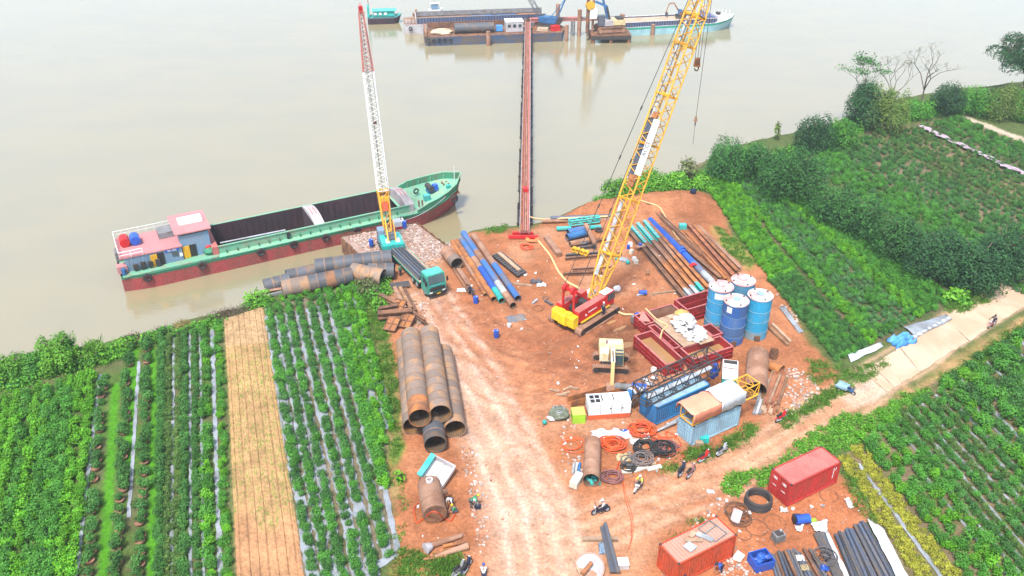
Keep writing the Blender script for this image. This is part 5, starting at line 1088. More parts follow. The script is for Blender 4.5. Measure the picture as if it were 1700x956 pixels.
MB().box((-.0, 0, .6), (.2, 2.5, .35)).build('bumper', 'black', cabo); MB().box((.0, 0, 1.25), (.1, 2.0, .45)).build('grille', 'black', cabo); MB().box((.11, .1, .62), (.04, .5, .16)).build('number_plate', 'yellow', cabo); MB().box((-.02, -.2, 1.75), (.06, 1.5, .12)).build('front_band', 'turquoise', cabo)
MB().box((-tl2 / 2 - 1.0, 0, .95), (tl2 - 1.8, .9, .3)).build('chassis', 'steel_dark', tk)
bedo = MB().box((-tl2 / 2 - 1.3, 0, 1.22), (tl2 - 2.2, 2.45, .16)).build('bed', 'wood_pale', tk)
for y in (-1.25, 1.25): MB().box((-tl2 / 2 - 1.3, y, 1.2), (tl2 - 2.2, .08, .24)).build('side_rail', 'truck_green', bedo)
def wheel(parent, x, y, r=.5, w=.3):
    o = MB().cyl((x, y - w / 2, r), (x, y + w / 2, r), r, 18).build('wheel', 'rubber', parent); MB().cyl((x, y - w / 2 - .02, r), (x, y + w / 2 + .02, r), r * .55, 12).build('rim', 'galv', o); return o
for x in (-1.15, -3.4, -4.6, -tl2 + 1.8, -tl2 + .6):
    for y in (-1.02, 1.02): wheel(tk, x, y)
GP = 'dark blue steel pipes loaded on the truck'
for k in range(9):
    y = -1.0 + (k % 5) * .42 + (.2 if k > 4 else 0); z = 1.45 + (.3 if k > 4 else 0)
    M = tk.matrix_basis; a = M @ Vector((-2.6 - .3 * random.random(), y, z)); b = M @ Vector((-tl2 - 1.0 - .5 * random.random(), y, z))
    tag(MB().pipe(a, b, .17, .15, 14).build('steel_pipe', 'steel_blue'), ('%s pipe from the driver side in the %s layer on the green truck' % (ORD[k % 5], 'lower' if k < 5 else 'upper')), 'pipe', GP)
# ------------------------------------------------------------------ silos
def silo(px, py, h, r, mb_, mt, label, sign):
    p = g(px, py, h); t = thing('steel_silo', label, 'silo', (p.x, p.y, -.05)); 
    zs = [0, h * .2, h * .45, h * .7, h]
    for k in range(4): MB().cyl((0, 0, zs[k]), (0, 0, zs[k + 1]), r, 32, cap=False).build('shell_ring', mb_, t)
    for z in zs[1:4]: MB().pipe((0, 0, z - .02), (0, 0, z + .02), r + .03, r - .02, 32).build('weld_band', 'paleblue_cont' if mb_ != 'silo_b' else 'house_blue', t)
    top = MB().cyl((0, 0, h - .02), (0, 0, h + .16), r + .04, 32, r2=r * .3).build('top_plate', mt, t); MB().pipe((0, 0, h - .06), (0, 0, h + .05), r + .05, r - .1, 32).build('rim', mt, t)
    MB().cyl((0, 0, h + .1), (0, 0, h + .3), r * .3, 18).build('hatch', 'paleblue_cont' if mt == 'silo_top' else mt, top)
    for a in (.6, 1.9, 3.3, 4.9): MB().box((r * .85 * math.cos(a), r * .85 * math.sin(a), h + .12), (.16, .1, .14)).build('lifting_lug', 'steel_dark', top)
    for a in (-1.9, -1.3) if sign == 2 else ((-2.3,) if sign else ()):
        w = .5 if sign == 1 else .45; vs = []
        for k in range(5):
            aa = a + (k / 4 - .5) * (.7 if sign == 2 else .45); vs += [((r + .02) * math.cos(aa), (r + .02) * math.sin(aa), z) for z in (h - 1.0 + (.45 if a > -1.5 else 0), h - .25)]
        MB().add(vs, [(2 * k, 2 * k + 2, 2 * k + 3, 2 * k + 1) for k in range(4)]).build('sign_plate', 'white', t)
    MB().box((0, -r - .05, .5), (.6, .3, .5)).build('outlet', 'rust', t)
    return t
silo(1197.6, 474.7, 5.3, 1.37, 'silo_a', 'silo_top_pink', 'bright blue silo with pink top and white plate beside the red tank', 2)
silo(1222.7, 497.8, 5.3, 1.37, 'silo_b', 'silo_top', 'darkest blue silo with white top, nearest the camera', 1)
silo(1262.6, 489.2, 5.3, 1.37, 'silo_c', 'silo_top', 'pale weathered blue silo with white top, nearest the green field', 0)
silo(1234.3, 464.5, 5.3, 1.37, 'silo_a', 'silo_top_pink', 'blue silo with pink top, farthest back of the four', 0)
# ------------------------------------------------------------------ red slurry tanks
TN = g(1106, 606.4, 1.5); TRZ = R(26.4)
TM = Matrix.Translation((TN.x, TN.y, 0)) @ Matrix.Rotation(TRZ, 4, 'Z')
def open_tank(label, u0, u1, v0, v1, h=1.5, fill=None, m_='red_tank', ribs=True, divs=(), z0=0):
    t = thing('slurry_tank', label, 'tank', TM @ Vector((u0, v0, z0)), TRZ, 'red open slurry tanks'); L_, W_ = u1 - u0, v1 - v0; th = .08
    MB().box((L_ / 2, W_ / 2, .05), (L_ - .02, W_ - .02, .1)).build('floor', m_, t)
    for c_, d_ in (((L_ / 2, th / 2, h / 2), (L_, th, h)), ((L_ / 2, W_ - th / 2, h / 2), (L_, th, h)), ((th / 2, W_ / 2, h / 2), (th, W_ - 2 * th, h)), ((L_ - th / 2, W_ / 2, h / 2), (th, W_ - 2 * th, h))):
        w = MB().box(c_, d_).build('wall', m_, t)
        if ribs:
            along = d_[0] > d_[1]; out = -1 if (c_[1] if along else c_[0]) < .2 else 1; n = max(2, int(max(d_[:2]) / 1.0))
            for k in range(n + 1):
                s_ = (k / n - .5) * (max(d_[:2]) - .1); p = (c_[0] + s_, c_[1] + out * .09, h / 2) if along else (c_[0] + out * .09, c_[1] + s_, h / 2)
                MB().box(p, (.08, .1, h - .1) if along else (.1, .08, h - .1)).build('rib', m_, w)
            for z in (.5, 1.0): MB().box((c_[0], c_[1] + out * .08, z) if along else (c_[0] + out * .08, c_[1], z), (d_[0], .09, .07) if along else (.09, d_[1], .07)).build('stringer', m_, w)
    for c_, d_ in (((L_ / 2, .04, h + .03), (L_ + .1, .16, .08)), ((L_ / 2, W_ - .04, h + .03), (L_ + .1, .16, .08)), ((.04, W_ / 2, h + .035), (.16, W_ - .2, .08)), ((L_ - .04, W_ / 2, h + .035), (.16, W_ - .2, .08))): MB().box(c_, d_).build('rim', 'rim_pink' if 'rim_pink' in MATS else mat('rim_pink', (.50, .16, .15), (.40, .10, .10), sc=1.5), t)
    for f in divs: MB().box((L_ / 2, W_ * f, h * .48), (L_ - .2, .08, h * .94)).build('divider', m_, t)
    if fill: MB().box((L_ / 2, W_ / 2, fill), (L_ - .18, W_ - .18, .04)).build('slurry', 'mud_water', t)
    return t
open_tank('red slurry tank half full of brown water, nearest the excavator', 0, 2.28, 0, 6.1, fill=.7)
open_tank('wide red slurry tank in front of the white bag heap', 3.15, 8.5, -.45, 1.85, fill=.55); open_tank('narrow divided red tank between the water tank and the board deck', 2.45, 3.35, 2.1, 7.0, divs=(.3, .62))
open_tank('small red tank with a pink sheet at the back corner', 2.3, 3.8, 7.4, 9.6, fill=.5); open_tank('small red tank compartment between board deck and silos', 7.75, 9.1, 2.15, 4.3, ribs=False)
open_tank('large tank mostly covered by the board deck', 3.95, 7.6, 2.1, 9.7, ribs=False, m_='rust_pale'); open_tank('dark red deep tank behind the left silo', 8.0, 12.7, 7.35, 9.8, h=1.9, divs=(.5,))
GB2 = 'boards decking the big tank'
for k, (u0, u1, v0, v1) in enumerate(((3.5, 5.4, 1.75, 7.6), (5.42, 7.3, 1.3, 5.8), (5.42, 7.6, 5.82, 7.7))):
    tag(MB().box(((u1 - u0) / 2, (v1 - v0) / 2, 0), (u1 - u0, v1 - v0, .06)).build('deck_board', 'wood_pale', loc=TM @ Vector((u0, v0, 1.66))), ('board of the tank deck next to the narrow divided tank', 'front board of the tank deck under the white bags', 'back board of the tank deck')[k], 'board', GB2).rotation_euler = (0, 0, TRZ)
GBag = 'white bags heaped on the tank deck'
for k in range(110):
    a, rr = random.uniform(0, 6.28), random.random() ** .6; u, v = 5.9 + rr * 1.5 * math.cos(a), 4.0 + rr * 2.5 * math.sin(a); z = 1.8 + 1.0 * (1 - rr) * random.random() + (.25 if v > 4.6 else 0)
    o = MB().ball((0, 0, 0), .28, 1.3, .85, .55, 12, 8, jit=.10).build('cement_bag', 'bag_white', loc=TM @ Vector((u, v, z)), smooth=60); o.rotation_euler = (random.uniform(-.5, .5), random.uniform(-.5, .5), random.uniform(0, 6)); tag(o, 'crumpled white bag in the heap on the board deck', 'bag', GBag)
o = MB().ball((0, 0, 0), .85, 1.1, 1, .6, 16, 9, jit=.07).build('sheet_bundle', 'bag_white', loc=TM @ Vector((6.5, 5.5, 2.3)), smooth=60); tag(o, 'big white bundled sheet at the back of the bag heap', 'sheet')
tag(MB().ball((0, 0, 0), .75, 1.2, .9, .35, 12, 6, jit=.12).build('yellow_tarp_bundle', mat('tarp_yellow', (.52, .34, .10), (.42, .25, .08), sc=1.5), loc=TM @ Vector((7.1, 7.1, 1.95)), smooth=60), 'crossed yellow-brown tarpaulin bundle behind the bags', 'tarpaulin')
tag(MB().box((0, 0, .2), (.6, .5, .45)).build('cardboard_box', 'rust_orange', loc=TM @ Vector((5.3, 6.2, 1.69))), 'orange-brown box at the back of the board deck', 'box')
o = MB().add([(0, 0, .2), (1.4, 0, .1), (.5, 1.0, 1.0), (0, 0, .14), (1.4, 0, .04), (.5, 1.0, .94)], [(0, 1, 2), (5, 4, 3), (0, 3, 4, 1), (1, 4, 5, 2), (2, 5, 3, 0)]).build('sheet_flap', 'roof_pink', loc=TM @ Vector((2.2, 8.6, 1.2)), smooth=None); tag(o, 'pink sheet flap standing up at the back tank corner', 'sheet')
t_ = thing('pump_box', 'small box with blue pump on the far rim of the back tank', 'pump', TM @ Vector((3.0, 10.2, 0)), TRZ); MB().box((0, 0, .5), (1.0, .7, .9)).build('box', 'grey', t_); MB().cyl((-.2, 0, 1.1), (.3, 0, 1.1), .2, 10).build('motor', 'blue', t_)
tag(MB().pipe((0, 0, 0), (0, 0, .45), .3, .25, 16).build('white_pail', 'white', loc=gg(1085, 616)), 'white pail standing beside the red water tank', 'pail')
# ------------------------------------------------------------------ containers
def corrugated(L_, H_, pitch=.28, d=.045):
    n = int(L_ / pitch); xs = []
    for k in range(n):
        x = k * L_ / n; p = L_ / n; xs += [(x, 0), (x + p * .25, 0), (x + p * .5, d), (x + p * .75, d)]
    xs.append((L_, 0)); vs = [(x, y, z) for x, y in xs for z in (0, H_)]
    return MB().add(vs, [(2 * k, 2 * k + 2, 2 * k + 3, 2 * k + 1) for k in range(len(xs) - 1)])
def container(label, near, rz, L_, W_, H_, m_, mroof, doors='near', open_top=False, frame=None, marks=True, z=0.0):
    """origin at the near bottom corner; length along +x, width along +y"""
    t = thing('shipping_container', label, 'container', (near.x, near.y, near.z + z), rz); fr = frame or m_
    for x in (.08, L_ - .08):
        for y in (.08, W_ - .08): MB().box((x, y, H_ / 2), (.16, .16, H_)).build('corner_post', fr, t)
    for y in (.06, W_ - .06):
        for zz in (.08, H_ - .05): MB().box((L_ / 2, y, zz), (L_ - .33, .12, .13)).build('side_rail', fr, t)
    for x in (.06, L_ - .06):
        for zz in (.08, H_ - .05): MB().box((x, W_ / 2, zz), (.12, W_ - .33, .13)).build('end_rail', fr, t)
    for x in (.08, L_ - .08):
        for y in (.08, W_ - .08): MB().box((x, y, H_ + .01), (.18, .18, .08)).build('corner_casting', 'steel_dark', t)
    o = corrugated(L_ - .3, H_ - .2).build('side_panel', m_, t, smooth=None); o.location = (.15, .05, .1)
    o = corrugated(L_ - .3, H_ - .2).build('side_panel', m_, t, smooth=None); o.location = (.15, W_ - .09, .1)
    o = corrugated(W_ - .3, H_ - .2).build('end_panel', m_, t, smooth=None); o.location = (L_ - .06, .15, .1); o.rotation_euler = (0, 0, R(90))
    MB().box((L_ / 2, W_ / 2, .1), (L_ - .3, W_ - .3, .08)).build('floor', 'wood', t)
    if not open_top:
        o = corrugated(L_ - .3, W_ - .22, .3, .04).build('roof_panel', mroof, t, smooth=None); o.location = (.15, .11, H_ - .01); o.rotation_euler = (R(-90), 0, 0)
    if doors == 'near':
        for k, y0 in enumerate((.16, W_ / 2 + .02)):
            dw = W_ / 2 - .18; d_ = MB().box((.03, y0 + dw / 2, H_ / 2), (.06, dw, H_ - .3)).build('door', m_, t)
            for j in (.28, .72): rod('locking_bar', fr, d_, (-.04, y0 + dw * j, .2), (-.04, y0 + dw * j, H_ - .2), .03)
            for zz in (.6, 1.0, 1.4, 1.8): MB().box((-.01, y0 + dw / 2, zz), (.03, dw * .9, .05)).build('door_rib', fr, d_)
            if marks:
                for zz in (1.95, 2.1, 1.2): MB().box((-.03, y0 + dw * .55, zz), (.02, dw * .5, .06)).build('marking', 'white', d_)
    else:
        o = corrugated(W_ - .3, H_ - .2).build('end_panel', m_, t, smooth=None); o.location = (.06, .15, .1); o.rotation_euler = (0, 0, R(90)); o.scale = (1, 1, 1)
    if marks:
        for k in range(8): MB().box((L_ - .75, .03, H_ - .5 - k * .15), (.09, .02, .1)).build('marking', 'white', t)
        for k in range(3): MB().box((L_ - .5, .03, H_ - .45 - k * .14), (.08, .02, .09)).build('marking', 'white', t)
    return t
n1_ = g(1306.4, 841.7); container('red shipping container with doors ajar between the steel bundles and the track', n1_, R(29.3), 6.06, 2.44, 2.55, 'red_cont', 'roof_pink', marks=True)
n2_ = g(1126.7, 937.6, 2.55); n2_.z = 0
rc2 = container('orange-red shipping container with scrap lying on its rusty roof', n2_, yaw(g(1126.7, 937.6, 2.55), g(1223.7, 887.9, 2.55)), 6.06, 2.44, 2.55, 'orange_cont', 'roof_rusty', doors='none', marks=False)
for lab, x, y, sx, sy, rz_, m_ in (('pale board on the orange container roof', 2.6, 1.3, 1.5, .35, -.5, 'wood_pale'), ('grey metal rack on the orange container roof', 3.6, 1.1, .45, 1.4, .5, 'galv'), ('small ply scrap on the orange container roof', 2.9, 1.8, .7, .4, .3, 'wood_pale'), ('heap of pale offcuts on the orange container roof', 1.9, .9, .8, .8, .2, 'galv')):
    tag(MB().box((0, 0, .06), (sx, sy, .1)).build('roof_scrap', m_, loc=rc2.matrix_basis @ Vector((x, y, 2.6))), lab, 'scrap').rotation_euler = (0, 0, rc2.rotation_euler.z + rz_)
t_ = thing('wire_rack', 'rectangular metal rack lying on the orange container roof', 'frame', rc2.matrix_basis @ Vector((4.6, 1.3, 2.62)), rc2.rotation_euler.z + .15)
for a, b in (((-.7, -.9, 0), (.7, -.9, 0)), ((.7, -.9, 0), (.7, .9, 0)), ((.7, .9, 0), (-.7, .9, 0)), ((-.7, .9, 0), (-.7, -.9, 0)), ((-.7, .2, 0), (.7, .2, 0))): MB().bar(a, b, .07).build('bar', 'grey', t_)
nb_ = g(1087, 706.7); bcn = container('bright blue open container with a dark lattice boom across it', nb_, yaw(g(1087, 681.6, 2.2), g(1178, 640.8, 2.2)), 7.1, 2.44, 2.2, 'blue_cont', 'paleblue_cont', marks=False)
npl = g(1147.7, 741); pcn = container('pale grey-blue container with tarpaulins and a yellow lattice on top', npl, yaw(g(1148.5, 710, 2.4), g(1227, 675, 2.4)), 6.06, 2.2, 2.4, 'paleblue_cont', 'paleblue_cont', marks=False)
# dark lattice boom section over the blue container
t_ = thing('boom_section', 'dark grey lattice boom section lying across the blue container', 'boom section', bcn.matrix_basis @ Vector((0, 0, 2.25)), bcn.rotation_euler.z)
lattice(t_, (-.9, 1.6, 1.0), (9.3, 2.0, 1.0), 2.0, 2.0, 12, 'steel_dark', .085, hh=(1.8, 1.8), rb=.05); MB().bar((0, 1.6, .2), (9, 1.9, .2), .5, .05).build('inner_walkway', 'galv', t_)
# yellow lattice and tarps on the pale container
t_ = thing('boom_section', 'yellow lattice boom section on the pale container, reaching the rusty pipe', 'boom section', pcn.matrix_basis @ Vector((0, 0, 2.45)), pcn.rotation_euler.z)
lattice(t_, (-.1, 1.0, .75), (8.6, 1.25, .75), 1.7, 1.7, 11, 'yellow_boom', .075, hh=(1.4, 1.4), rb=.045)
def tarp(label, x0, x1, m_, M0, zt=1.62):
    t = MB(); nx = 12; W0, W1 = -.1, 2.25; vs = []; prof = [(W0 - .12, .55), (W0, zt - .06), (W0 + .3, zt), ((W0 + W1) / 2, zt + .06), (W1 - .3, zt), (W1, zt - .06), (W1 + .12, .8)]
    for i in range(nx + 1):
        x = x0 + (x1 - x0) * i / nx
        for k, (y, z) in enumerate(prof): vs.append((x + (.08 * math.sin(k * 2) if i in (0, nx) else 0), y + .03 * math.sin(i * 2.1 + k), z + (.04 * math.sin(i * 1.7 + k * 2) if 0 < k < 6 else .14 * math.sin(i * 1.1 + k))))
    n = len(prof); fs = [(i * n + k, i * n + n + k, i * n + n + k + 1, i * n + k + 1) for i in range(nx) for k in range(n - 1)]
    o = t.add(vs, fs).build('tarpaulin', m_, smooth=50); md = o.modifiers.new('t', 'SOLIDIFY'); md.thickness = .03; o.matrix_basis = M0; return tag(o, label, 'tarpaulin')
M0 = pcn.matrix_basis @ Matrix.Translation((0, 0, 2.42))
tarp('orange tarpaulin over the near half of the yellow lattice', -.35, 3.2, 'orange_tarp', M0); tarp('white tarpaulin over the far half of the yellow lattice', 3.2, 6.3, 'white_tarp', M0, 1.7)
GSt = 'steel tubes bundled between the two blue containers'
for k in range(6):
    a, b = g(1088 + k * 2.2, 716 - k * .9, .2 + .12 * (k % 2)), g(1122 + k * .8, 702 - k * 1.5, .3 + .12 * (k % 2)); tag(MB().pipe(a, b, .11, .09, 10).build('steel_tube', 'galv'), '%s grey steel tube from the bright blue container in the bundle' % ORD[k], 'tube', GSt)
# ------------------------------------------------------------------ generator, boxes, machines
gn = g(976.5, 697); grz = yaw(g(976.5, 697), g(1044, 692.5)); ge = thing('generator', 'white generator cabin with orange base in the yard', 'generator', gn, grz)
MB().box((2.12, .85, .28), (4.25, 1.7, .55)).build('base', 'orange_tarp', ge).data.materials[0] = mat('gen_orange', (.62, .11, .03), (.5, .10, .05), sc=1)
bo = MB().box((2.12, .85, 1.2), (4.25, 1.7, 1.3)).build('cabin', 'white', ge); MB().box((2.12, .85, 1.87), (4.3, 1.75, .06)).build('roof', 'white', ge)
for x, y in ((.45, .55), (.45, 1.2), (1.0, .55), (1.0, 1.2)): MB().box((x, y, 1.91), (.45, .5, .05)).build('vent', 'black', ge)
MB().box((1.45, 1.0, 1.92), (.12, 1.0, .06)).build('roof_slot', 'steel_dark', ge); MB().box((2.6, .95, 1.92), (.1, 1.1, .05)).build('roof_slot', 'steel_dark', ge)
for x in (1.2, 2.3, 3.3): MB().box((x, -.01, 1.2), (.03, .03, 1.1)).build('door_seam', 'grey', bo)
for x in (2.2, 3.4): MB().box((x, -.03, 1.3), (.14, .04, .1)).build('handle', 'black', bo)
lm = g(957, 700); t_ = thing('lime_crate', 'lime green fabric box beside the white generator', 'box', lm, R(5)); MB().box((.2, .3, .55), (1.3, 1.2, 1.1), top=.96).build('body', 'lime', t_); MB().box((.2, .3, 1.13), (1.32, 1.2, .1), top=.9).build('lid', mat('lime_pale', (.55, .62, .12), (.48, .55, .12)), t_)
t_ = thing('net_heap', 'heap of grey-green netting and rope left of the lime box', 'net heap', gg(927, 692), 0); MB().ball((0, 0, .5), .95, 1.15, .9, .75, 14, 8, jit=.16).build('netting', 'net', t_); MB().ball((-.6, -.5, .25), .5, 1.3, .7, .6, 10, 6, jit=.2).build('sack', 'pale_grey', t_)
for k in range(5): MB().tube([(.9 * math.cos(a) * (1 - .1 * k), .8 * math.sin(a) * (1 - .1 * k), .5 + .15 * k + .1 * math.sin(3 * a)) for a in np.linspace(0, 6.28, 16, endpoint=False)], .05, 5, True).build('rope', 'galv', t_)
tag(MB().ball((0, 0, .25), .25, 1, 1, 1.1).build('green_float', 'teal', loc=gg(904, 703)), 'small teal float beside the netting heap', 'float')
def channel(label, pa, pb_, w, h, m_):
    a, b = g(*pa, .05), g(*pb_, .05); L_ = (b - a).length; prof = [(-w / 2, 0), (w / 2, 0), (w / 2, h), (w / 2 - .06, h), (w / 2 - .06, .06), (-w / 2 + .06, .06), (-w / 2 + .06, h), (-w / 2, h)]
    o = MB().extr(prof, 0, L_).build('steel_channel', m_, smooth=None, loc=a); o.rotation_euler = (0, 0, yaw(a, b) - R(90)); return tag(o, label, 'channel')
channel('long rusty steel channel behind the white generator', (945, 672), (1042, 645), .9, .75, 'rust_orange')
for k, (px, py, rz_) in enumerate(((920, 648, -.3), (932, 656, -.1), (942, 645, .6), (938, 652, .4), (952, 645, -.2))): tag(MB().bar((-.55, 0, .1), (.55, 0, .1), .22, .16).build('timber_offcut', 'wood_pale', loc=gg(px, py)), 'short timber offcut lying left of the rusty channel', 'offcut', 'offcuts on the ground by the channel').rotation_euler = (0, 0, rz_)
# slurry pumps between generator and blue container
t_ = thing('slurry_pump', 'blue slurry pump with grey pipe left of the lattice boom', 'pump', gg(1062, 656), R(-8))
MB().cyl((-2.6, .2, .6), (-.9, .1, .7), .36, 16).build('suction_pipe', 'grey', t_); MB().cyl((-.9, .1, .75), (.6, 0, .75), .5, 16).build('motor', 'blue', t_)
for x in (-.6, -.2, .2): MB().pipe((x - .04, 0, .75), (x + .04, 0, .75), .56, .48, 16).build('cooling_fin', 'blue_mid', t_)
MB().box((.1, -.5, 1.0), (.45, .3, .25)).build('terminal_box', 'white', t_); MB().box((-.1, 0, .12), (2.0, 1.0, .22)).build('skid', 'steel_dark', t_)
t_ = thing('pipe_elbow', 'blue and rusty pipe bend right behind the generator', 'pipe bend', gg(1043, 668), R(48)); MB().cyl((-.9, 0, .75), (.4, 0, .9), .5, 16).build('bend', 'blue_mid', t_); MB().cyl((.4, 0, .9), (.6, 0, .92), .56, 16).build('flange', 'white', t_); MB().cyl((.6, 0, .92), (1.0, 0, .95), .58, 16).build('collar', 'rust', t_)
for k, (px, py, rr) in enumerate(((1058, 672, .5), (1049, 676, .42), (1066, 664, .45))): t_ = thing('cable_reel', ('nearest rusty cable reel beside the blue container', 'small rusty reel next to the generator corner', 'dark reel under the boom end')[k], 'reel', gg(px, py), R(30 + 40 * k)); MB().cyl((0, -.3, rr), (0, -.2, rr), rr, 16).build('flange', 'rust', t_); MB().cyl((0, .2, rr), (0, .3, rr), rr, 16).build('flange', 'rust', t_); MB().cyl((0, -.2, rr), (0, .2, rr), rr * .6, 12).build('drum', 'black', t_)
for k, (px, py) in enumerate(((1072, 634), (1078, 640), (1086, 630))): tag(MB().ball((0, 0, .25), .35, 1.2, .9, .7, 9, 5, jit=.25).build('sand_sack', 'pale_grey', loc=gg(px, py), smooth=60), 'pale sack lying at the left end of the dark lattice boom', 'sack', 'sacks at the dark boom end')
cbx = g(1197, 640); t_ = thing('control_cabin', 'white topped teal control box right of the dark lattice boom', 'control box', cbx, yaw(g(1197, 626, .9), g(1219, 629, .9)))
lu = (g(1206.7, 596, .9) - g(1197, 626, .9)).length; MB().box((.8, lu / 2, .45), (1.6, lu, .9)).build('body', 'teal', t_); MB().box((.8, lu / 2, .94), (1.62, lu + .04, .1)).build('top', 'white', t_); MB().box((.8, lu * .55, 1.0), (1.4, .12, .05)).build('strip', 'rust', t_); MB().box((.8, lu - .4, 1.0), (1.4, .6, .05)).build('grille', 'steel_dark', t_)
t_ = thing('drum_bundle', 'bundle of blue plastic drums behind the dark lattice boom', 'drum bundle', gg(1183, 626), R(20))
for x, y, z in ((0, 0, 0), (.5, .2, 0), (.2, .5, 0), (.25, .2, .75)): MB().cyl((x, y, z), (x, y, z + .8), .28, 14).build('drum', 'blue', t_)
seg_pipe('large_pipe', 'large rusty pipe with yellow lattice poking at its mouth', g(1254.5, 649, 1.15), g(1258.5, 589, 1.15), 1.15, 4, ['rust_pale'] * 4, seam=False)
o = MB().pipe((0, 0, 0), (0, 0, 1.0), .48, .44, 18).build('rusty_bucket', 'rust', loc=gg(1283.5, 593)); tag(o, 'small dark rusty cylinder standing right of the large rusty pipe', 'cylinder')
t_ = thing('rusty_bucket', 'orange rusty drilling bucket lying right of the large rusty pipe', 'bucket', gg(1287, 617, .55), R(-50)); MB().pipe((-.7, 0, 0), (.7, 0, 0), .62, .56, 20).build('body', 'rust_orange', t_); MB().cyl((.5, 0, 0), (.56, 0, 0), .56, 20).build('bottom', 'rust', t_); MB().tube([(-.7, .6, 0), (-1.0, .3, .1), (-1.0, -.3, .1), (-.7, -.6, 0)], .05, 6).build('handle', 'steel', t_)
GTm = 'timbers in the pile by the large rusty pipe'
for k in range(24):
    o_ = (k % 8) * 3.9 + 1.6 * (k // 8); lay = k // 8; a = g(1283 + o_ * .8 + random.uniform(-1, 1), 618 + random.uniform(-6, 8), .12 + .19 * lay + .013 * (k % 5)); b = g(1262 + o_ + random.uniform(-2, 2), 684 + random.uniform(-9, 4) - lay * 5, .12 + .19 * lay + .011 * (k % 3))
    tag(MB().bar(a, b, .22, .17).build('timber', random.choice(('wood_red', 'wood_red', 'wood', 'wood_pale')), smooth=None), '%s timber from the large rusty pipe in the %s layer of the timber pile' % (ORD[k % 8], ('lower', 'middle', 'upper')[k // 8]), 'timber', GTm)
for k in range(3): tag(MB().bar(g(1270 + 4.5 * k, 630, .15 + .02 * k), g(1251 + 5 * k, 687, .15 + .02 * k), .26, .2).build('grey_board', 'pale_grey' if k == 1 else 'grey', smooth=None), '%s grey board from the large rusty pipe, by the timber pile' % ORD[k], 'board', 'grey boards by the timber pile')
ringobj('hose_coil', 'small pale hose coil right of the dark lattice boom', 1196, 656, .45, .06, 'pale_grey', 'hose', n=3)
# tilted tipper body, rusty tank, logs at the plantation edge
t_ = thing('tipper_body', 'white and teal tipper body lying tilted by the pipe stack', 'tipper body', gg(726, 795, .35), R(-24), rx=R(10), ry=R(14))
MB().box((0, 0, 0), (2.2, 2.6, .12)).build('floor', 'white', t_)
for x in (-1.1, 1.1): MB().box((x, 0, .35), (.1, 2.6, .75)).build('side', 'white' if x > 0 else 'teal', t_)
MB().box((-1.2, 0, .75), (.5, 2.6, .1)).build('top_strip', 'turquoise', t_); MB().box((0, -1.3, .3), (2.2, .1, .6)).build('tail', 'rust_pale', t_); MB().box((0, 1.3, .35), (2.2, .1, .7)).build('head_board', 'pale_grey', t_); MB().box((.05, 0, .08), (.06, 2.5, .06)).build('seam', 'grey', t_); MB().box((0, 0, -.25), (1.2, 2.4, .4)).build('sub_frame', 'rust', t_)
t_ = thing('rusty_tank', 'rusty horizontal tank with manhole lying by the workers', 'tank', g(723, 868, 0), yaw(g(723, 868), g(713, 818)))
Lk = (g(723, 868) - g(713, 818)).length; MB().cyl((0, 0, 1.05), (Lk, 0, 1.05), 1.05, 28).build('shell', 'rust_pale', t_); MB().cyl((-.06, 0, 1.05), (0, 0, 1.05), 1.0, 28).build('end_plate', 'rust', t_)
MB().pipe((Lk - .7, 0, 2.0), (Lk - .7, 0, 2.3), .32, .2, 16).build('manhole', 'pale_grey', t_); MB().cyl((Lk * .6, -1.0, 1.3), (Lk * .6, -1.5, 1.3), .25, 12).build('side_nozzle', 'rust', t_)
MB().pipe((Lk * .33, 0, 1.05), (Lk * .33 + .06, 0, 1.05), 1.065, 1.04, 28).build('weld_seam', 'rust', t_)
for k, (pa, pb_, r0, r1, m_, lab) in enumerate((((716, 905), (766, 889), .28, .2, 'rust_pale', 'mud-crusted steel tube with a wide collar by the grass'), ((735, 907), (773, 899), .16, .16, 'rust_orange', 'orange rusted tube between two muddy tubes'), ((722, 924), (777, 906), .16, .3, 'rust_pale', 'long tapered muddy tube nearest the grass patch'), ((702, 929), (742, 923), .12, .12, 'wood_red', 'thin red-brown pole half hidden in the grass'))):
    tag(MB().cyl(g(*pa, r0), g(*pb_, r1), r0, 14, r2=r1).build('steel_tube', m_), lab, 'tube')
tag(MB().cyl(g(706, 911, .4), g(716, 906, .35), .5, 14, r2=.3).build('tube_collar', 'pale_grey'), 'pale conical collar on the end of the muddy tube', 'collar')
# ------------------------------------------------------------------ hoses and coils
def hose(name, label, pts, r, m_, cat='hose', z=.06, k=7, grp=None):
    P = [g(p[0], p[1], p[2]) if len(p) > 2 else gg(p[0], p[1], z) for p in pts]; P = smooth_path(P, k)
    for p in P: p.z = max(p.z, gz(p.x, p.y) + r)
    return tag(MB().tube(P, r, 6).build(name, m_), label, cat, grp)
def coil(label, px, py, Rr, n, r, m_, grp=None, z=0, sq=.9, jit=.12, cat='hose'):
    p = gg(px, py); pts = []; ph = random.uniform(0, 6)
    for k in range(n * 18):
        a = ph + k * 2 * math.pi / 18; t_ = k / 18; rr = Rr * (1 + jit * math.sin(t_ * 2.3 + ph) - .06 * (t_ % 4)); ox = .22 * Rr * math.sin(t_ * 1.7 + ph)
        pts.append((rr * math.cos(a) + ox, rr * sq * math.sin(a) + .1 * Rr * math.cos(t_ * 2.1), r + .045 * t_ + .02 * math.sin(3 * a)))
    return tag(MB().tube(pts, r, 5).build('hose_coil', m_, loc=(p.x, p.y, p.z + z)), label, cat, grp)
hose('yellow_hose', 'long pale yellow hose snaking from the trestle across the yard', [(890, 398), (900, 408), (915, 428), (926, 450), (941, 468), (960, 479), (976, 488), (1003, 503), (1024, 518), (1050, 524), (1064, 521)], .13, 'yellow_hose')
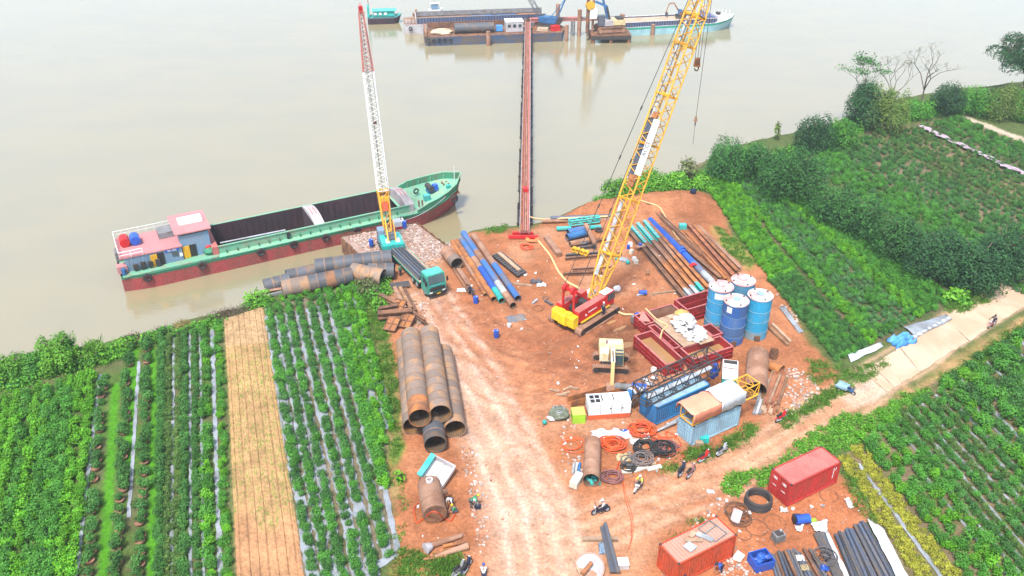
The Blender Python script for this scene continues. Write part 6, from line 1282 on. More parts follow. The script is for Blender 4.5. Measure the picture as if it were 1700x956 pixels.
hose('yellow_hose', 'pale hose bending from the trestle foot along the river edge', [(873, 352, .8), (880, 360, .6), (905, 364, .3), (940, 362, .9), (1010, 359, .9)], .12, 'yellow_hose')
hose('yellow_hose', 'pale hose curving between the blue pipe and the right beams', [(1060, 345), (1092, 352), (1108, 368), (1117, 385), (1128, 400)], .1, 'yellow_hose'); hose('yellow_hose', 'pale hose lying over the slurry tanks', [(1072, 512, 1.7), (1090, 530, 1.75), (1108, 540, 1.75), (1100, 548, 1.7), (1096, 562, 1.6)], .1, 'yellow_hose')
coil('orange hose coil near the trestle foot', 874, 411, .75, 4, .08, 'orange_hose'); coil('heap of orange hose at the trestle foot', 884, 399, .8, 5, .1, mat('hose_peach', (.68, .24, .08), (.6, .2, .08)), z=.02)
for k, (px, py, Rr, n, m_, lab) in enumerate(((1018, 741, .95, 8, 'orange_hose', 'red hose coil next to the brown pipe'), (1008, 735, .7, 5, 'orange_hose', 'red hose coil half behind the red coil by the pipe'), (1066, 716, 1.05, 9, 'orange_hose', 'largest red hose coil near the grey tubes'), (951, 739, 1.05, 2, 'orange_hose', 'thin orange hose ring alone on the ground'), (1017, 794, .85, 6, mat('hose_dull', (.30, .12, .11), (.22, .10, .10)), 'dull red hose coil right of the brown pipe mouth'),
        (1073, 746, 1.15, 8, 'rubber', 'black hose coil in the middle of the hose heap'), (1099, 748, 1.0, 8, 'rubber', 'black hose coil right in the hose heap'), (1110, 744, .8, 5, 'hose_dull', 'dull red coil at the right of the hose heap'), (1066, 765, .9, 8, mat('hose_grey', (.12, .11, .11), (.20, .14, .12)), 'grey hose coil low in the hose heap'), (1046, 768, .7, 5, 'hose_grey', 'small grey hose coil at the left of the hose heap'), (1044, 778, .6, 5, 'rubber', 'small black coil at the bottom of the hose heap'))):
    coil(lab, px, py, Rr, int(n * 1.5), .05, m_, 'hose coils in the hose heap', jit=.26)
for k in range(20):
    x0, y0 = 1076 + random.uniform(-4, 40), 718 + random.uniform(-4, 22)
    hose('red_hose', 'loose red hose tangled below the pale blue container', [(x0, y0), (x0 + random.uniform(-8, 14), y0 + random.uniform(-6, 10)), (x0 + random.uniform(6, 26), y0 + random.uniform(2, 18)), (x0 + random.uniform(10, 36), y0 + random.uniform(6, 22)), (x0 + random.uniform(0, 20), y0 + random.uniform(0, 14))], .05, 'orange_hose', grp='loose red hoses by the container')
hose('red_hose', 'thin red hose trailing down the dirt track', [(1032, 782), (1034, 800), (1038, 830), (1047, 860), (1048, 890), (1045, 908)], .028, 'orange_hose'); hose('red_hose', 'second thin red hose running beside it down the track', [(1033, 790), (1040, 825), (1050, 858), (1050, 890), (1043, 912)], .025, 'orange_hose')
hose('red_hose', 'red hose draped over the rusty tank', [(757, 851), (748, 866), (738, 862), (728, 852, 2.0), (716, 850, 2.1), (704, 866), (692, 872), (688, 850), (694, 838)], .07, 'orange_hose')
hose('red_hose', 'red hose linking the brown pipe and the dull red coil', [(1005, 800), (1012, 790), (1025, 776), (1030, 752), (1024, 742)], .06, 'orange_hose')
# yard pipe with teal pieces in it, cabinet, gas bottles
seg_pipe('large_pipe', 'brown pipe with teal bottles spilling from its mouth', g(981.5, 797, .78), g(984, 733, .78), .78, 5, ['rust_pale'] * 5, seam=False)
for k in range(6): tag(MB().cyl((-.28, 0, .18), (.28, 0, .18), .17, 12).build('canister', random.choice(('turquoise', 'teal')), loc=gg(974 + k * 4.0, 794 + (k % 3) * 4)), 'teal canister lying at the mouth of the brown pipe', 'canister', 'teal canisters at the brown pipe mouth').rotation_euler = (0, 0, random.uniform(0, 3))
t_ = thing('metal_cabinet', 'pale metal cabinet lying beside the brown pipe mouth', 'cabinet', gg(957, 802), R(62)); MB().box((0, 0, .35), (1.6, .75, .65)).build('body', mat('cab_pale', (.66, .62, .50), (.55, .5, .4)), t_); MB().box((0, 0, .69), (1.5, .65, .04)).build('door', 'white', t_)
for k in range(3): tag(MB().cyl(gg(951 + 5 * k, 786, .12), gg(953 + 5 * k, 770, .12), .13, 12).build('gas_bottle', ('galv', 'galv', 'blue_mid')[k]), ('grey gas bottle farthest from the brown pipe', 'grey gas bottle in the middle of three', 'blue gas bottle nearest the brown pipe')[k], 'gas bottle')
def crumple(label, px, py, sx, sy, m_, h=.25, cat='sheet', rz_=0, z=0, name='crumpled_sheet', grp=None):
    n = 9; vs = [(sx * (i / (n - 1) - .5) * (1 + .12 * math.sin(j * 2.3)), sy * (j / (n - 1) - .5) * (1 + .15 * math.sin(i * 1.9 + px)), .03 + h * random.random() * (1 if 0 < i < n - 1 and 0 < j < n - 1 else .25)) for i in range(n) for j in range(n)]
    o = MB().add(vs, [(i * n + j, i * n + n + j, i * n + n + j + 1, i * n + j + 1) for i in range(n - 1) for j in range(n - 1)]).build(name, m_, loc=gg(px, py, z), smooth=45); o.rotation_euler = (0, 0, rz_); md = o.modifiers.new('t', 'SOLIDIFY'); md.thickness = .02; return tag(o, label, cat, grp)
crumple('white crumpled sheet above the red hose coil', 1008, 722, 3.0, 1.4, 'white_cloth', .45); crumple('blue and white crumpled sheet near the white one', 1035, 722, 1.6, 1.2, 'white_tarp', .4); crumple('small blue cloth on the white sheet edge', 1038, 718, .8, .6, 'blue', .35, cat='cloth'); crumple('straw-coloured cloth in the hose heap', 1036, 760, 1.5, 1.0, mat('straw', (.50, .40, .22), (.4, .3, .15)), .3, cat='cloth'); crumple('white box lid lying between the coils', 1054, 734, 1.0, .8, 'white_cloth', .25); crumple('crumpled white plastic by the pale container corner', 1073, 726, .6, .6, 'white', .5)
for k, (px, py, sx, rz_) in enumerate(((1063, 779, 1.5, .45), (1086, 778, 1.4, .3), (1080, 770, 1.0, -.2), (1040, 784, .9, .1))): tag(MB().box((0, 0, .12), (sx, .42, .16)).build('foam_board', 'wood_pale' if k == 2 else 'cab_pale', loc=gg(px, py)), ('longest pale board below the hose heap', 'pale board at the right below the hose heap', 'brown lath in the hose heap', 'white scrap below the hose heap')[k], 'board').rotation_euler = (0, 0, rz_)
tag(MB().box((0, 0, .3), (.9, .6, .6)).build('green_crate', 'teal', loc=gg(1168, 733)), 'teal crate beside the pale container in the grass', 'crate'); tag(MB().box((0, 0, .2), (.8, .6, .4), top=.9).build('cardboard_box', 'wood_pale', loc=gg(1160, 738)), 'cardboard box beside the pale container in the grass', 'box')
crumple('grey mesh mat lying in the middle of the yard', 857, 528, 2.2, 1.4, mat('mesh_grey', (.13, .14, .17), (.2, .17, .15)), .06, rz_=.3, cat='mat'); tag(MB().cyl((0, 0, 0), (0, 0, .4), .22, 14, r2=.27).build('white_bucket', 'white', loc=gg(845, 540)), 'white bucket beside the grey mesh mat', 'bucket')
drum(1061, 488, 'blue drum lying on its side in the yard', True, R(95)); plank('steel_bar', 'short grey bar below the lying blue drum', (1057, 490), (1072, 487), .25, .15, 'galv', cat='bar')
ringobj('wire_ring', 'thin rusty wire ring left of the red crane', 893, 512, .6, .04, 'rust', 'ring'); ringobj('wire_ring', 'small dark wire ring above the larger one', 906, 495, .35, .04, 'steel', 'ring'); plank('gas_bottle', 'blue-grey gas bottle lying left of the red crane', (905, 499), (917, 506), .26, .24, 'steel_blue', cat='gas bottle'); plank('gas_bottle', 'pale gas bottle lying by the small dark ring', (884, 504), (892, 497), .24, .22, 'galv', cat='gas bottle')
crumple('heap of dark clothes by the pale plank', 890, 468, 1.4, .8, 'cloth_grey', .4, cat='clothes'); crumple('white scraps beside the dark clothes', 899, 473, 1.2, .7, 'white_cloth', .25, cat='scraps'); crumple('white sheet at the foot of the workers by the drum', 768, 482, 1.4, .7, 'white_cloth', .2)
tag(MB().ball((0, 0, .4), .5, 1, .9, .9, 10, 6, jit=.12).build('white_sack', 'white_cloth', loc=gg(1024, 482), smooth=60), 'round white sack on the ground in front of the boom foot', 'sack'); tag(MB().ball((0, 0, .4), .5, 1, .9, .9, 10, 6, jit=.1).build('dark_sack', 'cloth_navy', loc=gg(1149, 333), smooth=60), 'dark sack on the bare mound at the yard head', 'sack')
for k, (px, py, m_) in enumerate(((1046, 408, 'white'), (1048, 420, 'cab_pale'), (1053, 432, 'white'), (1056, 437, 'cab_pale'))): tag(MB().box((0, 0, .25), (.6, .5, .5), top=.85).build('plastic_can', m_, loc=gg(px, py)), ('white can nearest the blue fuel can', 'cream can second in the row', 'white can third in the row', 'cream can last in the row')[k] + ' between boom and beams', 'can').rotation_euler = (0, 0, k)
tag(MB().box((0, 0, .3), (.4, .3, .6)).build('fuel_can', 'blue', loc=gg(1043, 413)), 'blue fuel can left of the white cans', 'can'); t_ = thing('trestle_table', 'small table with a blue box beside the long beams', 'table', gg(1063, 415), R(30)); MB().box((0, 0, .7), (1.3, .7, .06)).build('top', 'rust_pale', t_); MB().box((0, .1, .85), (.4, .3, .25)).build('blue_box', 'blue', t_)
for x in (-.55, .55):
    for y in (-.28, .28): rod('leg', 'rust', t_, (x, y, 0), (x, y, .7), .03)
for k in range(5): tag(MB().cyl(gg(1026 + k * 3.5, 427 + k * .8, .14), gg(1031 + k * 3.5, 434 + k * .8, .14), .13, 10).build('gas_bottle', 'galv'), 'pale gas bottle in the row below the yellow boom', 'gas bottle', 'gas bottles below the boom')
for px, py in ((1024, 431), (1042, 438)): tag(MB().ball((0, 0, .25), .28).build('green_float', 'teal', loc=gg(px, py)), 'teal ball at the %s end of the gas bottle row' % ('left' if px < 1030 else 'right'), 'float')
t_ = thing('cloth_bundle', 'brown bundle standing near the round white sack', 'bundle', gg(1075, 456)); MB().ball((0, 0, .4), .4, .7, .6, 1.1, jit=.1).build('cloth', 'wood', t_)
# ------------------------------------------------------------------ lower right: steel bundles, tarps, odds and ends
GR = 'dark steel pipes in the right bundle by the yellow crop'; far_a, far_b = (1386, 889), (1436, 866)
for k in range(15):
    u = k / 14; pa = (far_a[0] + (far_b[0] - far_a[0]) * u + random.uniform(-1, 1), far_a[1] + (far_b[1] - far_a[1]) * u + random.uniform(-4, 4)); pb_ = (1418 + 78 * u, 968 + random.uniform(0, 10))
    tag(MB().pipe(g(*pa, .14 + .22 * (k % 2)), g(*pb_, .14 + .22 * (k % 2)), .15, .13, 12).build('steel_pipe', 'steel_blue' if k % 3 else 'steel'), '%s dark steel pipe from the white strip in the bundle by the yellow crop' % ORD[k], 'pipe', GR)
GR2 = 'dark steel pipes in the middle bundle behind the blue bin'
for k in range(15):
    u = k / 14; pa = (1277 + 72 * u + random.uniform(-1, 1), 919 - 5 * u + random.uniform(-5, 4)); pb_ = (1296 + 96 * u, 975 + random.uniform(0, 8))
    tag(MB().pipe(g(*pa, .14 + .2 * (k % 2)), g(*pb_, .14 + .2 * (k % 2)), .14, .12, 12).build('steel_pipe', ('steel_blue', 'steel', 'rust')[k % 3 if k % 4 else 0]), '%s steel pipe from the blue bin in the middle bundle' % ORD[k], 'pipe', GR2)
GR3 = 'dark steel pipes beside the white strip'
for k in range(5):
    u = k / 4; tag(MB().pipe(g(1353 + 12 * u, 886 - 2 * u, .2), g(1392 + 18 * u, 970, .2), .16, .14, 12).build('steel_pipe', 'steel_blue' if k > 3 else 'steel'), '%s dark steel pipe counted toward the white plastic strip' % ORD[k], 'pipe', GR3)
def sheet(label, pts, z, m_, cat='sheet', name='plastic_sheet', h=.10, sub=6):
    """a draped four-cornered sheet with folds; corners given around the outline"""
    a, b, c_, d_ = [gg(*p, z) for p in pts]; n = sub * 2; vs = []
    for i in range(n + 1):
        for j in range(n + 1):
            u, v = i / n, j / n; p = a.lerp(b, u).lerp(d_.lerp(c_, u), v); p = p + Vector((random.uniform(-.05, .05), random.uniform(-.05, .05), h * (random.random() * .6 + .4 * math.sin(u * 9 + v * 4)))); vs.append(p)
    m = n + 1; o = MB().add(vs, [(i * m + j, i * m + m + j, i * m + m + j + 1, i * m + j + 1) for i in range(n) for j in range(n)]).build(name, m_, smooth=50); md = o.modifiers.new('t', 'SOLIDIFY'); md.thickness = .02; return tag(o, label, cat)
sheet('long white plastic sheet along the right edge of the steel bundle', [(1437, 867), (1463, 882), (1508, 968), (1490, 972)], .45, 'white_cloth'); sheet('white plastic strip between two steel bundles', [(1367, 888), (1373, 888), (1412, 970), (1402, 970)], .45, 'white_cloth', h=.05); sheet('white plastic sheet at the head of the white strip', [(1345, 872), (1372, 866), (1372, 888), (1352, 884)], .25, 'white_cloth'); sheet('small white sheet beside the lying blue barrel', [(1320, 876), (1334, 872), (1330, 884), (1322, 882)], .12, 'white_cloth')
t_ = thing('plastic_drum', 'blue drum lying by the white sheets near the red container', 'drum', gg(1331, 867, .42), R(10), rx=R(90)); MB().cyl((0, 0, -.6), (0, 0, .6), .42, 18).build('body', 'blue', t_); MB().pipe((0, 0, -.62), (0, 0, -.5), .44, .36, 18).build('hoop', 'blue', t_); t_.rotation_euler = (0, R(90), R(8)); tag(MB().box((0, 0, .35), (.7, .6, .7)).build('black_box', 'black', loc=gg(1322, 866)), 'black box at the mouth of the lying blue drum', 'box'); tag(MB().ball((0, 0, .15), .25, 1.2, 1, .7, jit=.2).build('green_bag', 'lime', loc=gg(1350, 866)), 'small green bag above the white sheet', 'bag')
for k in range(4): ringobj('steel_coil', ('bottom', 'second', 'third', 'top')[k] + ' turn of the thick black ring stack by the red container', 1258, 836, 1.12 - .02 * k, .13, 'steel_dark', 'ring', z=.22 * k, grp='black rings stacked by the container')
for k, (px, py, Rr, lab) in enumerate(((1224, 850, 1.0, 'tangled rusty wire coil by the leaning panel'), (1228, 862, .9, 'second wire coil below the tangled one'))): coil(lab, px, py, Rr, 7, .035, 'rust', jit=.25, cat='wire')
for px, py, Rr, lab in ((1256, 876, .95, 'thin wire ring left of the two by the battery box'), (1286, 868, .95, 'thin wire ring nearest the battery box'), (1376, 823, .8, 'thin wire ring near the red container side'), (1235, 888, .6, 'small thin wire ring near the orange container')): ringobj('wire_ring', lab, px, py, Rr, .03, 'rust', 'ring')
t_ = thing('welding_machine', 'grey welding machine box amid the wire rings', 'welding machine', gg(1291, 896), R(20)); MB().box((0, 0, .45), (.95, .75, .7)).build('body', 'grey', t_); MB().box((0, 0, .85), (.6, .5, .12)).build('top', 'steel_dark', t_); MB().box((0, 0, .05), (1.1, .8, .1)).build('skid', 'rust', t_); MB().cyl((.2, .1, .85), (.2, .1, 1.05), .1, 8).build('terminal', 'pale_grey', t_)
t_ = thing('blue_bin', 'open blue bin full of blue bags beside the steel bundle', 'bin', gg(1262, 937), R(18))
for c_, d_ in (((0, 0, .06), (1.6, 1.4, .1)), ((0, -.7, .5), (1.6, .08, .9)), ((0, .7, .5), (1.6, .08, .9)), ((-.8, 0, .5), (.08, 1.4, .9)), ((.8, 0, .5), (.08, 1.4, .9))): MB().box(c_, d_).build('panel', 'blue', t_)
for k in range(9): MB().ball((random.uniform(-.5, .5), random.uniform(-.4, .4), .9 + random.uniform(-.1, .2)), .26, 1.2, .9, .7, jit=.25).build('bag', 'blue', t_)
o = MB().box((0, 0, .4), (.7, .06, .9)).build('warning_board', 'white', loc=gg(1222, 930)); o.rotation_euler = (R(-20), R(18), R(-30)); tag(o, 'white board leaning at the orange container end', 'board')
o = MB().box((0, 0, .6), (.8, .08, 1.3)).build('leaning_panel', 'pale_grey', loc=gg(1219, 868)); o.rotation_euler = (R(-25), 0, R(-35)); tag(o, 'grey panel leaning behind the orange container', 'panel')
t_ = thing('reel_hoop', 'large open wire reel lying on the steel bundle', 'reel', gg(1368, 930, .55), R(20))
MB().tube([(1.0 * math.cos(a), .95 * math.sin(a), 0) for a in np.linspace(0, 6.28, 26, endpoint=False)], .05, 5, True).build('rim', 'steel', t_); MB().tube([(.9 * math.cos(a), .85 * math.sin(a), .12) for a in np.linspace(0, 6.28, 26, endpoint=False)], .04, 5, True).build('rim', 'steel', t_); MB().tube([(.4 * math.cos(a), .4 * math.sin(a), .05) for a in np.linspace(0, 6.28, 18, endpoint=False)], .05, 5, True).build('hub', 'black', t_)
for a in np.linspace(0, math.pi, 4, endpoint=False): rod('spoke', 'steel', t_, (.95 * math.cos(a), .95 * math.sin(a), .03), (-.95 * math.cos(a), -.95 * math.sin(a), .03), .03)
for px, py, m_, lab in ((1335, 948, 'straw', 'straw-coloured bag on the middle bundle'), (1367, 949, 'blue', 'small blue bag on the middle bundle'), (1327, 932, 'white_cloth', 'white rag on the middle bundle')): crumple(lab, px, py, .7, .6, m_, .25, cat='bag', z=.35)
crumple('yellow and white rubbish by the red container corner', 1301, 847, .7, .5, 'white_cloth', .3, cat='rubbish'); crumple('white crumpled sack in the red dirt right of the container', 1410, 838, .5, .9, 'white_cloth', .35, cat='sack'); crumple('white paper scrap near the black rings', 1242, 851, .5, .4, 'white_cloth', .15, cat='scrap'); crumple('white plastic scraps on the dirt track verge', 1180, 815, .7, .5, 'white_cloth', .2, cat='scrap')
# bundle, bowl and box at the bottom of the track
GBu = 'grey steel bars bundled at the foot of the track'
for k in range(7): tag(MB().bar(g(997 + k * 1.6 + random.uniform(-1, 1), 871 + random.uniform(-4, 6), .45 + .03 * (k % 2)), g(1014 + k * 2.4, 950, .35 + .03 * (k % 2)), .15, .14).build('steel_bar', 'steel_blue' if k % 2 else 'steel', smooth=None), '%s grey steel bar from the dish in the tied bundle' % ORD[k], 'bar', GBu)
tag(MB().bar((-1.4, 0, .15), (1.6, 0, .2), .35, .3).build('timber_bearer', 'wood_pale', loc=gg(994, 897)), 'timber bearer under the tied bar bundle', 'timber'); crumple('light blue cloth under the bar bundle', 1001, 910, .7, 1.3, 'house_blue', .3, cat='cloth')
t_ = thing('steel_bowl', 'shallow pale steel dish with a rusty pipe in it', 'dish', gg(978, 946, .25), 0, rx=R(25), ry=R(-20)); n = 22; vs = [(0, 0, -.25)]
for rr, z in ((.6, -.18), (1.2, .05), (1.25, .05), (1.2, .0)): vs += [(rr * math.cos(2 * math.pi * k / n), rr * math.sin(2 * math.pi * k / n), z) for k in range(n)]
fs = [(0, 1 + k, 1 + (k + 1) % n) for k in range(n)]
for q_ in range(3): fs += [(1 + q_ * n + k, 1 + q_ * n + n + k, 1 + q_ * n + n + (k + 1) % n, 1 + q_ * n + (k + 1) % n) for k in range(n)]
MB().add(vs, fs).build('bowl', 'pale_grey', t_); MB().tube([(1.25 * math.cos(a), 1.25 * math.sin(a), .06) for a in np.linspace(0, 6.28, 24, endpoint=False)], .07, 6, True).build('rim', 'roof_rusty', t_)
tag(MB().pipe(g(966, 953, .35), g(982, 934, .55), .18, .15, 14).build('steel_pipe', 'rust_orange'), 'short rusty pipe lying in the pale dish', 'pipe'); t_ = thing('tool_box', 'white and grey box at the foot of the track', 'box', gg(1034, 939), R(5)); MB().box((0, 0, .25), (.85, .8, .5)).build('body', 'pale_grey', t_); MB().box((0, 0, .53), (.87, .82, .06)).build('lid', 'white', t_)
tag(MB().bar((-1, 0, .1), (1.2, .3, .12), .18, .14).build('timber_offcut', 'wood_pale', loc=gg(962, 945)), 'bent pale offcut left of the steel dish', 'offcut').rotation_euler = (0, 0, R(100))
crumple('blue tarpaulin heaped over bags beside the concrete road', 1497, 567, 3.0, 1.8, 'blue_tarp', .9, rz_=.4, name='tarpaulin', cat='tarpaulin')
sheet('silver plastic sheet laid beside the blue tarpaulin', [(1406, 590), (1462, 570), (1466, 577), (1412, 603)], .12, 'mulch_white'); sheet('grey plastic mulch sheet at the field corner by the road', [(1500, 545), (1570, 524), (1580, 532), (1520, 562)], .2, 'mulch')
sheet('dirty plastic sheet along the silo side of the field', [(1294, 512), (1302, 508), (1334, 552), (1326, 554)], .06, 'mulch', h=.16)
for k in range(8): tag(MB().ball((0, 0, .15), .32, 1.3, .8, .55, 9, 5, jit=.2).build('sandbag', 'mulch_white', loc=gg(1518 + k * 8, 560 - k * 4.3), smooth=60), 'pale sandbag in the row on the grey sheet by the road', 'sandbag', 'sandbags along the road edge').rotation_euler = (0, 0, .5)

# ------------------------------------------------------------------ people: one skin-grown body, clothes as its children
def skin_mesh(name, verts, edges, radii, m_, parent, root=0):
    me = bpy.data.meshes.new(name); me.from_pydata(verts, edges, []); me.materials.append(MATS[m_])
    o = bpy.data.objects.new(name, me); COL.objects.link(o); o.parent = parent
    sk = o.modifiers.new('skin', 'SKIN'); sk.use_smooth_shade = True; o.modifiers.new('sub', 'SUBSURF').levels = 1; o.modifiers['sub'].render_levels = 1
    if not me.skin_vertices: me.skin_vertices.new() if hasattr(me.skin_vertices, 'new') else None
    for k, r in enumerate(radii): me.skin_vertices[0].data[k].radius = (r, r)
    me.skin_vertices[0].data[root].use_root = True; return o
POSES = {
 'stand': dict(hip=.92, lean=.0, hL=(.42, -.02, .03), kL=(.04, .1, .5), kR=(.02, -.1, .5), fL=(0, .11, .06), fR=(0, -.11, .06), hl=(.10, .30, .85), hr=(.12, -.30, .85), el=(-.02, .29, 1.12), er=(-.02, -.29, 1.12)),
 'bend': dict(hip=.85, lean=.55, kL=(.08, .12, .45), kR=(.02, -.12, .45), fL=(.02, .14, .06), fR=(-.06, -.14, .06), hl=(.62, .16, .55), hr=(.62, -.16, .55), el=(.5, .27, .85), er=(.5, -.27, .85)),
 'crouch': dict(hip=.36, lean=.28, kL=(.38, .17, .48), kR=(.38, -.17, .48), fL=(.16, .15, .06), fR=(.16, -.15, .06), hl=(.6, .12, .42), hr=(.6, -.12, .42), el=(.36, .27, .58), er=(.36, -.27, .58)),
 'ride': dict(hip=.80, lean=.16, kL=(.42, .22, .72), kR=(.42, -.22, .72), fL=(.28, .2, .32), fR=(.28, -.2, .32), hl=(.58, .30, 1.02), hr=(.58, -.30, 1.02), el=(.36, .32, 1.06), er=(.36, -.32, 1.06)),
}
def person(label, loc, rz, pose='stand', shirt='cloth_white', trousers='cloth_navy', hat=None, hair='black'):
    P = POSES[pose]; h = P['hip']; ln = P['lean']; t = thing('person', label, 'person', loc, rz); hx = 0 if pose != 'ride' else 0
    ch = (ln * .62, 0, h + .36 - ln * .16); nk = (ln, 0, h + .56 - ln * .28); hd = (ln * 1.18 + .02, 0, h + .70 - ln * .26); tp = (ln * 1.25 + .02, 0, h + .82 - ln * .26)
    sL, sR = (ch[0] + ln * .3, .19, ch[2] + .14), (ch[0] + ln * .3, -.19, ch[2] + .14)
    V = [(0, 0, h), ch, nk, hd, tp, sL, P['el'], P['hl'], sR, P['er'], P['hr'], (0, .1, h - .04), P['kL'], P['fL'], (0, -.1, h - .04), P['kR'], P['fR'], (P['fL'][0] + .18, P['fL'][1], .05 if pose != 'ride' else P['fL'][2] - .03), (P['fR'][0] + .18, P['fR'][1], .05 if pose != 'ride' else P['fR'][2] - .03)]
    E_ = [(0, 1), (1, 2), (2, 3), (3, 4), (1, 5), (5, 6), (6, 7), (1, 8), (8, 9), (9, 10), (0, 11), (11, 12), (12, 13), (13, 17), (0, 14), (14, 15), (15, 16), (16, 18)]
    Rd = [.14, .15, .06, .10, .08, .06, .045, .04, .06, .045, .04, .085, .06, .045, .085, .06, .045, .04, .04]
    body = skin_mesh('body', V, E_, Rd, 'skin', t)
    skin_mesh('shirt', [V[0], V[1], V[5], V[6], V[8], V[9], tuple((a + b) / 2 for a, b in zip(V[1], V[2]))], [(0, 1), (1, 2), (2, 3), (1, 4), (4, 5), (1, 6)], [.165, .178, .085, .07, .085, .07, .10], shirt, body)
    skin_mesh('trousers', [(0, 0, h - .02), V[11], V[12], V[13], V[14], V[15], V[16]], [(0, 1), (1, 2), (2, 3), (0, 4), (4, 5), (5, 6)], [.16, .105, .08, .062, .105, .08, .062], trousers, body)
    c_ = Vector(hd).lerp(Vector(tp), .55)
    MB().ball(c_ + Vector((-.02, 0, .02)), .135, 1.05, .95, .95, 10, 6).build('helmet' if hat else 'hair', hat or hair, body)
    for y in (-.035, .035): MB().ball(c_ + Vector((.10, y, -.06)), .016, n=6, m=4).build('eye', 'black', body)
    MB().ball(c_ + Vector((.125, 0, -.085)), .022, n=6, m=4).build('nose', 'skin', body)
    for hp, nm in ((P['hl'], 1), (P['hr'], -1)):                         # five fingers and a palm on each wrist
        hp = Vector(hp); e = Vector(P['el'] if nm > 0 else P['er']); d = (hp - e).normalized(); sd = Vector((-d.y, d.x, 0)); sd = sd.normalized() if sd.length > .1 else Vector((0, 1, 0))
        hand = MB().bar(hp, hp + d * .09, .075, .03).build('hand', 'skin', body)
        for k in range(4): MB().tube([hp + d * .085 + sd * (.03 - .02 * k), hp + d * (.125 + .01 * (k in (1, 2))) + sd * (.032 - .021 * k), hp + d * .15 + sd * (.03 - .02 * k) - Vector((0, 0, .015))], .009, 5).build('finger', 'skin', hand)
        MB().tube([hp + d * .02 + sd * .03, hp + d * .06 + sd * .06, hp + d * .09 + sd * .055], .01, 5).build('thumb', 'skin', hand)
    return t
person('worker in green shirt standing beside the truck trailer', gg(665, 458), R(-40), 'stand', 'cloth_green', 'cloth_navy'); person('worker in dark blue standing on the crane track by the cab', Vector((*(tm + ux * .9 + Vector((.15, -.25, 0)))[:2], c2.z + 1.02)), R(-60), 'stand', 'cloth_navy', 'cloth_navy', 'white')
person('worker in navy crouching at the pipe row with white cap', gg(779, 487), R(20), 'crouch', 'cloth_navy', 'cloth_navy', 'white'); person('second worker bending next to the blue drum', gg(785, 492), R(160), 'bend', 'cloth_navy', 'cloth_grey')
person('worker in white bending beside the rusty tank', gg(750, 840), R(250), 'bend', 'cloth_white', 'cloth_grey', 'white'); person('worker in yellow helmet crouching by the rusty tank', gg(757, 851), R(200), 'crouch', 'cloth_green', 'cloth_grey', 'yellow'); person('worker in green striped shirt bending at the gravel edge', gg(782, 842), R(0), 'bend', 'cloth_green', 'cloth_grey', 'yellow'); person('worker in grey crouching opposite the green shirted one', gg(795, 845), R(170), 'crouch', 'cloth_grey', 'cloth_navy', 'white')
person('person in blue and black bending over the rubbish by the orange container', gg(1196, 950), R(215), 'bend', 'blue', 'cloth_navy'); person('person with green helmet crouching in front of the orange container', gg(1130, 968), R(60), 'crouch', 'cloth_navy', 'cloth_navy', 'lime')
# ------------------------------------------------------------------ motorbikes
def motorbike(label, loc, rz, m_='black', steer=.1, lean=.12):
    t = thing('motorbike', label, 'motorbike', loc, rz, rx=-lean)
    for x in (-.62, .62):
        w = MB().tube([(x + .25 * math.cos(a), 0, .29 + .25 * math.sin(a)) for a in np.linspace(0, 6.28, 16, endpoint=False)], .055, 6, True).build('wheel', 'rubber', t); MB().cyl((x, -.05, .29), (x, .05, .29), .17, 12).build('rim', 'galv', w)
        MB().extr([(x - .3, .45), (x - .15, .60), (x + .15, .60), (x + .3, .45), (x + .14, .57), (x - .14, .57)], -.06, .06).build('mudguard', m_, t)
    MB().extr([(-.55, .52), (-.6, .78), (-.1, .66), (.15, .48), (.45, .98), (.56, .95), (.42, .42), (.1, .3), (-.3, .3)], -.11, .11).build('frame_body', m_, t)
    MB().box((-.32, 0, .80), (.75, .24, .12), top=.85).build('seat', 'black', t); MB().box((.0, 0, .32), (.4, .24, .26)).build('engine', 'steel', t); MB().cyl((-.75, -.13, .32), (-.1, -.13, .26), .05, 8).build('exhaust', 'galv', t)
    for y in (-.08, .08): rod('fork', 'galv', t, (.62, y, .29), (.46, y, .95), .025)
    MB().tube([(.38, .33, 1.0), (.46, .12, 1.04), (.46, -.12, 1.04), (.38, -.33, 1.0)], .022, 6).build('handlebar', 'black', t); MB().ball((.56, 0, .93), .1).build('headlight', 'white', t)
    for y in (-.3, .3): MB().box((.44, y, 1.15), (.03, .12, .08)).build('mirror', 'black', t)
    return t
motorbike('red and black motorbike parked on the verge below the pale container', gg(1169, 763), R(38), 'red'); motorbike('silver motorbike parked on the verge, second from the pale container', gg(1199, 753), R(42), 'galv'); motorbike('black and white motorbike parked at the hose heap end', gg(1132, 785), R(58), 'cloth_navy'); motorbike('maroon motorbike next to the black and white one', gg(1147, 788), R(52), 'hose_dull'); motorbike('red motorbike parked in the grass by the timber pile', gg(1297, 697), R(35), 'red')
motorbike('grey motorbike at the bottom edge by the grass', gg(764, 951), R(50), 'grey'); motorbike('dark motorbike at the bottom edge beside the grey one', gg(776, 946), R(65), 'cloth_navy')
def rider(label, plabel, loc, rz, m_, shirt, trousers, hat):
    motorbike(label, loc, rz, m_, lean=0); person(plabel, Vector(loc) + Vector((-.3 * math.cos(rz), -.3 * math.sin(rz), .02)), rz, 'ride', shirt, trousers, hat)
rider('dark motorbike being ridden down the track junction', 'rider in white top on the dark motorbike at the junction', gg(997, 852), R(200), 'cloth_navy', 'cloth_white', 'cloth_navy', 'white'); rider('white motorbike being ridden below the hose heap', 'rider in yellow-green top below the hose heap', gg(1060, 811), R(235), 'white', 'cloth_yellow', 'cloth_grey', 'white'); rider('red motorbike on the concrete road', 'rider in black top on the concrete road', gg(1646, 542), R(215), 'roof_pink', 'cloth_navy', 'cloth_white', 'black')
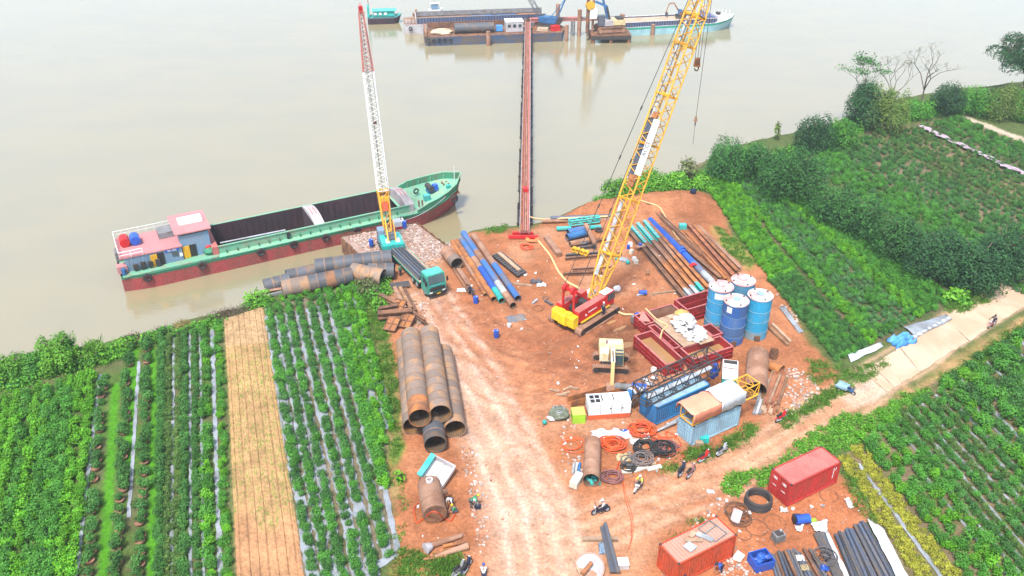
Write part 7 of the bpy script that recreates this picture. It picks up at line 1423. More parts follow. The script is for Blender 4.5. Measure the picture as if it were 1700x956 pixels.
person('person in white at the very bottom edge near the motorbikes', gg(803, 957), R(90), 'crouch', 'cloth_white', 'cloth_navy', 'blue')
t_ = thing('cargo_tricycle', 'pale blue cargo tricycle standing at the end of the concrete road', 'tricycle', gg(1404, 650), R(-42)); t_.scale = (.8, .8, .8); MB().box((-.55, 0, .62), (1.5, 1.1, .1)).build('load_bed', 'paleblue_cont', t_)
for y in (-.55, .55): MB().box((-.55, y, .8), (1.5, .05, .32)).build('side_board', 'paleblue_cont', t_); w = MB().cyl((-.7, y - .06, .3), (-.7, y + .06, .3), .3, 14).build('wheel', 'rubber', t_); MB().cyl((-.7, y - .08, .3), (-.7, y + .08, .3), .16, 10).build('rim', 'galv', w)
w = MB().cyl((1.0, -.06, .3), (1.0, .06, .3), .3, 14).build('wheel', 'rubber', t_); MB().cyl((1.0, -.08, .3), (1.0, .08, .3), .16, 10).build('rim', 'galv', w)
MB().extr([(.2, .5), (.2, .75), (.7, .7), (.9, 1.05), (1.0, 1.0), (.85, .45)], -.14, .14).build('frame_body', 'blue_mid', t_); MB().box((.35, 0, .85), (.5, .28, .12)).build('seat', 'cloth_navy', t_); MB().bar((.85, -.35, 1.1), (.85, .35, 1.1), .05).build('handlebar', 'black', t_)
# ------------------------------------------------------------------ plants
leafmat('leaf_dark', (.028, .12, .026), (.10, .28, .045)); leafmat('leaf_mid', (.035, .17, .02), (.12, .36, .035)); leafmat('leaf_bright', (.055, .27, .012), (.20, .48, .02))
leafmat('leaf_greyish', (.04, .15, .045), (.13, .30, .085)); leafmat('leaf_red', (.045, .15, .03), (.17, .25, .05)); leafmat('leaf_yellow', (.20, .27, .03), (.55, .48, .05)); leafmat('leaf_vine', (.016, .068, .022), (.075, .25, .04)); leafmat('leaf_blue', (.014, .06, .024), (.055, .175, .045))
leafmat('leaf_bamboo', (.09, .17, .03), (.20, .28, .05)); leafmat('leaf_olive', (.10, .14, .04), (.2, .22, .08)); leafmat('leaf_weed', (.06, .22, .015), (.18, .44, .03)); leafmat('leaf_grass', (.07, .22, .02), (.19, .36, .05)); leafmat('twig_dry', (.14, .09, .07), (.24, .16, .12), trans=.05); leafmat('straw_grass', (.28, .24, .08), (.40, .32, .12))
mat('terracotta', (.33, .15, .09), (.25, .12, .08), sc=2, rough=.9)
def leaf_mesh(name, pos, nrm, size, tone, m_, asp=.55):
    """one four-cornered leaf per point, facing nrm, a little random in its own plane"""
    n = len(pos); nrm = nrm / (np.linalg.norm(nrm, axis=1, keepdims=True) + 1e-9); t = RNG.normal(size=(n, 3)); u = np.cross(nrm, t); u /= np.linalg.norm(u, axis=1, keepdims=True) + 1e-9; w = np.cross(nrm, u)
    s = size[:, None]; V = np.stack([pos - u * s, pos + w * s * asp + nrm * s * .12, pos + u * s, pos - w * s * asp + nrm * s * .12], 1).reshape(-1, 3)
    me = bpy.data.meshes.new(name); me.vertices.add(4 * n); me.vertices.foreach_set('co', V.ravel()); me.loops.add(4 * n); me.loops.foreach_set('vertex_index', np.arange(4 * n, dtype=np.int32)); me.polygons.add(n)
    me.polygons.foreach_set('loop_start', np.arange(0, 4 * n, 4, dtype=np.int32)); me.polygons.foreach_set('loop_total', np.full(n, 4, dtype=np.int32)); me.update()
    a = me.attributes.new('tone', 'FLOAT', 'POINT'); a.data.foreach_set('value', np.repeat(tone, 4).astype(np.float32)); me.materials.append(MATS[m_]); return me
def udir(n): d = RNG.normal(size=(n, 3)); return d / np.linalg.norm(d, axis=1, keepdims=True)
def bush_mesh(name, w, h, n, m_, leaf=.13, lumps=6, pointed=0.0):
    """a rounded crown of leaf clumps, base at z=0"""
    c = udir(lumps) * .55; c[:, 2] = np.abs(c[:, 2]) * .8; k = RNG.integers(0, lumps, n); d = udir(n); r = .55 * RNG.random(n) ** .35
    p = c[k] + d * r[:, None]; p[:, 2] = p[:, 2] * (1 - pointed * .0) + .12; p = p[p[:, 2] > -.35]; d = d[:len(p)]
    out = p.copy(); out[:, 2] += .2; nn_ = out + RNG.normal(size=p.shape) * .45
    p[:, 2] = (p[:, 2] + .35) / 1.35; tone = np.clip(RNG.random(lumps)[k[:len(p)]] * .5 + RNG.random(len(p)) * .5, 0, 1)
    p = p * np.array([w / 2 * 1.0, w / 2 * 1.0, h * .78]); return leaf_mesh(name, p, nn_, RNG.uniform(.7, 1.25, len(p)) * leaf, tone, m_)
POOL = {}
for kd, m_, w, h, n, lf in (('dark', 'leaf_dark', 1.2, 1.25, 430, .082), ('mid', 'leaf_mid', 1.35, 1.5, 460, .09), ('bright', 'leaf_bright', 1.2, 1.45, 430, .088), ('grey', 'leaf_greyish', 1.0, .95, 320, .075), ('red', 'leaf_red', 1.1, 1.0, 340, .078), ('yellow', 'leaf_yellow', .7, .55, 170, .07)):
    POOL[kd] = [bush_mesh('shrub_' + kd, w * f, h * (2 - f), n, m_, lf) for f in (.9, 1.0, 1.1, 1.05)]
potm = MB().cyl((0, 0, 0), (0, 0, .3), .3, 14, r2=.38); potm.pipe((0, 0, .27), (0, 0, .34), .41, .35, 14); potm = potm.mesh('pot', 35)
def gn_scatter(name, meshes, pts, sc, rz, vid, label=None, cat=None):
    """one object of uncountable plants or stones: mesh instances on surveyed points"""
    cl = bpy.data.collections.new(name + '_source')
    for k, me in enumerate(meshes): cl.objects.link(bpy.data.objects.new('%s_kind_%d' % (name, k), me))
    n = len(pts); me = bpy.data.meshes.new(name); me.vertices.add(n); me.vertices.foreach_set('co', np.array(pts, dtype=np.float32).ravel())
    for an, arr, ty in (('size', sc, 'FLOAT'), ('turn', rz, 'FLOAT'), ('pick', vid, 'INT')): a = me.attributes.new(an, ty, 'POINT'); a.data.foreach_set('value', np.array(arr, dtype=np.int32 if ty == 'INT' else np.float32))
    o = bpy.data.objects.new(name, me); COL.objects.link(o); ng = bpy.data.node_groups.new(name, 'GeometryNodeTree')
    ng.interface.new_socket('Geometry', in_out='INPUT', socket_type='NodeSocketGeometry'); ng.interface.new_socket('Geometry', in_out='OUTPUT', socket_type='NodeSocketGeometry')
    N = ng.nodes; L = ng.links; gi = N.new('NodeGroupInput'); go = N.new('NodeGroupOutput'); ci = N.new('GeometryNodeCollectionInfo'); ci.inputs[0].default_value = cl; ci.inputs['Separate Children'].default_value = True; ci.inputs['Reset Children'].default_value = True
    ip = N.new('GeometryNodeInstanceOnPoints'); ip.inputs['Pick Instance'].default_value = True
    def na(nm, ty): a = N.new('GeometryNodeInputNamedAttribute'); a.data_type = ty; a.inputs[0].default_value = nm; return a.outputs[0]
    cx = N.new('ShaderNodeCombineXYZ'); L.new(na('turn', 'FLOAT'), cx.inputs[2])
    L.new(gi.outputs[0], ip.inputs['Points']); L.new(ci.outputs[0], ip.inputs['Instance']); L.new(na('pick', 'INT'), ip.inputs['Instance Index']); L.new(cx.outputs[0], ip.inputs['Rotation']); L.new(na('size', 'FLOAT'), ip.inputs['Scale']); L.new(ip.outputs[0], go.inputs[0])
    o.modifiers.new('scatter', 'NODES').node_group = ng; o['kind'] = 'stuff'; return tag(o, label, cat)
ROWS = []                                                                   # (x, y, kind, scale, potted, field)
def row_px(pa, pb_, kind, sp, sc=1.0, jit=.12, pot=False, field='a', mixk=None, skip=.03):
    a, b = g(*pa), g(*pb_); row_w(a, b, kind, sp, sc, jit, pot, field, mixk, skip)
ROWN = {}
def row_w(a, b, kind, sp, sc=1.0, jit=.12, pot=False, field='a', mixk=None, skip=.03):
    ROWN[field] = ROWN.get(field, -1) + 1
    L_ = (b - a).length; n = max(1, int(L_ / sp))
    for k in range(n + 1):
        if random.random() < skip: continue
        p = a.lerp(b, min(1, (k + random.uniform(-.2, .2)) / n)); x, y = p.x + random.gauss(0, jit), p.y + random.gauss(0, jit)
        if not in_frame(x, y, 0, 45): continue
        kd = kind if not mixk or random.random() > mixk[1] else mixk[0]
        ROWS.append((x, y, kd, sc * random.uniform(.78, 1.2), pot, field, ROWN[field]))
def strip_px(pa, pb_, w, m_='mulch', name='plastic_mulch', dz=.05, rag=.12):
    a, b = g(*pa), g(*pb_); d = (b - a).normalized(); nn_ = Vector((-d.y, d.x, 0)); n = max(2, int((b - a).length / .6)); vs = []
    for k in range(n + 1):
        p = a.lerp(b, k / n)
        for s_ in (-1, 1): q = p + nn_ * (s_ * w / 2 + random.gauss(0, rag * w)); vs.append((q.x, q.y, gz(q.x, q.y) + dz + random.uniform(0, .03)))
    return struct(MB().add(vs, [(2 * k + 1, 2 * k, 2 * k + 2, 2 * k + 3) for k in range(n)]).build(name, m_, smooth=60))
# plantation on the left
for pa, pb_, kd, sp, sc, pot in (((172, 628), (146, 990), 'dark', 1.15, 1.0, True), ((217, 570), (192, 990), 'dark', 1.15, 1.05, True), ((246, 568), (231, 990), 'dark', 1.1, 1.05, True)): row_px(pa, pb_, kd, sp, sc, .1, pot, 'left_pot')
for pa, pb_, kd, sp, sc in (((270, 560), (264, 990), 'dark', .62, .92), ((281, 558), (277, 990), 'red', .62, .9), ((297, 555), (294, 990), 'red', .62, .9), ((307, 553), (306, 990), 'dark', .62, .88), ((324, 548), (327, 990), 'dark', .75, .75)): row_px(pa, pb_, kd, sp, sc, .06, False, 'left_dense')
row_px((340, 544), (351, 990), 'mid', 1.0, 1.0, .12, False, 'left_dense', ('bright', .25)); row_px((362, 540), (379, 990), 'mid', .75, .75, .1, False, 'left_dense', ('bright', .3))
for i in range(11):
    kd = ('bright', 'bright', 'mid', 'mid', 'mid', 'bright', 'mid', 'bright', 'bright', 'mid', 'bright')[i]; row_px((153 - 17.5 * i, 626 + 5 * i), (117 - 19 * i, 995), kd, .8, 1.05, .07, False, 'left_block', ('bright', .2))
for pa, pb_, w, m_ in (((167, 622), (122, 990), .34, 'mulch'), ((289, 556), (284, 990), .28, 'mulch'), ((315, 550), (317, 990), .26, 'mulch'), ((352, 543), (367, 990), .42, 'mulch'), ((332, 548), (339, 990), .25, 'mulch'), ((78, 865), (62, 990), .3, 'mulch'), ((231, 600), (214, 860), .3, 'mulch'), ((100, 900), (90, 960), .25, 'mulch'), ((114, 800), (106, 850), .25, 'mulch')): strip_px(pa, pb_, w, m_)
# mulched rows between the bare field and the pipe stack
BR = [((446, 512), (521, 965), 'dark'), ((462, 510), (546, 965), 'dark'), ((478, 506), (569, 965), 'dark'), ((496, 502), (598, 962), 'dark'), ((514, 498), (623, 958), 'dark'), ((531, 494), (645, 925), 'dark'), ((548, 490), (634, 800), 'mid'), ((562, 488), (640, 812), 'bright'), ((575, 485), (638, 740), 'bright'), ((590, 480), (648, 712), 'bright')]
for k, (pa, pb_, kd) in enumerate(BR):
    row_px(pa, pb_, kd, .62 if kd == 'dark' else .68, .84 if kd == 'dark' else .95, .06, False, 'mulched', ('mid', .3) if kd == 'dark' else ('mid', .2), .06); strip_px((pa[0], pa[1] + 14), pb_, 1.0, 'mulch', dz=.07, rag=.1)
strip_px((441, 512), (506, 990), .15, 'mulch'); strip_px((605, 525), (653, 705), .14, 'mulch_white'); strip_px((636, 800), (660, 915), .45, 'mulch'); strip_px((600, 956), (658, 918), .8, 'mulch')
row_px((440, 505), (585, 478), 'bright', .8, .8, .25, False, 'mulched', ('mid', .5))
# field between the yard and the hedge
for i in range(22):
    s = i / 21; a = (1170 + 126 * s, 306 - 13 * s); b = (1390 + 184 * s, 598 - 98 * s); kd = 'bright' if s < .36 else 'grey' if s < .70 else 'bright' if s < .80 else 'mid'; mk = ('mid', .25) if kd != 'grey' else ('mid', .25)
    if s < .24: m_ = (a[0] + .5 * (b[0] - a[0]) * (1 - .0 * s), a[1] + .55 * (b[1] - a[1])); row_px(a, m_, 'bright', .6, .82, .06, False, 'yardside', mk); row_px(m_, b, 'dark', .6, .8, .06, False, 'yardside', ('mid', .2))
    else: row_px(a, b, kd, .6, .84, .06, False, 'yardside', mk)
# far fields: rows parallel to the purple strip
fd = (g(1700, 295) - g(1526, 214)).normalized(); FS = [g(*p) for p in ((1345, 278), (1385, 242), (1450, 224), (1526, 212), (1596, 196))]; Lf_ = sum((b - a).length for a, b in zip(FS[:-1], FS[1:])); nf = 30
for i in range(nf):
    d_ = Lf_ * i / nf
    for a, b in zip(FS[:-1], FS[1:]):
        if d_ <= (b - a).length: p = a.lerp(b, d_ / (b - a).length); break
        d_ -= (b - a).length
    u = i / nf; row_w(p, p + fd * 62, 'mid' if u < .22 or u > .8 else 'dark' if u < .45 else 'red', .85, .95 if u < .6 else .9, .1, False, 'far', ('grey', .3) if u < .5 else ('dark', .45), .05)
strip_px((1526, 213), (1720, 303), 1.1, 'mauve', dz=.55, rag=.25)
# plantation at the lower right
e0_, e1_ = g(1425, 722), g(1606, 956); ed = (e1_ - e0_).normalized(); en = Vector((-ed.y, ed.x, 0)) if Vector((-ed.y, ed.x, 0)).x > 0 else Vector((ed.y, -ed.x, 0))
SL = [g(*p) for p in ((1425, 722), (1500, 677), (1560, 640), (1612, 606), (1700, 548), (1900, 440))]
def start_at(off):
    for a, b in zip(SL[:-1], SL[1:]):
        oa, ob = (a - e0_).dot(en), (b - e0_).dot(en)
        if oa <= off <= ob: return a.lerp(b, (off - oa) / (ob - oa))
    return None
off = 0.0; k = 0
while True:
    p = start_at(off)
    if p is None: break
    if k < 4: kd, sp, sc, mk = ('mid', 1.0, 1.02, ('bright', .3))
    elif k < 11: kd, sp, sc, mk = ('red' if k % 2 else 'dark', .58, .82, ('mid', .2))
    else: kd, sp, sc, mk = ('mid' if k % 3 else 'dark', .95, 1.25, ('bright' if k % 2 else 'dark', .35))
    row_w(p + ed * random.uniform(.2, 1.0), p + ed * 34, kd, sp, sc, .06 if k < 11 else .18, False, 'lower_right', mk, .03 if k < 11 else .12)
    if k >= 3:
        q = p + ed * 1.0 - en * (.6); q2 = q + ed * 30; nst = 40; vs = []
        for j in range(nst + 1):
            c_ = q.lerp(q2, j / nst)
            for s_ in (-1, 1): r_ = c_ + en * (s_ * (.14 if k < 11 else .2) + random.gauss(0, .06)); vs.append((r_.x, r_.y, gz(r_.x, r_.y) + .06))
        struct(MB().add(vs, [(2 * j + 1, 2 * j, 2 * j + 2, 2 * j + 3) for j in range(nst)]).build('plastic_mulch', 'mulch', smooth=60))
    off += 1.22 if k < 4 else 1.12 if k < 11 else 1.55; k += 1
YEL = []
for pa, pb_ in (((1403, 760), (1553, 990)), ((1420, 742), (1604, 990))):
    a, b = g(*pa), g(*pb_); d = (b - a).normalized(); nn_ = Vector((-d.y, d.x, 0)); n = int((b - a).length / .10)
    for j in range(n): p = a.lerp(b, j / n) + nn_ * random.uniform(-.62, .62); YEL.append((p.x, p.y))
strip_px((1425, 770), (1585, 990), .35, 'mulch')
# the 300 plants of each kind that show largest stand as things of their own, the rest of that kind as one mass
FIELD_LAB = {'left_pot': '{} potted shrub, {} of the {} potted row right of the grey strip', 'left_dense': '{} shrub, {} of the {} dense row counted toward the bare field', 'left_block': '{} bush, {} of the {} row left of the grey strip', 'mulched': '{} shrub, {} of the {} mulched row from the bare field', 'yardside': '{} shrub, {} of the {} row from the yard behind the silos', 'far': '{} shrub, {} of the {} far field row from the hedge', 'lower_right': '{} shrub, {} of the {} row right of the yellow crop'}
KW = {'dark': 'dark green', 'mid': 'mid green', 'bright': 'bright lime green', 'grey': 'grey-green', 'red': 'bronze-tinged green'}
YR = {}
for r in ROWS: q = YR.get((r[5], r[6]), (1e9, -1e9)); YR[(r[5], r[6])] = (min(q[0], r[1]), max(q[1], r[1]))
proj = lambda x, y: y * _c + CAM_H * _s
for kd in ('dark', 'mid', 'bright', 'grey', 'red'):
    L_ = sorted([r for r in ROWS if r[2] == kd and in_frame(r[0], r[1], .5, 0)], key=lambda r: proj(r[0], r[1]) / r[3]); chosen = set(id(r) for r in L_[:280])
    for r in L_[:280]:
        x, y, _, s, pot, fl, rn = r; z = gz(x, y); Y0, Y1 = YR[(fl, rn)]; lab = FIELD_LAB[fl].format(KW[kd], ('near end', 'middle', 'far end')[min(2, int(3 * (y - Y0) / (Y1 - Y0 + .01)))], ORD[rn]); grp = KW[kd] + ' shrubs in the ' + fl.replace('_', ' ') + ' rows'
        me = random.choice(POOL[kd])
        if pot:
            t_ = thing('potted_shrub', lab, 'shrub', (x, y, z), random.uniform(0, 6.28), grp); o = share('crown', me, 'leaf_dark', t_, (0, 0, .2), (0, 0, 0), (s, s, s)); share('pot', potm, 'terracotta', t_, (0, 0, 0))
        else:
            o = share({'dark': 'dark_shrub', 'mid': 'green_shrub', 'bright': 'lime_shrub', 'grey': 'greyish_shrub', 'red': 'bronze_shrub'}[kd], me, 'leaf_dark', None, (x, y, z), (0, 0, random.uniform(0, 6.28)), (s, s, s * random.uniform(.85, 1.15))); tag(o, lab, 'shrub', grp)
    rest = [r for r in ROWS if r[2] == kd and id(r) not in chosen]
    if rest: gn_scatter({'dark': 'dark_shrubs', 'mid': 'green_shrubs', 'bright': 'lime_shrubs', 'grey': 'greyish_shrubs', 'red': 'bronze_shrubs'}[kd], POOL[kd], [(r[0], r[1], gz(r[0], r[1])) for r in rest], [r[3] for r in rest], RNG.random(len(rest)) * 6.28, RNG.integers(0, 4, len(rest)), KW[kd] + ' shrubs massed in the farther field rows', 'shrubs')
gn_scatter('yellow_crop', POOL['yellow'], [(x, y, gz(x, y)) for x, y in YEL], RNG.uniform(.7, 1.15, len(YEL)), RNG.random(len(YEL)) * 6.28, RNG.integers(0, 4, len(YEL)), 'yellow-green leafy crop in two beds right of the red container', 'crop')
# ground cover in patches
def tuft(m_, n=26, r=.32, h=.35, leaf=.10, asp=.5, up=.4):
    p = RNG.normal(size=(n, 3)) * np.array([r * .55, r * .55, h * .4]); p[:, 2] = np.abs(p[:, 2]) + .03; d = udir(n); d[:, 2] = np.abs(d[:, 2]) + up; return leaf_mesh('tuft', p, d, RNG.uniform(.7, 1.3, n) * leaf, RNG.random(n), m_, asp)
def blades(m_, n=22, h=.45, r=.2):
    p = RNG.normal(size=(n, 3)) * np.array([r, r, .02]); p[:, 2] = h * RNG.uniform(.3, .6, n); d = udir(n); d[:, 2] *= .25; me = leaf_mesh('blades', p, d, h * RNG.uniform(.35, .6, n), RNG.random(n), m_, .12); return me
def fill(poly_px, dens):
    P = gnp(poly_px); lo, hi = P.min(0), P.max(0); n = int((hi[0] - lo[0]) * (hi[1] - lo[1]) * dens); q = RNG.random((n, 2)) * (hi - lo) + lo; d = sdf([tuple(p) for p in P], q[:, 0], q[:, 1]) + (fbm(q[:, 0], q[:, 1], .6, 31) - .5) * 1.6; return q[d > 0]
def cover(name, patches, meshes, dens, label, cat, s0=.8, s1=1.25):
    Q = np.concatenate([fill(p, dens * f) for p, f in patches]); gn_scatter(name, meshes, [(x, y, gz(x, y) - .02) for x, y in Q], RNG.uniform(s0, s1, len(Q)), RNG.random(len(Q)) * 6.28, RNG.integers(0, len(meshes), len(Q)), label, cat)
TW = [tuft('leaf_weed') for _ in range(3)]; TG = [tuft('leaf_grass', 22, .3, .25, .09, .35) for _ in range(2)] + [blades('leaf_grass') for _ in range(2)]
cover('broadleaf_weeds', [([(1340, 722), (1395, 690), (1425, 688), (1442, 712), (1420, 752), (1375, 752)], 1), ([(1250, 792), (1290, 770), (1340, 728), (1352, 738), (1300, 790), (1262, 806)], 1), ([(1198, 805), (1222, 782), (1250, 790), (1245, 815), (1215, 828)], 1), ([(1430, 700), (1500, 655), (1545, 640), (1540, 665), (1470, 705), (1440, 720)], .8), ([(1560, 660), (1600, 610), (1640, 590), (1600, 650)], .6)], TW, 11, 'bright broadleaf weeds along the track by the red container', 'weeds')
cover('verge_grass', [([(1128, 752), (1190, 738), (1255, 702), (1265, 712), (1200, 752), (1140, 775)], 1), ([(1290, 700), (1330, 672), (1400, 625), (1415, 640), (1350, 690), (1300, 712)], .9), ([(1085, 775), (1130, 765), (1135, 780), (1095, 795)], .7), ([(650, 960), (662, 912), (690, 915), (770, 925), (760, 960)], 1.3), ([(598, 472), (640, 465), (642, 545), (660, 640), (668, 745), (655, 760), (645, 680), (625, 590), (606, 520)], .8),
    ([(1185, 372), (1215, 392), (1258, 436), (1245, 448), (1200, 412)], .7), ([(1400, 620), (1470, 595), (1480, 610), (1410, 645)], .7), ([(1470, 690), (1560, 630), (1640, 575), (1720, 520), (1725, 535), (1640, 600), (1560, 650)], .6), ([(1570, 500), (1640, 480), (1650, 490), (1600, 520), (1570, 520)], .8), ([(1340, 600), (1395, 600), (1400, 625), (1350, 650)], .4), ([(800, 382), (840, 374), (842, 384), (806, 390)], .8), ([(1140, 860), (1180, 835), (1165, 880), (1120, 900)], .25), ([(1400, 750), (1440, 850), (1500, 950), (1490, 960), (1430, 860), (1396, 790)], .5), ([(645, 790), (680, 760), (685, 860), (668, 900), (655, 900)], .15)], TG, 13, 'low green grass on the verges of yard and track', 'grass')
cover('bank_weeds', [([(-40, 660), (0, 618), (60, 600), (120, 590), (165, 583), (210, 570), (180, 605), (120, 620), (0, 650)], 1.2), ([(985, 345), (1010, 322), (1060, 305), (1130, 292), (1185, 285), (1260, 285), (1180, 312), (1120, 318), (1060, 325)], 1.5), ([(200, 570), (300, 548), (370, 530), (365, 540), (300, 556), (215, 580)], 1.2), ([(400, 506), (440, 492), (452, 505), (412, 516)], 1.4), ([(590, 470), (640, 462), (650, 490), (600, 500)], 1.2), ([(1150, 300), (1300, 250), (1430, 190), (1620, 155), (1760, 150), (1760, 200), (1600, 185), (1440, 215), (1380, 240), (1290, 290)], .8), ([(1290, 300), (1400, 370), (1480, 420), (1560, 480), (1500, 440), (1380, 380)], .8)], [tuft('leaf_weed', 30, .42, .55, .13) for _ in range(2)] + [tuft('leaf_mid', 30, .42, .6, .13)], 4.5, 'rank green weeds along the river bank and hedge foot', 'weeds', .8, 1.8)
# trees
def crown_mesh(blobs, n, leaf, m_, droop=0.0, asp=.6):
    B = np.array([b[:3] for b in blobs]); S = np.array([b[3:6] for b in blobs]); A = S[:, 0] * S[:, 2]; k = RNG.choice(len(blobs), n, p=A / A.sum()); d = udir(n); flip = (d[:, 2] < -.2) & (RNG.random(n) < .6); d[flip, 2] *= -1
    r = RNG.uniform(.72, 1.04, n); lump = 1 + .16 * np.sin(d[:, 0] * 7 + k) * np.cos(d[:, 1] * 6 + 2 * k); p = B[k] + d * S[k] * (r * lump)[:, None]; p[:, 2] -= droop * RNG.random(n) ** 2
    cl = np.round(p / 1.1).astype(int); hsh = (np.sin(cl[:, 0] * 12.9 + cl[:, 1] * 78.2 + cl[:, 2] * 37.7) * 43758.5) % 1.0; p[:, :] = p * 1.0 + (hsh[:, None] - .5) * d * .5
    keep = p[:, 2] > .02; p, d, hsh = p[keep], d[keep], hsh[keep]; d = d + RNG.normal(size=d.shape) * .5; d[:, 2] += .25; return leaf_mesh('crown', p, d, RNG.uniform(.65, 1.3, len(p)) * leaf, np.clip(hsh * .75 + RNG.random(len(p)) * .35 - .05, 0, 1), m_, asp)
def limbs(t_, h, r0, spread, n, m_='bark', zb=0):
    tr = MB().tube([(0, 0, zb - .3), (.1, .05, h * .3), (-.05, .1, h * .62)], r0, 8); o = tr.build('trunk', m_, t_)
    for k in range(n):
        a = 2 * math.pi * k / n + .4; z0 = h * random.uniform(.3, .6); MB().cyl((0, 0, z0), (spread * math.cos(a), spread * math.sin(a), h * random.uniform(.65, .9)), r0 * .5, 6, r2=r0 * .15).build('limb', m_, t_)
def tree(label, px, py, h, rx_, n, m_, leaf=.3, name='tree', droop=.6, nb=7, base=.0, grp='trees and vine-covered hedges along the river', ry_=None, rz=0):
    p = gg(px, py); t_ = thing(name, label, 'tree', p, rz, grp); ry_ = ry_ or rx_; bl = []
    for k in range(nb):
        a = 2 * math.pi * k / nb + random.uniform(-.3, .3); q = random.uniform(.3, .72) if k else 0; hh = h * random.uniform(.42, .72) if k else h * .66; s = random.uniform(.30, .52)
        bl.append((q * rx_ * math.cos(a), q * ry_ * math.sin(a), max(base, hh - h * .12), s * rx_, s * ry_, (h - hh) * random.uniform(.7, 1.15)))
        if base < .1: bl.append((q * 1.15 * rx_ * math.cos(a), q * 1.15 * ry_ * math.sin(a), h * .26, s * rx_, s * ry_, h * .32))
    o = bpy.data.objects.new('crown', crown_mesh(bl, n, leaf, m_, droop)); COL.objects.link(o); o.parent = t_; limbs(t_, h, .05 * h * .5 + .08, rx_ * .5, 4); return t_
TR = [('low domed vine-covered tree nearest the yard mound', 1208, 292, 5.2, 4.2, 'leaf_vine'), ('dark rounded tree second along the river hedge', 1262, 296, 5.0, 3.6, 'leaf_vine'), ('big overhanging dark tree in the middle of the river hedge', 1318, 325, 6.6, 4.8, 'leaf_vine'), ('bluish feathery tree behind the river hedge', 1352, 246, 5.2, 3.6, 'leaf_blue'), ('bright green bush beside the bluish tree', 1398, 240, 4.2, 3.0, 'leaf_mid'),
      ('vine-draped tree at the head of the inner hedge', 1388, 368, 4.8, 3.6, 'leaf_vine'), ('bright topped tree second in the inner hedge', 1432, 392, 5.0, 3.8, 'leaf_vine'), ('broad dark tree third in the inner hedge', 1490, 425, 5.0, 4.0, 'leaf_vine'), ('bluish dark tree fourth in the inner hedge', 1552, 452, 5.2, 4.2, 'leaf_blue'), ('rounded dark tree fifth in the inner hedge near the road', 1606, 470, 5.6, 4.2, 'leaf_blue'), ('dark tree at the road end of the inner hedge', 1662, 455, 5.6, 4.2, 'leaf_blue'), ('pale green tree at the right end of the inner hedge', 1705, 432, 4.5, 4.0, 'leaf_mid'),
      ('dark bushy tree under the umbrella tree on the point', 1428, 205, 7.5, 3.8, 'leaf_blue'), ('olive bamboo clump on the point', 1465, 212, 7.0, 3.6, 'leaf_bamboo'), ('round dark tree right of the bare tree', 1570, 186, 5.2, 3.6, 'leaf_blue'), ('low bush between the bare trees', 1520, 192, 3.2, 3.0, 'leaf_mid'), ('green hedge tree behind the pale strip', 1622, 186, 4.4, 4.2, 'leaf_mid'), ('yellowish green tree behind the pale strip', 1668, 190, 5.0, 4.4, 'leaf_bamboo'), ('dark green tree at the right frame edge behind the strip', 1705, 196, 4.8, 4.2, 'leaf_mid')]
for lab, px, py, h, r_, m_ in TR: tree(lab, px, py + 4, h * (1.34 if py > 230 else 1.3), r_, int(4800 * h * r_ / 12), m_, .145, nb=9)
tree('green bush spilling down the far bank by the slope', 1245, 272, 3.4, 3.0, 3200, 'leaf_mid', .16); tree('low bright bush at the river edge left of the yellow boom', 1030, 322, 2.6, 2.6, 2600, 'leaf_weed', .15); tree('low bright bush right of the yellow boom', 1085, 308, 2.6, 3.0, 3000, 'leaf_weed', .15); tree('bright bush on the bank right of the bare mound', 1170, 312, 2.2, 2.6, 1200, 'leaf_weed', .2); tree('bright bush between boom and sparse tree', 1128, 306, 2.2, 2.2, 1000, 'leaf_weed', .2)
tree('round dense green bush on the left river bank', 105, 606, 4.2, 2.5, 6500, 'leaf_weed', .13, name='bush'); tree('spreading green bush at the left frame edge bank', 22, 622, 2.6, 2.6, 3800, 'leaf_weed', .13, name='bush'); tree('low green bush left of the round dense one', 62, 612, 2.2, 2.0, 2600, 'leaf_mid', .13, name='bush'); tree('leafy bush behind the potted rows at the bank', 205, 584, 1.6, 1.6, 900, 'leaf_weed', .16, name='bush'); tree('low leafy bush right of the round dense one', 150, 602, 1.4, 1.9, 900, 'leaf_weed', .16, name='bush'); tree('green bush at the left end of the bank pipes', 430, 503, 1.8, 1.6, 900, 'leaf_weed', .15, name='bush'); tree('pale grassy bush between bank pipes and scrap heap', 615, 480, 1.7, 2.0, 1100, 'leaf_olive', .16, name='bush'); tree('green bush below the pale grassy one', 632, 510, 1.2, 1.3, 700, 'leaf_weed', .14, name='bush'); tree('green banana-like clump at the road corner', 1590, 500, 1.6, 1.7, 700, 'leaf_weed', .28, name='bush'); tree('young citrus tree at the track junction verge', 664, 800, 1.0, .6, 260, 'leaf_bright', .13, name='bush')
tree('sparse small tree at the river edge right of the hook rope', 1143, 298, 4.2, 1.9, 420, 'leaf_olive', .22, nb=5, base=1.5); tree('thin yellowish sapling on the river edge', 1290, 232, 3.6, .9, 140, 'leaf_bamboo', .22, nb=3, base=1.5)
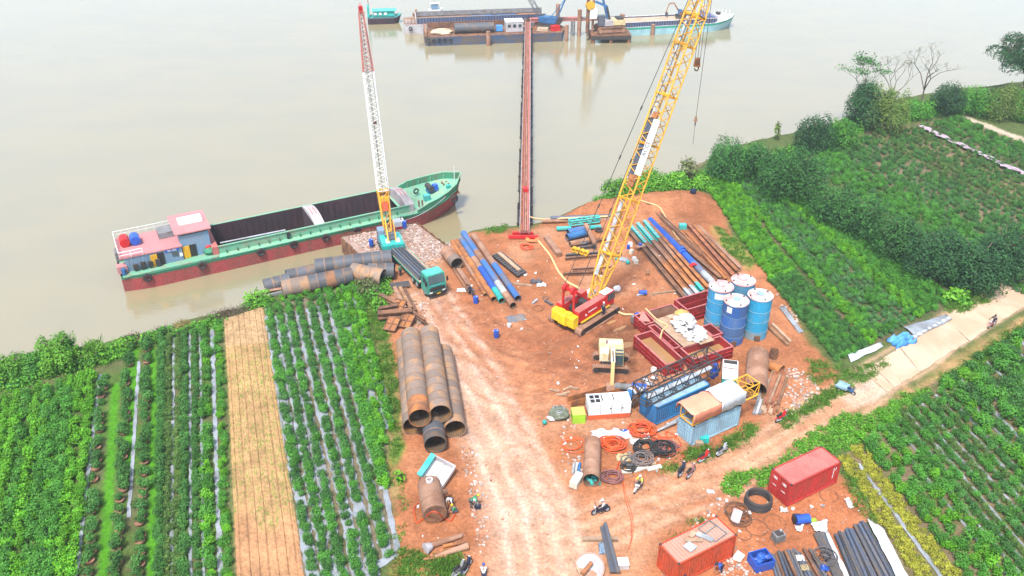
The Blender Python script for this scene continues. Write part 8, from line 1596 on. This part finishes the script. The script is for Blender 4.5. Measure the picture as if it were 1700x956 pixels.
# umbrella-shaped trees and bare trees on the point
def branch_tree(label, px, py, h, spread, m_, nleaf, leaf, flat=.35, seed=1, tips=True, r0=.14):
    rnd = random.Random(seed); tw = MB(); p = gg(px, py); t_ = thing('bare_tree' if nleaf < 200 else 'umbrella_tree', label, 'tree', p, rnd.uniform(0, 6), 'tall open trees on the point'); ends = []
    def grow(a, d, L_, r, dep):
        b = a + d * L_
        if dep < 4: MB().cyl(a, b, r, 6, r2=r * .7).build('trunk' if dep == 0 else 'limb', 'bark', t_)
        else: tw.cyl(a, b, max(r, .018), 4, r2=max(r * .6, .012))
        if dep >= 6: ends.append(b); return
        for k in range(2 if dep else 4):
            ax = Vector((rnd.gauss(0, 1), rnd.gauss(0, 1), .15)).normalized(); nd = (d * (1.0 if dep else .75) + ax * (.62 + .1 * dep)).normalized(); nd.z = nd.z * (.9 if dep > 1 else 1) + flat * .3; nd.normalize(); grow(b, nd, L_ * rnd.uniform(.55, .78) if dep else h * .24, r * .62, dep + 1)
    grow(Vector((0, 0, -.2)), Vector((.08, .03, 1)).normalized(), h * .42, r0, 0)
    tag(tw.build('twigs', 'bark', t_), kind='stuff')
    if nleaf:
        E_ = np.array([tuple(e) for e in ends]); k = RNG.integers(0, len(E_), nleaf); pos = E_[k] + RNG.normal(size=(nleaf, 3)) * np.array([.5, .5, .15]); d = udir(nleaf); d[:, 2] = np.abs(d[:, 2]) + .6
        o = bpy.data.objects.new('crown', leaf_mesh('crown', pos, d, RNG.uniform(.7, 1.2, nleaf) * leaf, RNG.random(nleaf), m_)); COL.objects.link(o); o.parent = t_
    return t_
branch_tree('umbrella-shaped tree rising over the dark bush on the point', 1424, 203, 11.5, 3, 'leaf_vine', 1100, .19, seed=3); branch_tree('thin bare tree left of the two on the point', 1473, 200, 11.5, 3, 'leaf_olive', 150, .12, seed=5); branch_tree('taller bare tree right of the two on the point', 1525, 195, 12.5, 3, 'leaf_olive', 120, .11, seed=8, r0=.18)
tb_ = branch_tree('large spreading green tree cut by the right frame edge', 1693, 172, 13.0, 4, 'leaf_blue', 10, .3, seed=11, r0=.3)
o = bpy.data.objects.new('foliage', crown_mesh([(random.gauss(0, 3.6), random.gauss(0, 3.2), 9.0 + random.gauss(0, 1.2), 2.4, 2.4, 1.3) for _ in range(22)], 12000, .18, 'leaf_blue')); COL.objects.link(o); o.parent = tb_
# tall reeds and dry brush on the left bank
for lab, px, py, nb_, h, m_ in (('tall green reed clump on the left bank', 157, 588, 420, 2.0, 'leaf_grass'), ('dry brown brushwood heap on the bank behind the bare field', 378, 522, 900, 1.0, 'twig_dry'), ('dry brown bush at the left bank water edge', 222, 568, 260, 1.1, 'twig_dry'), ('yellowing bush on the bank left of the brushwood', 305, 545, 420, 1.1, 'straw_grass'), ('straw-coloured bush at the bank behind the left plantation', 270, 553, 300, .9, 'twig_dry')):
    w = 2.6 if 'heap' in lab else .75; pos = RNG.normal(size=(nb_, 3)) * np.array([w * .55, .5, 0]); pos[:, 2] = h * RNG.uniform(.15, .6, nb_); d = udir(nb_); d[:, 2] *= .3; o = bpy.data.objects.new('reed_clump' if 'reed' in lab else 'brush', leaf_mesh('brush', pos, d, h * RNG.uniform(.3, .5, nb_) * (.6 if 'heap' in lab else 1), RNG.random(nb_), m_, .09)); COL.objects.link(o); o.location = gg(px, py, -.05); o.rotation_euler = (0, 0, R(25)); tag(o, lab, 'bush')
# stones, rubble and litter
def rock(m_, r=.12):
    b_ = MB().ball((0, 0, r * .4), r, 1.2, .9, .7, 6, 4, jit=.25).mesh('stone'); b_.materials.append(MATS[m_]); return b_
mat('stone_pale', (.50, .40, .35), (.40, .29, .24), sc=3, rough=.95, var=.35); mat('stone_red', (.38, .19, .12), (.3, .14, .09), sc=3, rough=.95, var=.3)
ROCKS = [rock('stone_pale', .09), rock('stone_pale', .13), rock('stone_red', .10)]
cover('rubble', [([(1290, 640), (1310, 610), (1335, 620), (1365, 650), (1340, 690), (1310, 690)], 1.6), ([(755, 735), (790, 740), (812, 900), (800, 930), (788, 900), (775, 820)], .9), ([(572, 394), (688, 374), (742, 415), (700, 432), (612, 424)], 2.6), ([(700, 430), (745, 405), (752, 418), (720, 450)], 1.5), ([(945, 690), (965, 780), (950, 820), (920, 720)], .5), ([(1150, 850), (1210, 810), (1215, 830), (1150, 890)], .6), ([(1195, 940), (1250, 915), (1260, 960), (1190, 965)], 1.4), ([(690, 500), (712, 500), (720, 560), (700, 540)], .8), ([(1290, 480), (1335, 550), (1325, 556), (1282, 490)], .9)], ROCKS, 7, 'pale broken stone and rubble on the yard edges', 'rubble', .6, 1.6)
Qg = np.concatenate([fill([(690, 505), (748, 490), (835, 610), (905, 780), (985, 930), (820, 960), (790, 800), (740, 640)], .6), fill([(760, 410), (1120, 340), (1230, 430), (1290, 560), (1240, 700), (1000, 830), (880, 700), (780, 520)], .35), fill([(1060, 800), (1250, 715), (1400, 640), (1300, 780), (1080, 880)], .5), fill([(1100, 900), (1290, 800), (1420, 830), (1480, 950), (1100, 955)], .8)])
gn_scatter('loose_stones', [rock('stone_pale', .05), rock('stone_pale', .07), rock('stone_red', .08)], [(x, y, gz(x, y)) for x, y in Qg], RNG.uniform(.5, 1.5, len(Qg)), RNG.random(len(Qg)) * 6.28, RNG.integers(0, 3, len(Qg)), 'loose stones and clods over the yard and road', 'stones')
def scrap(m_, s):
    n = 4; vs = [(s * (i / 3 - .5) * random.uniform(.8, 1.2), s * .6 * (j / 3 - .5) * random.uniform(.7, 1.3), random.uniform(.02, .12)) for i in range(n) for j in range(n)]; b_ = MB().add(vs, [(i * n + j, i * n + n + j, i * n + n + j + 1, i * n + j + 1) for i in range(3) for j in range(3)]).mesh('scrap'); b_.materials.append(MATS[m_]); return b_
Ql = np.concatenate([fill([(880, 580), (1000, 570), (1010, 640), (900, 660)], .22), fill([(780, 440), (1100, 420), (1140, 500), (1050, 540), (800, 560)], .12), fill([(1190, 800), (1420, 790), (1450, 900), (1200, 930)], .28), fill([(1040, 700), (1150, 700), (1150, 790), (1000, 800)], .3), fill([(690, 830), (800, 790), (800, 900), (700, 900)], .25), fill([(1150, 600), (1260, 690), (1100, 760)], .08)])
gn_scatter('litter', [scrap('white_cloth', .3), scrap('white_cloth', .2), scrap('mulch', .3), scrap('wood_pale', .35), scrap('white_cloth', .45)], [(x, y, gz(x, y) + .01) for x, y in Ql], RNG.uniform(.5, 1.3, len(Ql)), RNG.random(len(Ql)) * 6.28, RNG.integers(0, 5, len(Ql)), 'white plastic and paper litter strewn over the yard', 'litter')
# ------------------------------------------------------------------ humid air over the river: one even box of haze round camera and place
hz = bpy.data.materials.new('haze'); hz.use_nodes = True; N = hz.node_tree.nodes; L = hz.node_tree.links
N.remove(N['Principled BSDF']); pv = N.new('ShaderNodeVolumePrincipled'); pv.inputs['Color'].default_value = (.92, .97, 1, 1); pv.inputs['Density'].default_value = .00035; pv.inputs['Anisotropy'].default_value = .3
L.new(pv.outputs[0], N['Material Output'].inputs['Volume'])
ho = MB().box((0, 150, 28), (700, 900, 69)).build('haze', hz, smooth=None); ho['kind'] = 'stuff'; ho['label'] = 'thin pale haze over the river and yard'
